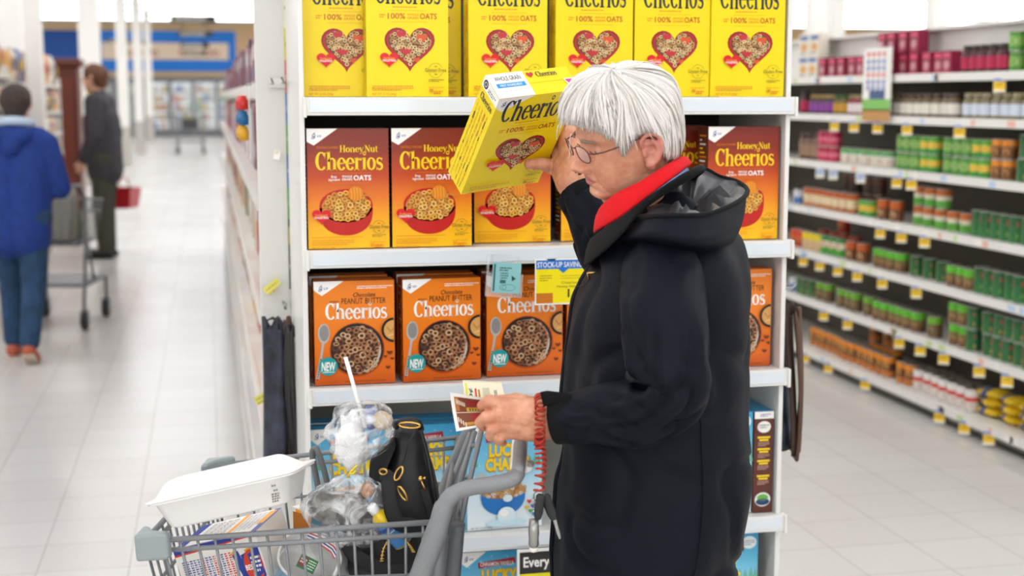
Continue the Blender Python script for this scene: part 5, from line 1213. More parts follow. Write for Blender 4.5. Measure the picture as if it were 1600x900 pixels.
for j, t in enumerate((.12, .28, .45, .62, .8, .97)):
    dz = -.03*math.sin(t*PI*.5); ring = []
    for k, p in enumerate(LR_):
        q = p.lerp(cen, t)+ZV*dz; f = noise.noise(Vector((q.x*22, q.y*22, q.z*30)))
        q += ZV*(.03*math.sin(t*PI)*(math.exp(-(noise.noise(Vector((math.atan2((p-cen).y, (p-cen).x)*2.4, t*2, 1.5)))/.18)**2)))+(p-cen).normalized()*f*.012
        ring.append(q)
    inn.append(ring)
MB().loft(inn, lining, cap=False).build('hood_lining', hood, solid=.001)
# ---- stand collar, blue shirt collar, scarf
def band(up, lo, th, m, name, par, bulge=.004, n=6, wr=.0015):
    U, L = cr([w(*p) for p in up], n, True), cr([w(*p) for p in lo], n, True); N = len(U); c = sum(U, Vector())/N; rings = []
    prof = [(0, 0), (.15, .6), (.35, .9), (.6, 1), (.85, .8), (1, 0)]
    for t, b in prof: rings.append([u.lerp(l, t)+(u.lerp(l, t)-c).normalized()*(bulge*b+th/2+wr*noise.noise(u.lerp(l, t)*60)) for u, l in zip(U, L)])
    for t, b in reversed(prof): rings.append([u.lerp(l, t)+(u.lerp(l, t)-c).normalized()*(bulge*b-th/2) for u, l in zip(U, L)])
    return MB().loft(rings, m, cap=False, closed=True).build(name, par)
scm = mat('scarf_red', 'dd0a16', .9, noisy=.1, nscale=300, bump=.35, bscale=700)
band([(944, 318, 2.45), (966, 300, 2.415), (1002, 282, 2.405), (1040, 258, 2.43), (1061, 246, 2.5), (1036, 256, 2.58), (992, 284, 2.6), (956, 312, 2.57), (938, 330, 2.51)],
     [(938, 356, 2.44), (974, 335, 2.385), (1014, 304, 2.38), (1050, 278, 2.41), (1073, 260, 2.5), (1050, 278, 2.6), (1010, 305, 2.62), (965, 335, 2.6), (936, 358, 2.51)], .012, scm, 'scarf', wm, .006)
band([(950, 350, 2.44), (980, 326, 2.39), (1018, 294, 2.385), (1050, 272, 2.415), (1069, 262, 2.5), (1050, 272, 2.6), (1018, 300, 2.62), (970, 330, 2.6), (948, 352, 2.51)],
     [(950, 370, 2.44), (980, 346, 2.38), (1020, 316, 2.375), (1056, 283, 2.405), (1076, 270, 2.5), (1056, 283, 2.6), (1020, 316, 2.63), (970, 346, 2.6), (948, 370, 2.51)], .004, mat('shirt_blue', '7fa8d8', .7), 'shirt_collar', wm, .002)
band([(934, 364, 2.43), (974, 336, 2.36), (1020, 302, 2.35), (1062, 274, 2.39), (1088, 261, 2.5), (1062, 270, 2.63), (1015, 300, 2.66), (965, 335, 2.62), (930, 368, 2.51)],
     [(924, 408, 2.42), (966, 372, 2.335), (1006, 328, 2.345), (1052, 296, 2.39), (1094, 272, 2.5), (1072, 290, 2.64), (1022, 330, 2.68), (962, 375, 2.65), (922, 405, 2.51)], .014, coatb, 'stand_collar', coat, .006)
# ---------------------------------------------------------------- head
HPX = 995
PSI, PIT, ROL = math.radians(16), math.radians(14), math.radians(11)
f0 = -cR*math.cos(PSI)-BH*math.sin(PSI); l0 = -BH*math.cos(PSI)+cR*math.sin(PSI)
hf = f0*math.cos(PIT)-ZV*math.sin(PIT); hu = ZV*math.cos(PIT)+f0*math.sin(PIT)
hl = l0*math.cos(ROL)-hu*math.sin(ROL); hu = hu*math.cos(ROL)+l0*math.sin(ROL)
HO = w(HPX, 237, 2.5)
def head_xz(px, py, y):
    """head x, z of a point y to her left that is seen at a pixel"""
    a, b = (px-HPX)/889-hl.dot(cR)*y, (237-py)/889-hl.z*y; m00, m01, m10, m11 = hf.dot(cR), hu.dot(cR), hf.z, hu.z; d = m00*m11-m01*m10
    return (a*m11-b*m01)/d, (m00*b-m10*a)/d
HM = frame(HO, hf, hl, hu)           # head frame: x forward, y her left, z up
skinw = bpy.data.materials.new('skin_woman'); skinw.use_nodes = True
nt = skinw.node_tree; b_ = nt.nodes['Principled BSDF']; tc = nt.nodes.new('ShaderNodeTexCoord')
n1 = nt.nodes.new('ShaderNodeTexNoise'); n1.inputs['Scale'].default_value = 38; n1.inputs['Detail'].default_value = 5; rp = nt.nodes.new('ShaderNodeValToRGB')
rp.color_ramp.elements[0].position = .3; rp.color_ramp.elements[0].color = (*hx('c47c5e'), 1); rp.color_ramp.elements[1].position = .72; rp.color_ramp.elements[1].color = (*hx('e2a888'), 1)
n2 = nt.nodes.new('ShaderNodeTexNoise'); n2.inputs['Scale'].default_value = 120; n2.inputs['Detail'].default_value = 6; bp = nt.nodes.new('ShaderNodeBump'); bp.inputs['Strength'].default_value = .7; bp.inputs['Distance'].default_value = .0022
for a, b in ((tc.outputs['Object'], n1.inputs['Vector']), (tc.outputs['Object'], n2.inputs['Vector']), (n1.outputs['Fac'], rp.inputs['Fac']), (rp.outputs['Color'], b_.inputs['Base Color']), (n2.outputs['Fac'], bp.inputs['Height']), (bp.outputs['Normal'], b_.inputs['Normal'])): nt.links.new(a, b)
b_.inputs['Roughness'].default_value = .5; b_.inputs['Subsurface Weight'].default_value = .12; b_.inputs['Subsurface Radius'].default_value = (.01, .004, .002)
skinr = mat('skin_ear', 'd08a78', .5, noisy=.15, nscale=60); lipm = mat('lip', 'b8685e', .45)
FACE = [(-.068, .070, .012, .028), (-.062, .086, .0, .044), (-.054, .094, -.012, .053), (-.045, .0925, -.025, .059), (-.036, .0955, -.035, .063), (-.024, .0975, -.05, .066), (-.012, .0975, -.062, .068), (.003, .097, -.075, .070), (.02, .093, -.085, .072), (.036, .0915, -.084, .073), (.053, .0985, -.083, .074), (.07, .095, -.082, .073), (.09, .082, -.075, .068), (.11, .058, -.055, .052), (.124, .02, -.02, .02)]
NOSE = [(-.02, 0, .010), (-.0125, .004, .011), (-.008, .018, .0125), (0, .0285, .013), (.004, .0295, .0125), (.010, .0265, .0105), (.018, .0205, .009), (.028, .0145, .008), (.036, .0095, .0075), (.044, .005, .008), (.055, 0, .01)]
def G(v, s): return math.exp(-(v/s)**2)
rings = []; NR, NC = 120, 176
for i in range(NR):
    z = -.068+.192*i/(NR-1); xf, xb, wd = spl(FACE, z); nz, nw = interp(NOSE, min(max(z, -.02), .055)); ring = []
    for k in range(NC):
        u = -1+2*k/NC; th = PI*(abs(u)**1.35)*math.copysign(1, u); c, s = math.cos(th), math.sin(th)
        x = xf*abs(c)**.72 if c > 0 else xb*abs(c)**.95*1; y = wd*sgn(s, .88)
        if c <= 0: x = xb*abs(c)**.95
        fr = max(0, c)**.4 if c > 0 else 0; ay = abs(y); dx = 0
        dx += nz*G(y, nw) + .0125*G(ay-.0145, .0055)*G(z+.003, .0075)
        dx -= .0085*G(ay-.030, .0135)*G(z-.034, .0105)             # sockets
        dx += .0045*G(ay-.031, .012)*G(z-.0335, .0065)             # lids
        dx += .003*G(ay-.028, .02)*G(z-.051, .006)                 # brow
        dx += .004*G(ay-.042, .014)*G(z-.002, .015)                # cheek
        mo = 1 if ay < .022 else max(0, 1-(ay-.022)/.007)
        dx -= .0045*G(z+.0265, .0019)*mo; dx += .0022*(G(z+.0222, .0035)+1.2*G(z+.032, .004))*G(y, .018)
        dx -= .0026*G(z+.0415, .005)*G(y, .022)
        t = min(max((-.004-z)/.034, 0), 1); dx -= .0044*G(ay-(.020+.014*t), .0030)*(1 if -.04 < z < -.002 else 0)
        dx -= .0022*G(z-(.018+.2*(ay-.03)), .0022)*(1 if .016 < ay < .046 else 0)   # bag under the eye
        for q in range(3): dx -= .0012*G(z-(.036+.006*q-.5*(ay-.05)*(q-1)), .0012)*(1 if .046 < ay < .062 else 0)
        x += dx*fr
        jl = .0042*math.sin((x*1.0+z*.35)*420)*G(z+.046, .02)*G(x-.01, .034)       # loose skin at the jaw
        ring.append((x, y+math.copysign(jl, y), z))
    rings.append(ring)
body = MB(); body.loft(rings, skinw, HM)
nv = NC
for fi, f in enumerate(body.Fc):
    if len(f) == 4:
        i, k = divmod(fi, NC); z = -.068+.192*i/(NR-1); y = rings[i][k][1]
        if -.0365 < z < -.0195 and abs(y) < .0215-abs(z+.0265)*1.2 and rings[i][k][0] > .05: body.mi[fi] = body.m(lipm)
# neck
Vn, Fn = [], []
capsule(Vn, Fn, HM @ Vector((-.012, 0, -.02)), w(1004, 290, 2.5), .056, .046, 24)
capsule(Vn, Fn, HM @ Vector((.055, 0, -.05)), w(985, 315, 2.5), .03, .042, 20)
# arms and hands under the sleeves
hv = lambda px, py, D: w(px, py, D)
def limb(a, b, ra, rb): capsule(Vn, Fn, a, b, ra, rb, 14)
limb(w(1034, 440, 2.36), w(1046, 606, 2.245), .035, .022); limb(w(1046, 606, 2.245), w(985, 648, 2.245), .022, .024); limb(w(985, 645, 2.245), w(860, 656, 2.29), .028, .028)
limb(w(1010, 380, 2.64), w(955, 390, 2.8), .045, .04)
limb(w(1030, 385, 2.5), w(1034, 440, 2.37), .04, .035); limb(w(1030, 385, 2.5), w(1010, 400, 2.64), .04, .035); limb(w(1004, 290, 2.5), w(1012, 330, 2.5), .042, .03); limb(w(1012, 330, 2.5), w(1030, 400, 2.5), .03, .05); limb(w(1030, 400, 2.5), w(1022, 700, 2.5), .06, .09)
for s in (-1, 1): limb(w(1022, 700, 2.5), w(1015, 1080, 2.5+.1*s), .09, .07); limb(w(1015, 1080, 2.5+.1*s), Vector((0, 0, 0))+cR*.01+BH*.1*s+ZV*.1, .06, .045)
co, no, fs = grow(Vn, Fn, .007, 4)
b0 = len(body.V); body.add([tuple(c) for c in co], fs, skinw, True)
# near hand: back of the hand to the camera, fingers bent round the coupons
HD = 2.295
Vh, Fh = [], []
def cp(a, b, ra, rb): capsule(Vh, Fh, w(*a), w(*b), ra, rb, 14)
cp((880, 657, HD), (845, 655, HD), .030, .031); cp((866, 650, HD), (828, 644, HD-.004), .024, .024); cp((866, 666, HD), (828, 668, HD-.002), .022, .022)
cp((836, 646, HD), (784, 634, HD-.006), .023, .0165); cp((838, 655, HD-.002), (780, 647, HD-.010), .023, .0165); cp((838, 664, HD), (782, 660, HD-.008), .022, .0155); cp((836, 672, HD+.004), (789, 673, HD), .020, .0135)
for (a, b, c, d, r) in (((783, 632, HD-.006), (764, 625, HD-.016), (753, 634, HD-.002), (757, 643, HD+.014), .0115), ((779, 650, HD-.01), (760, 651, HD-.02), (750, 660, HD-.006), (755, 668, HD+.012), .0120), ((781, 665, HD-.008), (768, 670, HD-.018), (765, 681, HD-.002), (773, 686, HD+.014), .0108), ((790, 678, HD), (781, 684, HD-.008), (779, 690, HD+.006), (787, 692, HD+.018), .0095)):
    cp(a, b, r*.98, r*.86); cp(b, c, r*.84, r*.76); cp(c, d, r*.74, r*.64)
cp((838, 640, HD+.012), (806, 628, HD+.03), .02, .016); cp((806, 628, HD+.03), (782, 628, HD+.036), .0145, .0125); cp((782, 628, HD+.036), (762, 634, HD+.032), .0125, .0095)
co, no, fs = grow(Vh, Fh, .0022, 2, .5)
# tendons and veins
def ridge(p, segs):
    d = 0
    for a, b, r, h in segs:
        ab = b-a; t = max(0, min(1, (p-a).dot(ab)/ab.dot(ab))); q = (p-(a+ab*t)).length; d += h*math.exp(-(q/r)**2)
    return d
sg_ = [(w(845, 650, HD-.03), w(786, 634, HD-.03), .006, .0022), (w(845, 655, HD-.03), w(782, 648, HD-.03), .006, .0022), (w(845, 660, HD-.03), w(786, 661, HD-.03), .006, .0018), (w(835, 640, HD-.03), w(800, 652, HD-.03), .004, .0018), (w(840, 672, HD-.03), w(800, 655, HD-.03), .004, .0018), (w(782, 633, HD-.025), w(782, 634, HD-.025), .009, .002), (w(779, 647, HD-.03), w(779, 648, HD-.03), .009, .002), (w(783, 661, HD-.03), w(783, 662, HD-.03), .009, .002)]
pts = []
for p, nn in zip(co, no):
    v = Vector(p); pts.append(tuple(v+Vector(nn)*ridge(v, sg_)*1.0))
body.add(pts, fs, skinw, True)
# far hand: thumb on the front of the box, fingers behind it
BX, BY, BZ = Vector((.9423, .3181, .1047)), Vector((-.2973, .6507, .6987)), Vector((.1542, -.6895, .7077)); BO = Vector((.5109, 2.9136, 1.3969))
BWd, BDp, BHt = .189, .066, .278
def onbox(px, py, out=0.0):
    r = ray(px, py); t = (BO-CP).dot(BY)/r.dot(BY); return CP+r*t-BY*out-WO
Vh, Fh = [], []
tip, ip, mcp = onbox(822, 249, .0135), onbox(842, 247, .0165), onbox(866, 252, .023)
edge = BO+BX*(BWd+.012)-WO
def eb(z, y=0.0, x=0.0): return edge+BZ*z+BY*y+BX*x
wr = w(892, 288, 2.9)
pa = eb(.075, .02, .038); pb = eb(.12, .03, .034)
def c2(a, b, ra, rb): capsule(Vh, Fh, a, b, ra, rb, 14)
c2(w(912, 318, 2.885), wr, .032, .029); c2(wr, pa, .03, .03); c2(wr+cR*.012, pb, .028, .024); c2(pa, pb, .028, .024); c2(pa, eb(.10, .045, .018), .02, .018); c2(pb, eb(.135, .05, .02), .02, .017)
c2(wr-cR*.006, mcp, .025, .019); c2(mcp, ip, .0175, .0135); c2(ip, tip, .0135, .0105)
for j, z in enumerate((.145, .122, .099, .077)):
    l = (.036, .042, .04, .032)[j]; a = eb(z, .055, .012); b = eb(z+.002, BDp+.0145, -.012); c = eb(z+.003, BDp+.0145, -.012-l); d = eb(z+.002, BDp+.013, -.02-l-.022)
    c2(a, b, .0125, .0115); c2(b, c, .0115, .010); c2(c, d, .010, .0085)
co, no, fs = grow(Vh, Fh, .003, 3, .5)
body.add([tuple(c) for c in co], fs, skinw, True)
bodyo = body.build('body', wm, fix=False)
nailm = mat('fingernail', 'd8a898', .3)
# ear
Ve, Fe = [], []
ec = Vector((*head_xz(1007, 234, .0745), 0)); ec = Vector((ec.x, .0735, ec.y))
def E(x, z, y=0): return HM @ (ec+Vector((x, y, z)))
hel = [E(.012, .012, .003), E(.013, .022, .006), E(.006, .031, .009), E(-.006, .033, .012), E(-.016, .027, .014), E(-.0195, .014, .015), E(-.018, .0, .014), E(-.012, -.013, .011), E(-.003, -.022, .008)]
for a, b in zip(hel[:-1], hel[1:]): capsule(Ve, Fe, a, b, .0042, .0042, 8)
ah = [E(-.006, .02, .009), E(-.0125, .012, .011), E(-.013, .0, .010), E(-.008, -.009, .008)]
for a, b in zip(ah[:-1], ah[1:]): capsule(Ve, Fe, a, b, .0036, .0036, 8)
capsule(Ve, Fe, E(.002, -.022, .005), E(.0, -.027, .005), .0085, .0065, 10); capsule(Ve, Fe, E(.009, -.004, .004), E(.009, .002, .004), .0045, .004, 8)
for a, b, r in ((E(.004, .014, .001), E(-.01, .016, .006), .007), (E(.002, -.004, -.002), E(-.01, -.004, .004), .008), (E(.004, -.014, .0), E(-.004, -.014, .004), .008)): capsule(Ve, Fe, a, b, r*.8, r*.8, 8)
ellip(Ve, Fe, E(-.003, .004, .002), [hf*.0165, hu*.029, hl*.0032], 20); co, no, fs = grow(Ve, Fe, .0017, 2)
mb = MB(); mb.add([tuple(c) for c in co], fs, skinr, True); mb.build('ear', bodyo, fix=False)
# eyes, brows, nostrils
for s in (-1, 1):
    mb = MB(); mb.ball((.0765, s*.030, .0315), .0100, mat('eye_white', 'ded6cc', .25), 14, HM); mb.ball((.0822, s*.030, .0285), .0050, mat('iris_grey', '4a4f55', .2), 10, HM)
    mb.build('eye', bodyo); mb = MB(); mb.ball((.0768, s*.030, .0345), .0108, skinw, 14, HM); mb.build('eyelid', bodyo)
    mb = MB(); mb.tube([(.0955-.35*abs(y-.03)*.9, s*y, .0325-.004*abs(y-.03)/.012) for y in (.018, .024, .03, .036, .042)], .001, mat('lash', '5a4238', .6), 5, HM); mb.build('eyelash', bodyo)
    mb = MB(); mb.tube([(.103-.55*max(0, y-.022), s*y, .0505+.06*(y-.016)-1.6*(y-.016)**2) for y in (.014, .02, .027, .034, .042, .05)], [.0012, .0026, .003, .0026, .002, .001], mat('brow_grey', '8f7a6c', .8), 6, HM); mb.build('eyebrow', bodyo)
    mb = MB(); mb.ball((.1125, s*.0075, -.0085), .0036, mat('nostril', '5a2a22', .7), 8, HM, (1.2, .8, .7)); mb.build('nostril', bodyo)
# ---------------------------------------------------------------- hair
hc = Vector((0, 0, .04))
cont = [(873, 186), (874, 165), (882, 145), (895, 127), (916, 112), (942, 103.5), (970, 100.5), (1000, 100), (1021, 104), (1040, 117), (1051, 139), (1057, 165), (1061, 190), (1062, 215), (1058, 240)]
tab = []
for px, py in cont:
    x2, z2 = head_xz(px, py, 0); v = Vector((x2, 0, z2))-hc; tab.append((math.atan2(v.z, v.x), v.length*.95))
tab = [(a if a > -1.2 else a+2*PI, r) for a, r in tab]; tab.sort(); tab = [(-1.2, tab[0][1]*.97)]+tab+[(5.2, tab[-1][1]*.95)]
WH = .0865
def hairR(u):
    a = math.atan2(u.z, u.x); a = a if a > -1.2 else a+2*PI
    rho = interp([(t, r) for t, r in tab], a)[0]
    return 1/math.sqrt((u.x*u.x+u.z*u.z)/rho**2+u.y*u.y/(WH+.004*max(0, u.z))**2)
ZM = sorted(head_xz(*p) for p in ((884, 204, .045), (905, 204, .06), (930, 211, .068), (952, 221, .072), (962, 237, .074), (969, 247, .075), (974, 238, .075), (983, 215, .075), (993, 208, .076), (1003, 205, .076), (1012, 208, .076), (1021, 220, .075), (1026, 240, .073), (1034, 250, .068), (1048, 253, .05), (1057, 248, .035)))
ZM = [(-.2, ZM[0][1])]+ZM+[(.2, ZM[-1][1]+.004)]
def zmin(x, y): return interp(ZM, x)[0]
pole = Vector((.028, .022, .112)).normalized(); t1 = pole.cross(Vector((0, 1, 0))).normalized(); t2 = pole.cross(t1)
hairm = [mat('hair_white', 'ece8e2', .5, spec=.35), mat('hair_silver', 'd6d0c8', .5, spec=.35), mat('hair_grey', 'b9b0a6', .55, spec=.3)]
rh = random.Random(3); mb = MB()
# under layer
NTh, NS = 120, 34; rows = [[] for _ in range(NS)]
for i in range(NTh):
    th = 2*PI*i/NTh; T = t1*math.cos(th)+t2*math.sin(th); send = 0.1
    for q in range(400):
        s = .02+q*.007; u = pole*math.cos(s)+T*math.sin(s); p = hc+u*hairR(u)
        if p.z < zmin(p.x, p.y)+.004 or s > 2.75: break
        send = s
    for j in range(NS):
        s = send*(j/(NS-1)); u = pole*math.cos(s)+T*math.sin(s); k = 1 if j < NS-3 else 1-.02*(j-NS+4)
        rows[j].append(hc+u*(hairR(u)*k-.006))
mb.loft(rows, hairm[1], HM, cap=True)
for q in range(3000):
    th = rh.uniform(0, 2*PI); s0 = rh.choice((0.03, .03, rh.uniform(.05, 1.0))); T = t1*math.cos(th)+t2*math.sin(th); off = rh.uniform(-.005, .0035); sw = rh.uniform(-.16, .16); pts = []; jit = rh.uniform(-.007, .005)
    s = s0; ln = 0; mx = rh.uniform(.5, 3)
    cl = noise.noise(Vector((math.cos(th)*7, math.sin(th)*7, s0*4)))*.007
    while s < 2.75 and s-s0 < mx:
        tt = th+sw*(s-s0)+.10*math.sin(3*s+th*5)*.5; T = t1*math.cos(tt)+t2*math.sin(tt); u = pole*math.cos(s)+T*math.sin(s); fx = max(0, min(1, (abs(u.y)-.12)*2.2)); u = (u+Vector((-.62*(s-s0 if s0 < .1 else s*.8)*fx*max(0, 1-s*.42), 0, 0))).normalized(); p = hc+u*(hairR(u)+off+cl)
        if p.z < zmin(p.x, p.y)-jit*(1 if abs(u.y) < .55 else .35): break
        pts.append(p); s += .085
    if len(pts) < 3: continue
    if rh.random() < .25: pts[-1] = pts[-1]+(pts[-1]-hc).normalized()*rh.uniform(0, .004)
    r = rh.uniform(.0009, .0019); n = len(pts)
    mb.tube(pts, [r*(1 if k < n-2 else (.65 if k == n-2 else .2)) for k in range(n)], (rh.choices(hairm, (5, 3, 1))[0] if off > -.002 else rh.choices(hairm, (1, 3, 3))[0]), 4, HM)  # inner strands picked greyer, painting shade into the grooves between locks
# loose ends on the crown
for q in range(60):
    th = rh.uniform(0, 2*PI); s = rh.uniform(.1, 1.1); T = t1*math.cos(th)+t2*math.sin(th); pts = []
    for k in range(6): u = pole*math.cos(s+k*.07)+T*math.sin(s+k*.07); pts.append(hc+u*(hairR(u)+.003+.0022*k*rh.uniform(.2, 1)))
    mb.tube(pts, [.0005]*5+[.0002], hairm[0], 3, HM)
mb.build('hair', wm, fix=False)
# ---------------------------------------------------------------- eyeglasses
gl = empty('eyeglasses', (0, 0, 0)); gl.parent = wm
fm = mat('frame_brown', '6a3a30', .3, .3); lensm = mat('spectacle_lens', 'dfe4ec', .03, alpha=.22)
def lens_pt(s, a):
    y = .0330+.0215*sgn(math.cos(a), .8); z = .032+.0150*sgn(math.sin(a), .8); return (.1135-.011*(y/.066)**2-(.032-z)*.2, s*y, z)
for s in (-1, 1):
    L = [lens_pt(s, 2*PI*k/28) for k in range(28)]
    mb = MB(); mb.tube(L, .0012, fm, 6, HM, closed=True); r_ = mb.build('rim', gl)
    mb = MB(); mb.add(L, [tuple(range(28))], lensm, False, HM); mb.build('lens', r_)
    mb = MB(); mb.tube([lens_pt(s, .25), (.1, s*.063, .037), (.085, s*.070, .038), (.05, s*.077, .043), (.02, s*.079, .048), (.0, s*.078, .042)], .0014, fm, 6, HM); mb.build('temple', gl)
mb = MB(); mb.tube([lens_pt(-1, 2.6), (.115, -.004, .038), (.115, .004, .038), lens_pt(1, 2.6)], .0012, fm, 6, HM); mb.build('bridge', gl)
# trousers and shoes below the hem
for s in (-1, 1):
    a = BH*.1*s; mb = MB(); mb.tube([cR*.005+a+ZV*.72, cR*.005+a+ZV*.45, cR*.012+a+ZV*.09], [.1, .085, .075], mat('trouser_black', '1c1c20', .8), 20); mb.build('trouser_leg', wm)
    V, F = [], []; capsule(V, F, a+cR*.05+ZV*.05, a-cR*.16+ZV*.038, .047, .036); capsule(V, F, a+cR*.03+ZV*.08, a+ZV*.05, .045, .04); co, no, fs = grow(V, F, .008, 3); mb = MB(); mb.add([(c[0], c[1], max(c[2], .003)) for c in co], fs, blk, True); mb.build('shoe', wm, fix=False)
# ---------------------------------------------------------------- the box in her far hand
cereal('y', 0, 0, 0, label='yellow cereal box with a heart bowl held up tilted in the raised hand', group=G1, M=frame(BO, BX, BY, BZ))
# ---------------------------------------------------------------- coupons in her near hand
def sheet(corners, m, D, name, label, art=None, bend=.0, n=10):
    """paper through four corners (tl, tr, br, bl), slightly bowed"""
    C = [W(*c) for c in corners]; vs = []; fs = []; nn = (C[1]-C[0]).cross(C[3]-C[0]).normalized()
    t = empty(name, C[0], 0, label, 'coupon')
    def S(u, v, o=0.0): return (C[0]*(1-u)*(1-v)+C[1]*u*(1-v)+C[2]*u*v+C[3]*(1-u)*v)+nn*(bend*math.sin(PI*v)+o)-C[0]
    mb = MB()
    def patch(u0, v0, u1, v1, mt, o, k=8):
        vs = []; fs = []
        for j in range(k+1):
            for i in range(3): vs.append(S(u0+(u1-u0)*i/2, v0+(v1-v0)*j/k, o))
        for j in range(k):
            for i in range(2): a = j*3+i; fs.append((a, a+1, a+4, a+3))
        mb.add(vs, fs, mt)
    patch(0, 0, 1, 1, m, .0003); patch(0, 0, 1, 1, m, -.0003)
    if art: art(patch, S, mb)
    mb.build('paper', t); return t
pw = c_('f2efe6'); pcream = c_('e9e4c8')
sgn_ = 1
def art1(P, S, mb):
    for k, o in enumerate((.0006, -.0006)):
        P(.1, .10, 1, .93, c_('7a3a1c'), o)
        o2 = o*1.6; P(.1, .10, .22, .5, c_('b06a34'), o2); P(.45, .16, 1, .36, c_('8a1f22'), o2); P(.42, .40, .95, .52, c_('c9a030'), o2); P(.5, .6, 1, .78, c_('a01f20'), o2); P(.3, .82, 1, .9, c_('c88a2a'), o2); P(.05, .535, 1, .55, c_('e9e2d0'), o2*1.2)
        for q in range(6): P(.14+.045*q, .16+.02*q, .165+.045*q, .30+.015*q, c_('e6d8c0'), o2*1.3, 2)
        for q in range(4): P(.12+.06*q, .66+.05*q, .15+.06*q, .78+.05*q, c_('e6d8c0'), o2*1.3, 2)
        for q in range(5): P(.5+.08*q, .42, .54+.08*q, .5, c_('5a3a18'), o2*1.3, 2)
def art2(P, S, mb):
    for o in (.0005, -.0005):
        P(.0, .0, 1, .05, c_('d8d2b0'), o); P(.05, .1, .1, .9, c_('d9d820'), o); P(.28, .3, .33, .8, c_('c8402a'), o); P(.36, .35, .41, .85, c_('b8862a'), o); P(.48, .3, .66, .8, c_('c9c6a8'), o); P(.77, .45, .79, .8, c_('3a3a38'), o); P(.81, .45, .83, .8, c_('3a3a38'), o)
        vs, fs, x0, x1, y0, y1 = text_mesh('50¢', .015); q = .0009 if o > 0 else -.0009
        mb.add([tuple(S(.21-(v[1])*.12, .9-(v[0]-x0)/(x1-x0)*.62, q)) for v in vs], fs, c_('2a2a26'))
sheet([(723, 594, 2.335), (783, 597, 2.345), (789, 622, 2.335), (727, 640, 2.325)], pcream, 2.33, 'paper_coupon', 'cream 50 cent paper coupon sticking up out of the hand', art2)
sheet([(703, 613, 2.31), (757, 622, 2.32), (766, 664, 2.318), (713, 674, 2.31)], pw, 2.31, 'paper_coupon', 'folded brown and white coupon leaflet held in the near hand', art1, .008)
# ---------------------------------------------------------------- spiral cord with keys on her wrist
kw = W(842, 690, 2.265)
kt = empty('key_cord', kw, 0, 'red spiral wrist cord with car keys hanging below the near hand', 'keys')
def helix(path, r, turns, m, name, th=.0019):
    P = cr(path, 24); N = len(P); out = []; prev = None
    tot = turns*2*PI
    for i in range(N*5-5):
        k = i//5; f = (i % 5)/5; p = P[k].lerp(P[min(k+1, N-1)], f); T = (P[min(k+1, N-1)]-P[max(k-1, 0)]).normalized()
        a = (BH-T*T.dot(BH)).normalized(); b = T.cross(a); an = tot*i/(N*5-5); out.append(p+(a*math.cos(an)+b*math.sin(an))*r-kw)
    return MB().tube(out, th, m, 5).build(name, kt)
cordm = mat('cord_red', 'b0301f', .35)
wc = W(843, 657, 2.29); loop = [wc+ZV*.037*math.cos(a)-BH*.040*math.sin(a) for a in [2*PI*i/12 for i in range(13)]]
helix(loop, .0075, 24, cordm, 'wrist_coil')
helix([W(842, 690, 2.262), W(845, 710, 2.26), W(845, 735, 2.26), W(842, 768, 2.26)], .0082, 9, cordm, 'hanging_coil')
mb = MB(); c = W(842, 776, 2.26)-kw; mb.tube([c+cR*.009*math.cos(a)+ZV*.009*math.sin(a) for a in [2*PI*k/16 for k in range(16)]], .001, wire, 5, closed=True); mb.build('key_ring', kt)
def slab(p, q, w_, th, m, name, tip=None):
    a, b = W(*p)-kw, W(*q)-kw; d = (b-a).normalized(); s = d.cross(BH).normalized(); mb = MB(); rings = []
    for t, k in ((0, .6), (.08, 1), (.75, .95), (.95, .7), (1, .35)): c = a.lerp(b, t); rings.append([c+s*w_*k*x+BH*th*y for x, y in ((-1, -.6), (-.7, -1), (.7, -1), (1, -.6), (1, .6), (.7, 1), (-.7, 1), (-1, .6))])
    mb.loft(rings, m); return mb.build(name, kt, bevel=.001)
fobm = mat('key_black', '1d1e20', .35)
slab((845, 772, 2.255), (840, 812, 2.255), .0075, .004, fobm, 'key_fob'); slab((851, 773, 2.265), (866, 812, 2.265), .0085, .004, fobm, 'key_head')
slab((866, 810, 2.265), (875, 842, 2.265), .003, .0009, wire, 'key_blade')
mb = MB(); c = W(834, 822, 2.262)-kw; mb.lathe([(.001, .012), (.008, .011), (.009, -.012), (.008, -.02), (.0088, -.03), (.006, -.036), (.001, -.037)], mat('steel_ribbed', '9a9a96', .3, .8), 16, Matrix.Translation(c)); mb.lathe([(.0075, -.036), (.007, -.042), (.001, -.045)], c_('e6e2d8'), 14, Matrix.Translation(c)); mb.build('key_torch', kt)
mb = MB()
for i in range(7): c = W(835-(i % 2)*1.5, 776+i*4.6, 2.26)-kw; mb.tube([c+(cR if i % 2 else BH)*.002*math.cos(a)+ZV*.0034*math.sin(a) for a in [2*PI*k/8 for k in range(8)]], .0007, wire, 4, closed=True)
o = mb.build('chain', kt); o['kind'] = 'stuff'
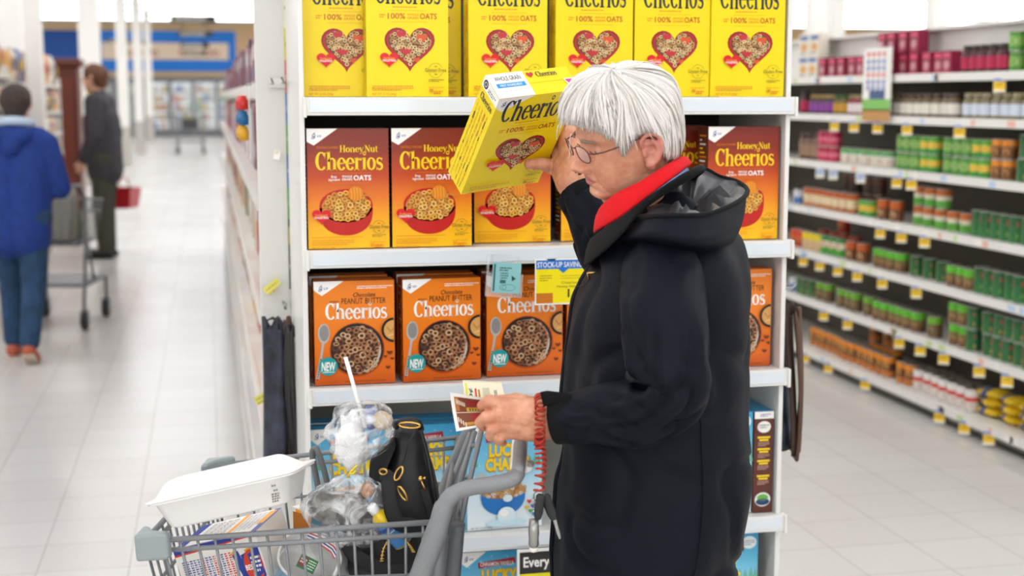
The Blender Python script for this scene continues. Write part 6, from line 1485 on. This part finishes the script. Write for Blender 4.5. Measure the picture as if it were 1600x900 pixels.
# ================================================================ the loaded trolley in front
NF, FF, FR_, NR_ = atZ(226, 846, .845), atZ(333, 728, .845), atZ(718, 683, .875), atZ(688, 815, .875)
tc_ = (NF+FF+FR_+NR_)/4; T0 = Vector((tc_.x, tc_.y, 0))
tl = empty('shopping_trolley', T0, 0, 'grey wire shopping trolley loaded with groceries in front of the woman', 'trolley')
lp = lambda p: tuple(Vector(p)-T0)
tw = lambda px, py, D: Vector(lp(W(px, py, D)))
tg = mat('trolley_steel_grey', '86888b', .42, .15, noisy=.15, nscale=700, bump=.2, bscale=1500)
R1 = [Vector(lp(p)) for p in (NF, FF, FR_, NR_)]
ctr = sum(R1, Vector())/4
R0 = [Vector((r.x*.9, r.y*.94, .7)) for r in R1[:2]]+[Vector((r.x*.985, r.y*.95, .7)) for r in R1[2:]]
mb = MB()
def wires(a1, b1, a0, b0, n, r=.0026):
    for i in range(n+1): mb.tube([a1.lerp(b1, i/n), a0.lerp(b0, i/n)], r, tg, 6)
wires(R1[0], R1[3], R0[0], R0[3], 17); wires(R1[1], R1[2], R0[1], R0[2], 15); wires(R1[0], R1[1], R0[0], R0[1], 14); wires(R1[3], R1[2], R0[3], R0[2], 10)
for i in range(1, 17): mb.tube([R0[0].lerp(R0[3], i/17), R0[1].lerp(R0[2], i/17)], .0026, tg, 6)
for i in range(1, 8): mb.tube([R0[0].lerp(R0[1], i/8), R0[3].lerp(R0[2], i/8)], .0026, tg, 6)
for lv, r in ((0, .0052), (.125, .0046), (.55, .0034), (1, .005)):
    C = [a.lerp(b, lv) for a, b in zip(R1, R0)]
    for k in range(4): mb.tube([C[k], C[(k+1) % 4]], r, tg, 8)
mb.build('wire_basket', tl)
# grey plastic corner blocks at the front rim
plm = mat('corner_plastic', '8f9a9b', .45)
for k, (nm, c, o) in enumerate((('corner_cap', R1[0], R1[1]), ('corner_cap', R1[1], R1[0]))):
    e1 = (R1[3]-R1[0]).normalized() if k == 0 else (R1[2]-R1[1]).normalized(); e2 = (o-c).normalized(); M = frame(c, e1, e2, e1.cross(e2) if k == 0 else -e1.cross(e2)); b = MB()
    s = 1
    prof = [(-.014, -.014), (.042, -.014), (.046, .002), (.012, .016), (-.002, .042), (-.014, .046)]
    b.loft([[(x*.9, y*.9, -.032) for x, y in prof], [(x, y, -.026) for x, y in prof], [(x, y, .01) for x, y in prof], [(x*.9, y*.9, .016) for x, y in prof]], plm, M, sm=False)
    b.build(nm, tl, bevel=.004)
# side frames that rise into the handle
nearf = [tw(628, 985, 2.30), tw(655, 905, 2.29), tw(683, 828, 2.275), tw(694, 792, 2.272), tw(708, 773, 2.27), tw(735, 762, 2.265), tw(768, 757, 2.26), tw(790, 752, 2.26), tw(803, 747, 2.262), tw(809, 739, 2.272)]
mb = MB(); mb.tube(cr(nearf, 6), [.019]*7+[.0185]*6+[.017]*6+[.0145]*6+[.0135]*25+[.013]*6, tg, 14); mb.build('side_frame', tl)
mb = MB(); mb.tube(cr([tw(700, 985, 2.33), tw(708, 900, 2.32), tw(715, 818, 2.31)], 5), .013, mat('trolley_dark_grey', '54565a', .5), 10); mb.build('frame_strut', tl)
farh = tw(816, 628, 2.78)
farf = [tw(660, 905, 2.78), tw(680, 830, 2.77), tw(697, 757, 2.765), tw(728, 683, 2.76), tw(738, 662, 2.765), tw(760, 648, 2.77), tw(795, 640, 2.775), tw(812, 634, 2.78), farh]
mb = MB(); mb.tube(cr(farf, 6), .0125, tg, 12); mb.build('side_frame', tl)
hp = [tw(809, 741, 2.27), tw(811, 722, 2.30), tw(813.5, 668, 2.53), tw(815, 636, 2.74), farh]
mb = MB(); mb.tube(cr(hp, 6), .0115, tg, 14); h = mb.build('handle', tl)
slm = mat('handle_sleeve', 'eceef2', .35); mb = MB(); a_, b_2 = tw(810, 735, 2.278), tw(813, 674, 2.50); mb.tube([a_, a_.lerp(b_2, .02), a_.lerp(b_2, .98), b_2], [.0125, .0138, .0138, .0125], slm, 20); mb.build('handle_sleeve', h)
# rear gate bars and divider loop
mb = MB()
for (a, b) in (((742, 674, 2.66), (716, 765, 2.60)), ((752, 674, 2.57), (731, 762, 2.50)), ((735, 676, 2.72), (702, 765, 2.68))): mb.tube([tw(*a), tw(*b), tw(b[0]-14, b[1]+70, b[2])], .0055, tg, 8)
for t in (0.25, .8): mb.tube([tw(742-26*t, 674+91*t, 2.66), tw(752-21*t, 674+88*t, 2.57)], .004, tg, 8)
mb.build('rear_gate', tl)
mb = MB(); mb.tube(cr([tw(500, 775, 2.74), tw(492, 735, 2.74), tw(488, 708, 2.74), tw(492, 701, 2.74), tw(497, 706, 2.735), tw(508, 740, 2.73), tw(514, 775, 2.73)], 5), .006, mat('divider_grey', '6a6c6e', .5), 8, flat=1); mb.build('divider_loop', tl)
# lower tray, posts, wheels
zt = .27; Q = [Vector((r.x*.9, r.y*.92, zt)) for r in R1]; mb = MB(); mb.tube(Q, .011, tg, 8, closed=True)
for i in range(1, 14): mb.tube([Q[0].lerp(Q[3], i/14), Q[1].lerp(Q[2], i/14)], .003, tg, 6)
mb.build('lower_tray', tl)
for k in range(4):
    a = R0[k] if k < 2 else R1[k]; mb = MB(); mb.tube([a, Vector((R1[k].x*.92, R1[k].y*.94, zt)), Vector((R1[k].x*.94, R1[k].y*.95, .14))], .011, tg, 8); mb.build('leg_post', tl); caster(tl, R1[k].x*.94, R1[k].y*.95, .14)
# ---------------------------------------------------------------- what lies in it
foam = mat('foam_white', 'f4f2f0', .55, sss=.05, bump=.08, bscale=500)
A_, B_ = W(229, 791, 2.335), W(452, 741, 2.305); e1 = (B_-A_); L_ = e1.length; e1.normalize(); e2 = (BH*.97-ZV*.17-cR*.16); e2 = (e2-e1*e2.dot(e1)).normalized(); n3 = e1.cross(e2)
if n3.z < 0: n3 = -n3
t = empty('takeout_box', A_, 0, 'white foam clamshell takeout box lying on top of the groceries in the trolley', 'takeout box')
M = frame((0, 0, 0), e1, e2, n3); dp = .135
def rr_ring(x0, x1, y0, y1, z, r, n=5):
    o = []
    for cx, cy, a0 in ((x1-r, y1-r, 0), (x0+r, y1-r, 90), (x0+r, y0+r, 180), (x1-r, y0+r, 270)):
        for k in range(n+1): a = math.radians(a0+90*k/n); o.append((cx+r*math.cos(a), cy+r*math.sin(a), z))
    return o
mb = MB(); mb.loft([rr_ring(.028, L_-.03, .025, dp-.025, -.05, .015), rr_ring(.02, L_-.02, .018, dp-.018, -.046, .018), rr_ring(.006, L_-.006, .004, dp-.004, -.004, .022), rr_ring(-.004, L_+.008, -.004, dp+.004, -.002, .02), rr_ring(-.004, L_+.008, -.004, dp+.004, .0005, .02), rr_ring(.01, L_-.01, .01, dp-.01, .0005, .02)], foam, M); base_ = mb.build('base', t)
mb = MB(); mb.loft([rr_ring(-.006, L_+.01, -.006, dp+.006, .0015, .02), rr_ring(-.006, L_+.01, -.006, dp+.006, .004, .02), rr_ring(.006, L_-.008, .006, dp-.006, .005, .02), rr_ring(.02, L_-.035, .03, dp-.02, .026, .02), rr_ring(.026, L_-.042, .038, dp-.028, .029, .018)], foam, M); mb.build('lid', t)
mb = MB(); Ma = M @ frame((L_-.038, .0035, -.012), (1, 0, 0), (0, .27, .96), (0, -.96, .27)); A = Art(mb, Ma, .001)
for i, (x, y, w_, h_) in enumerate(((2, 0, 12, 4), (4, 8, 9, 3), (0, 14, 14, 16))): A.bars(x, y, x+w_, max(1, h_//4), 4, 3, c_('6d6a66'), i)
mb.build('sticker', base_)
# white and blue flour-like carton
P0, P1, P2, P3_ = W(398, 831, 2.43), W(270, 860, 2.46), W(431, 788, 2.61), W(405, 925, 2.40)
u = (P1-P0); wd_ = u.length; u.normalize(); v = (P2-P0); dd = v.length; v = (v-u*v.dot(u)).normalized(); dn = u.cross(v); dn = -dn if dn.z > 0 else dn; dd = .14
t = empty('baking_mix_box', P0, 0, 'white carton with blue and orange trim lying under the foam takeout box', 'carton'); M = frame((0, 0, 0), -u, v, -dn); hgt = .13
mb = MB(); wht = c_('f3efe8'); mb.box(-wd_, 0, 0, dd, -hgt, 0, wht, M)
A = Art(mb, frame(P0-P0+(-u)*-0-(-u)*wd_, -u, -dn, -v), wd_/100); H = hgt/(wd_/100)
rr = random.Random(9); bl = c_('2a3f9a'); rd = c_('d8402a'); orr = c_('f0a01c')
A.poly([(0, 0), (100, 0), (100, 3), (0, 8)], bl); A.up(); A.poly([(0, 7), (100, 2.2), (100, 3.6), (0, 9.2)], rd)
for q in range(13): A.bars(6+q*4.7, 16, 6+q*4.7+3.4, 26, 2.6, 1.5, rd if q in (5, 8, 11, 12) else c_('5560a8'), q)
cx, cy = 84, 36
A.up(); A.poly([(66, 20), (74, 16), (84, 60), (76, 64)], bl); A.poly([(76, 22), (98, 15), (104 if 0 else 99, 50), (80, 58)], bl); A.up(); A.ell(88, 36, 11, 19, rd); A.up(); A.poly([(84, 22), (96, 19), (98, 46), (86, 52)], bl); A.up(); A.text('BEST', 78, 40, 90, 34, c_('f3efe8'), .03); A.bars(86, 26, 97, 4, 5, 2.6, c_('f3efe8'), 2); A.line([(82, 18), (99, 13)], 2, orr); A.line([(82, 60), (99, 52)], 2, orr); A.line([(66, 19), (70, 17)], 3, orr)
T = Art(mb, frame((-u)*-wd_*-1 if 0 else u*wd_+v*dd, -u, v, -dn), wd_/100); TH = dd/(wd_/100)
T.rect(0, 0, 12, TH, bl); T.poly([(100, 0), (100, TH), (92, TH), (92, 0)], bl); T.poly([(0, TH-4), (100, TH-4), (100, TH), (0, TH)], bl); T.up(); T.rect(88, 6, 97, TH*.62, orr); T.rect(56, 0, 62, TH*.86, orr)
for q in range(4): T.bars(18+q*9, 8, 25+q*9, 14, 4.2, 1.6, c_('7a7888'), q); T.bars(64+q*6, 8, 68+q*6, 14, 4.2, 1.6, c_('8a8898'), q+5)
mb.build('carton', t, M=None)
# ice cream style tub, its end towards us
t0 = W(484, 872, 2.42); t = empty('plastic_tub', t0, 0, 'white plastic tub with a green label and red striped lid lying in the trolley', 'tub')
ax = (-BH*.86+ZV*.32-cR*.12).normalized(); sx = (cR*.86-ZV*.42); sx = (sx-ax*sx.dot(ax)).normalized(); sy = ax.cross(sx); sy = -sy if sy.z < 0 else sy; M = frame((0, 0, 0), sx, sy, ax)
se = lambda a, b, z: [(sgn(math.cos(2*PI*k/40), .75)*a, sgn(math.sin(2*PI*k/40), .75)*b, z) for k in range(40)]
tubw = mat('tub_white', 'f1efec', .3)
mb = MB(); mb.loft([se(.046, .034, -.15), se(.054, .041, -.02), se(.054, .041, .0)], tubw, M); mb.build('tub_body', t)
mb = MB(); mb.loft([se(.057, .044, -.012), se(.0575, .0445, .006), se(.053, .040, .0085)], tubw, M); mb.loft([se(.053, .040, .0085), se(.051, .038, .0065), se(.03, .02, .0062)], tubw, M); A = Art(mb, M @ Matrix.Translation((-.05, .04, .0088)), .001)
for i, c in enumerate(('c8323a', 'f1efec', '3a4a9a', 'f1efec', 'd84a4a')): A.line([(30+i*.5, 1+i*2.6), (56, -.5+i*2.6), (82, 3+i*2.6), (93, 9+i*3)], 2.2, c_(c)) 
A.up(); A.rect(36, 38, 70, 62, c_('1f6a38')); A.up(); A.rect(38, 41, 52, 58, c_('8a2f3a')); A.bars(54, 42, 68, 4, 4.5, 2, c_('d8e4d0')); A.up(); A.bars(39, 44, 51, 2, 5, 3, c_('e8dcc8'))
mb.build('lid', t)
# teal and orange little carton
q0 = W(458, 798, 2.56); t = empty('snack_carton', q0, math.radians(-52), 'small teal and orange carton with a white top beside the foam box', 'carton')
mb = MB(); mb.box(0, .05, 0, .045, -.075, 0, c_('2f8fb0')); mb.box(-.0004, .0, 0, .045, -.075, 0, c_('2f8fb0')); mb.quad([(.0, -.0003, -.075), (.05, -.0003, -.075), (.05, -.0003, 0), (0, -.0003, 0)], c_('b8701f')); mb.box(-.002, .052, -.002, .047, 0, .008, c_('e8e4de')); mb.box(.01, .045, -.0025, .0, .0, .006, orr); mb.build('carton', t)
def pillow(name, c, a, b, th, cat, label, mt, r=.05, seed=1):
    P, Q_ = W(*a), W(*b); t = empty(name, P, 0, label, cat); d = (Q_-P); L = d.length; d.normalize(); s = BH-d*BH.dot(d); s.normalize(); nn = d.cross(s); mb = MB(); rings = []
    for i in range(12):
        k = i/11; f = max(.06, math.sin(PI*min(max(k, .02), .98))**.45); rings.append([d*L*k+(s*math.cos(2*PI*j/16)*r+nn*math.sin(2*PI*j/16)*th*f)*(.9+.1*f)+nn*noise.noise(Vector((k*5, j*.7, seed)))*.008 for j in range(16)])
    mb.loft(rings, mt); mb.build('packet', t); return t
pillow('frozen_bag', 0, (428, 915, 2.44), (480, 890, 2.46), .02, 'bag', 'light blue frozen food bag low in the trolley under the tub', mat('bag_lightblue', '9cc2dc', .3, noisy=.4, nscale=40))
pillow('snack_packet', 0, (571, 842, 2.50), (578, 885, 2.48), .008, 'packet', 'small orange packet beside the black handbag in the trolley', mat('packet_orange', 'd99a1c', .3, noisy=.25), .02)
# black handbag
hb = W(622, 800, 2.5); t = empty('handbag', hb, 0, 'black leather handbag with gold rings standing in the trolley', 'handbag')
lea = mat('leather_black', '17161a', .42, bump=.25, bscale=600); gold = mat('gold_metal', 'c9a25a', .25, 1.0); leav = mat('canvas_black', '1c1b1e', .75)
hl = lambda px, py, D: W(px, py, D)-hb
rows_ = [(918, 562, 648, .05), (895, 548, 662, .06), (862, 544, 676, .072), (832, 556, 687, .07), (800, 574, 688, .066), (770, 588, 684, .06), (740, 598, 678, .054), (712, 607, 669, .042), (690, 613, 663, .030), (672, 617, 658, .018), (666, 620, 655, .012)]
rings = []
for i in range(50):
    py = 666+(918-666)*i/49; x0, x1, dd_ = spl(sorted([(r[0], r[1], r[2], r[3]) for r in rows_]), py); c = hl((x0+x1)/2, py, 2.52); a = (hl(x1, py, 2.52)-hl(x0, py, 2.52)).length/2; ring = []
    for k in range(48):
        th = 2*PI*k/48; d = cR*sgn(math.cos(th), .7)*a+BH*sgn(math.sin(th), .7)*dd_; f = noise.noise(Vector((math.cos(th)*2, math.sin(th)*2, py*.012)))*.004+.0015*math.exp(-(noise.noise(Vector((d.x*7, d.y*7, py*.02)))/.12)**2)
        ring.append(c+d*(1+f/max(a, .02)))
    rings.append(ring)
mb = MB(); mb.loft(rings, lea); hbo = mb.build('bag_body', t)
# open gusset fold on the left shoulder of the bag
mb = MB(); g_ = [hl(613, 690, 2.46), hl(600, 700, 2.45), hl(578, 722, 2.45), hl(576, 745, 2.46), hl(590, 760, 2.46), hl(604, 735, 2.45), hl(616, 705, 2.45)]; mb.loft([[p-BH*.004 for p in g_], [p+BH*.05 for p in g_]], leav, sm=False); mb.build('side_gusset', t, bevel=.004)
mb = MB(); mb.tube(cr([hl(652, 668, 2.46), hl(640, 690, 2.45), hl(634, 715, 2.44), hl(622, 742, 2.435), hl(612, 765, 2.43)], 5), .003, lea, 8, flat=.5); mb.tube(cr([hl(657, 672, 2.47), hl(668, 712, 2.46), hl(677, 760, 2.45), hl(684, 812, 2.45)], 5), .004, lea, 8); mb.build('edge_piping', t)
# straps
mb = MB(); mb.tube(cr([hl(596, 742, 2.425), hl(606, 748, 2.415), hl(609, 770, 2.405), hl(613, 800, 2.40), hl(624, 818, 2.40), hl(645, 822, 2.40), hl(662, 838, 2.40), hl(664, 866, 2.40), hl(645, 888, 2.40), hl(600, 890, 2.40), hl(560, 872, 2.41), hl(542, 850, 2.42)], 6), .0145, leav, 10, flat=.22, up=BH); mb.build('strap', t)
mb = MB(); mb.tube(cr([hl(618, 668, 2.485), hl(624, 660, 2.48), hl(640, 656, 2.48), hl(654, 661, 2.48), hl(658, 672, 2.485)], 5), .006, lea, 8); mb.build('top_handle', t)
def ring3(c, rx, ry, tilt, th=.0022):
    d1 = cR*math.cos(tilt)+ZV*math.sin(tilt); d2 = (ZV*math.cos(tilt)-cR*math.sin(tilt)); return [c+d1*rx*math.cos(2*PI*k/18)+d2*ry*math.sin(2*PI*k/18)-BH*.004*math.cos(2*PI*k/18) for k in range(18)], th
for c, rx, ry, ti in ((hl(640, 664.5, 2.455), .019, .005, 0), (hl(623, 740, 2.40), .005, .013, -.5), (hl(629, 771, 2.395), .005, .014, .5), (hl(599, 737, 2.41), .007, .005, .3)):
    p, th = ring3(c, rx, ry, ti); mb = MB(); mb.tube(p, th, gold, 6, closed=True); mb.build('gold_ring', t)
mb = MB(); c = hl(657, 748, 2.405); mb.ball(c, .005, gold, 10); mb.tube([c, c+cR*.006-ZV*.014-BH*.002, c+cR*.009-ZV*.02], .0018, gold, 6); mb.ball(c+cR*.007+ZV*.001, .003, gold, 8); mb.build('turn_lock', t)
mb = MB(); mb.box(-.006, .006, -.002, .002, -.05, 0, lea, M=Matrix.Translation(c+cR*.006-ZV*.018+BH*.002) @ Matrix.Rotation(-.25, 4, 'Y')); mb.build('pull_tab', t)
for pts_ in (((611, 838, 2.41), (600, 856, 2.40), (596, 876, 2.40)), ((632, 842, 2.40), (640, 852, 2.395), (646, 862, 2.395)), ((650, 876, 2.40), (648, 892, 2.40))):
    mb = MB(); mb.tube(cr([hl(*p) for p in pts_], 5), .002, gold, 6); P = cr([hl(*p) for p in pts_], 8)
    for p in P[::2]: mb.box(p.x-.0032, p.x+.0032, p.y-.002, p.y+.002, p.z-.0008, p.z+.0008, gold)
    mb.build('zip', t)
# squeeze bottle
b0, b1 = W(583, 795, 2.415), W(630, 846, 2.44); ax = (b1-b0); L = ax.length; ax.normalize(); s = (BH-ax*BH.dot(ax)).normalized(); M = frame((0, 0, 0), s, ax.cross(s), ax); t = empty('squeeze_bottle', b0, 0, 'small yellow bottle with a white cap and blue label leaning on the handbag', 'bottle')
mb = MB(); mb.lathe([(.001, -.008), (.0085, -.0075), (.0098, -.005), (.0098, .007), (.0085, .008)], c_('f4f4f2', .3), 20, M); mb.build('cap', t)
mb = MB(); mb.lathe([(.0085, .008), (.009, .011), (.0165, .019), (.019, .026), (.019, L), (.001, L)], c_('ecc814', .3), 24, M); bo = mb.build('bottle_body', t)
mb = MB(); mb.lathe([(.0193, .03), (.0193, L-.003)], c_('4a8fd0', .3), 24, M, cap=False); A = Art(mb, M @ frame((-.0194 if 0 else -.012, .0155, .034) if 0 else (0, -.0195, .034), (0, 0, 1), (1, 0, 0) if 0 else (-1, 0, 0), (0, -1, 0)), .0006); mb.lathe([(.01945, .036), (.01945, .044)], c_('2a4a9a', .3), 24, M, cap=False); mb.lathe([(.01945, .048), (.01945, .050)], c_('dfe8f4', .3), 24, M, cap=False); mb.build('label', bo)
# clear carrier with a straw
clearm = bpy.data.materials.new('clear_film'); clearm.use_nodes = True; nt = clearm.node_tree; pb_ = nt.nodes['Principled BSDF']
tcn = nt.nodes.new('ShaderNodeTexCoord'); nn1 = nt.nodes.new('ShaderNodeTexNoise'); nn1.inputs['Scale'].default_value = 26; nn1.inputs['Detail'].default_value = 6; nn1.inputs['Distortion'].default_value = 1.5
rmp = nt.nodes.new('ShaderNodeValToRGB'); rmp.color_ramp.elements[0].position = .42; rmp.color_ramp.elements[0].color = (.06, .06, .06, 1); rmp.color_ramp.elements[1].position = .68; rmp.color_ramp.elements[1].color = (.8, .8, .8, 1)  # denser white patches paint the film's highlights into its opacity
bpn = nt.nodes.new('ShaderNodeBump'); bpn.inputs['Strength'].default_value = .9; bpn.inputs['Distance'].default_value = .008
for a, b in ((tcn.outputs['Object'], nn1.inputs['Vector']), (nn1.outputs['Fac'], rmp.inputs['Fac']), (rmp.outputs['Color'], pb_.inputs['Alpha']), (nn1.outputs['Fac'], bpn.inputs['Height']), (bpn.outputs['Normal'], pb_.inputs['Normal'])): nt.links.new(a, b)
pb_.inputs['Base Color'].default_value = (.86, .87, .88, 1); pb_.inputs['Roughness'].default_value = .12; pb_.inputs['Coat Weight'].default_value = .6
kb = W(551, 738, 2.44); t = empty('clear_plastic_bag', kb, 0, 'knotted clear plastic bag with food scraps standing in the trolley beside the handbag', 'bag')
kl = lambda px, py, D: W(px, py, D)-kb
def film(rows, seed, amp, name):
    rings = []
    for i in range(40):
        py = rows[0][0]+(rows[-1][0]-rows[0][0])*i/39; x0, x1, dd_ = spl(rows, py); c = kl((x0+x1)/2, py, 2.45); a = (kl(x1, py, 2.45)-kl(x0, py, 2.45)).length/2; ring = []
        for k in range(64):
            th = 2*PI*k/64; d = cR*math.cos(th)*a+BH*math.sin(th)*dd_; q = c+d; r_ = noise.noise(q*26+Vector((seed, 0, 0))); f = amp*(1-abs(r_)*4)*.5+amp*.5*noise.noise(q*60)
            ring.append(q+d.normalized()*f)
        rings.append(ring)
    return MB().loft(rings, clearm).build(name, t, fix=False)
film([(629, 545, 590, .02), (636, 526, 603, .045), (655, 514, 612, .058), (680, 508, 611, .062), (702, 520, 600, .05), (720, 536, 575, .03), (738, 545, 560, .010)], 3, .009, 'upper_bag')
film([(738, 545, 560, .010), (750, 520, 582, .03), (765, 492, 600, .05), (790, 472, 606, .058), (815, 480, 605, .058), (838, 505, 596, .045), (852, 530, 580, .02)], 11, .010, 'lower_bag')
mb = MB(); mb.tube([kl(543, 746, 2.425)+Vector((0, 0, 0)), kl(548, 737, 2.42), kl(554, 731, 2.42), kl(559, 727, 2.42)], .0022, c_('e8d020'), 6); mb.tube([kl(546, 740, 2.42), kl(552, 740, 2.42), kl(556, 735, 2.42)], .0022, c_('e8d020'), 6); mb.build('twist_tie', t)
mb = MB(); mb.lathe([(.0036, 0), (.0036, .13)], c_('f4f1ee', .3), 12, frame(W(571, 668, 2.45)-W(552, 601, 2.45)*0-W(571, 668, 2.45), *(lambda d: ((BH-d*BH.dot(d)).normalized(), d.cross((BH-d*BH.dot(d)).normalized()), d))((W(552, 601, 2.45)-W(571, 668, 2.45)).normalized())))
o = mb.build('drinking_straw', loc=W(571, 668, 2.45)); tag(o, 'white drinking straw poking out of the clear plastic bag', 'straw'); ln_ = (W(552, 601, 2.45)-W(571, 668, 2.45)).length; o.scale = (1, 1, 1)
def lump(px, py, D, r, m, name, label, cat, sc_=(1, 1, 1), amp=.3, fr=40, seed=0):
    p = W(px, py, D); mb = MB(); mb.ball((0, 0, 0), r, m, 20, None, sc_); mb.V = [tuple(Vector(v)*(1+amp*noise.noise(Vector(v)*fr+Vector((seed, 0, 0))))) for v in mb.V]; o = mb.build(name, loc=p); return tag(o, label, cat)
lump(597, 657, 2.47, .019, mat('bread_crust', 'd9c2a0', .8, noisy=.2, nscale=60), 'bread_roll', 'pale bread roll inside the top of the clear plastic bag', 'bread', (1, 1, .9), .15)
lump(580, 652, 2.48, .02, mat('wrapper_blue', '5a6aae', .35, noisy=.5, nscale=50), 'food_wrapper', 'crumpled blue and pink wrapper in the clear plastic bag', 'wrapper', (.8, .8, 1.1), .4)
lump(550, 692, 2.47, .038, mat('napkin_white', 'f4f4f4', .8), 'paper_napkin', 'crumpled white paper napkin in the middle of the clear plastic bag', 'napkin', (.7, .7, 1.3), .5, 60)
lump(512, 792, 2.47, .033, mat('scrap_grey', '8f8a84', .6, noisy=.6, nscale=40), 'food_scraps', 'grey crumpled food scraps in the lower half of the clear bag', 'scraps', (1, .8, .9), .4)
lump(552, 800, 2.47, .033, mat('scrap_dark', '6a645e', .6, noisy=.6, nscale=40), 'food_tray', 'dark crumpled tray in the lower half of the clear bag', 'scraps', (1, .8, 1), .4, 40, 5)
lump(575, 765, 2.46, .012, mat('scrap_orange', 'c98a5a', .6, noisy=.3), 'food_scraps', 'orange food scrap near the right side of the clear bag', 'scraps', (1, .8, 1.2), .3, 40, 9)
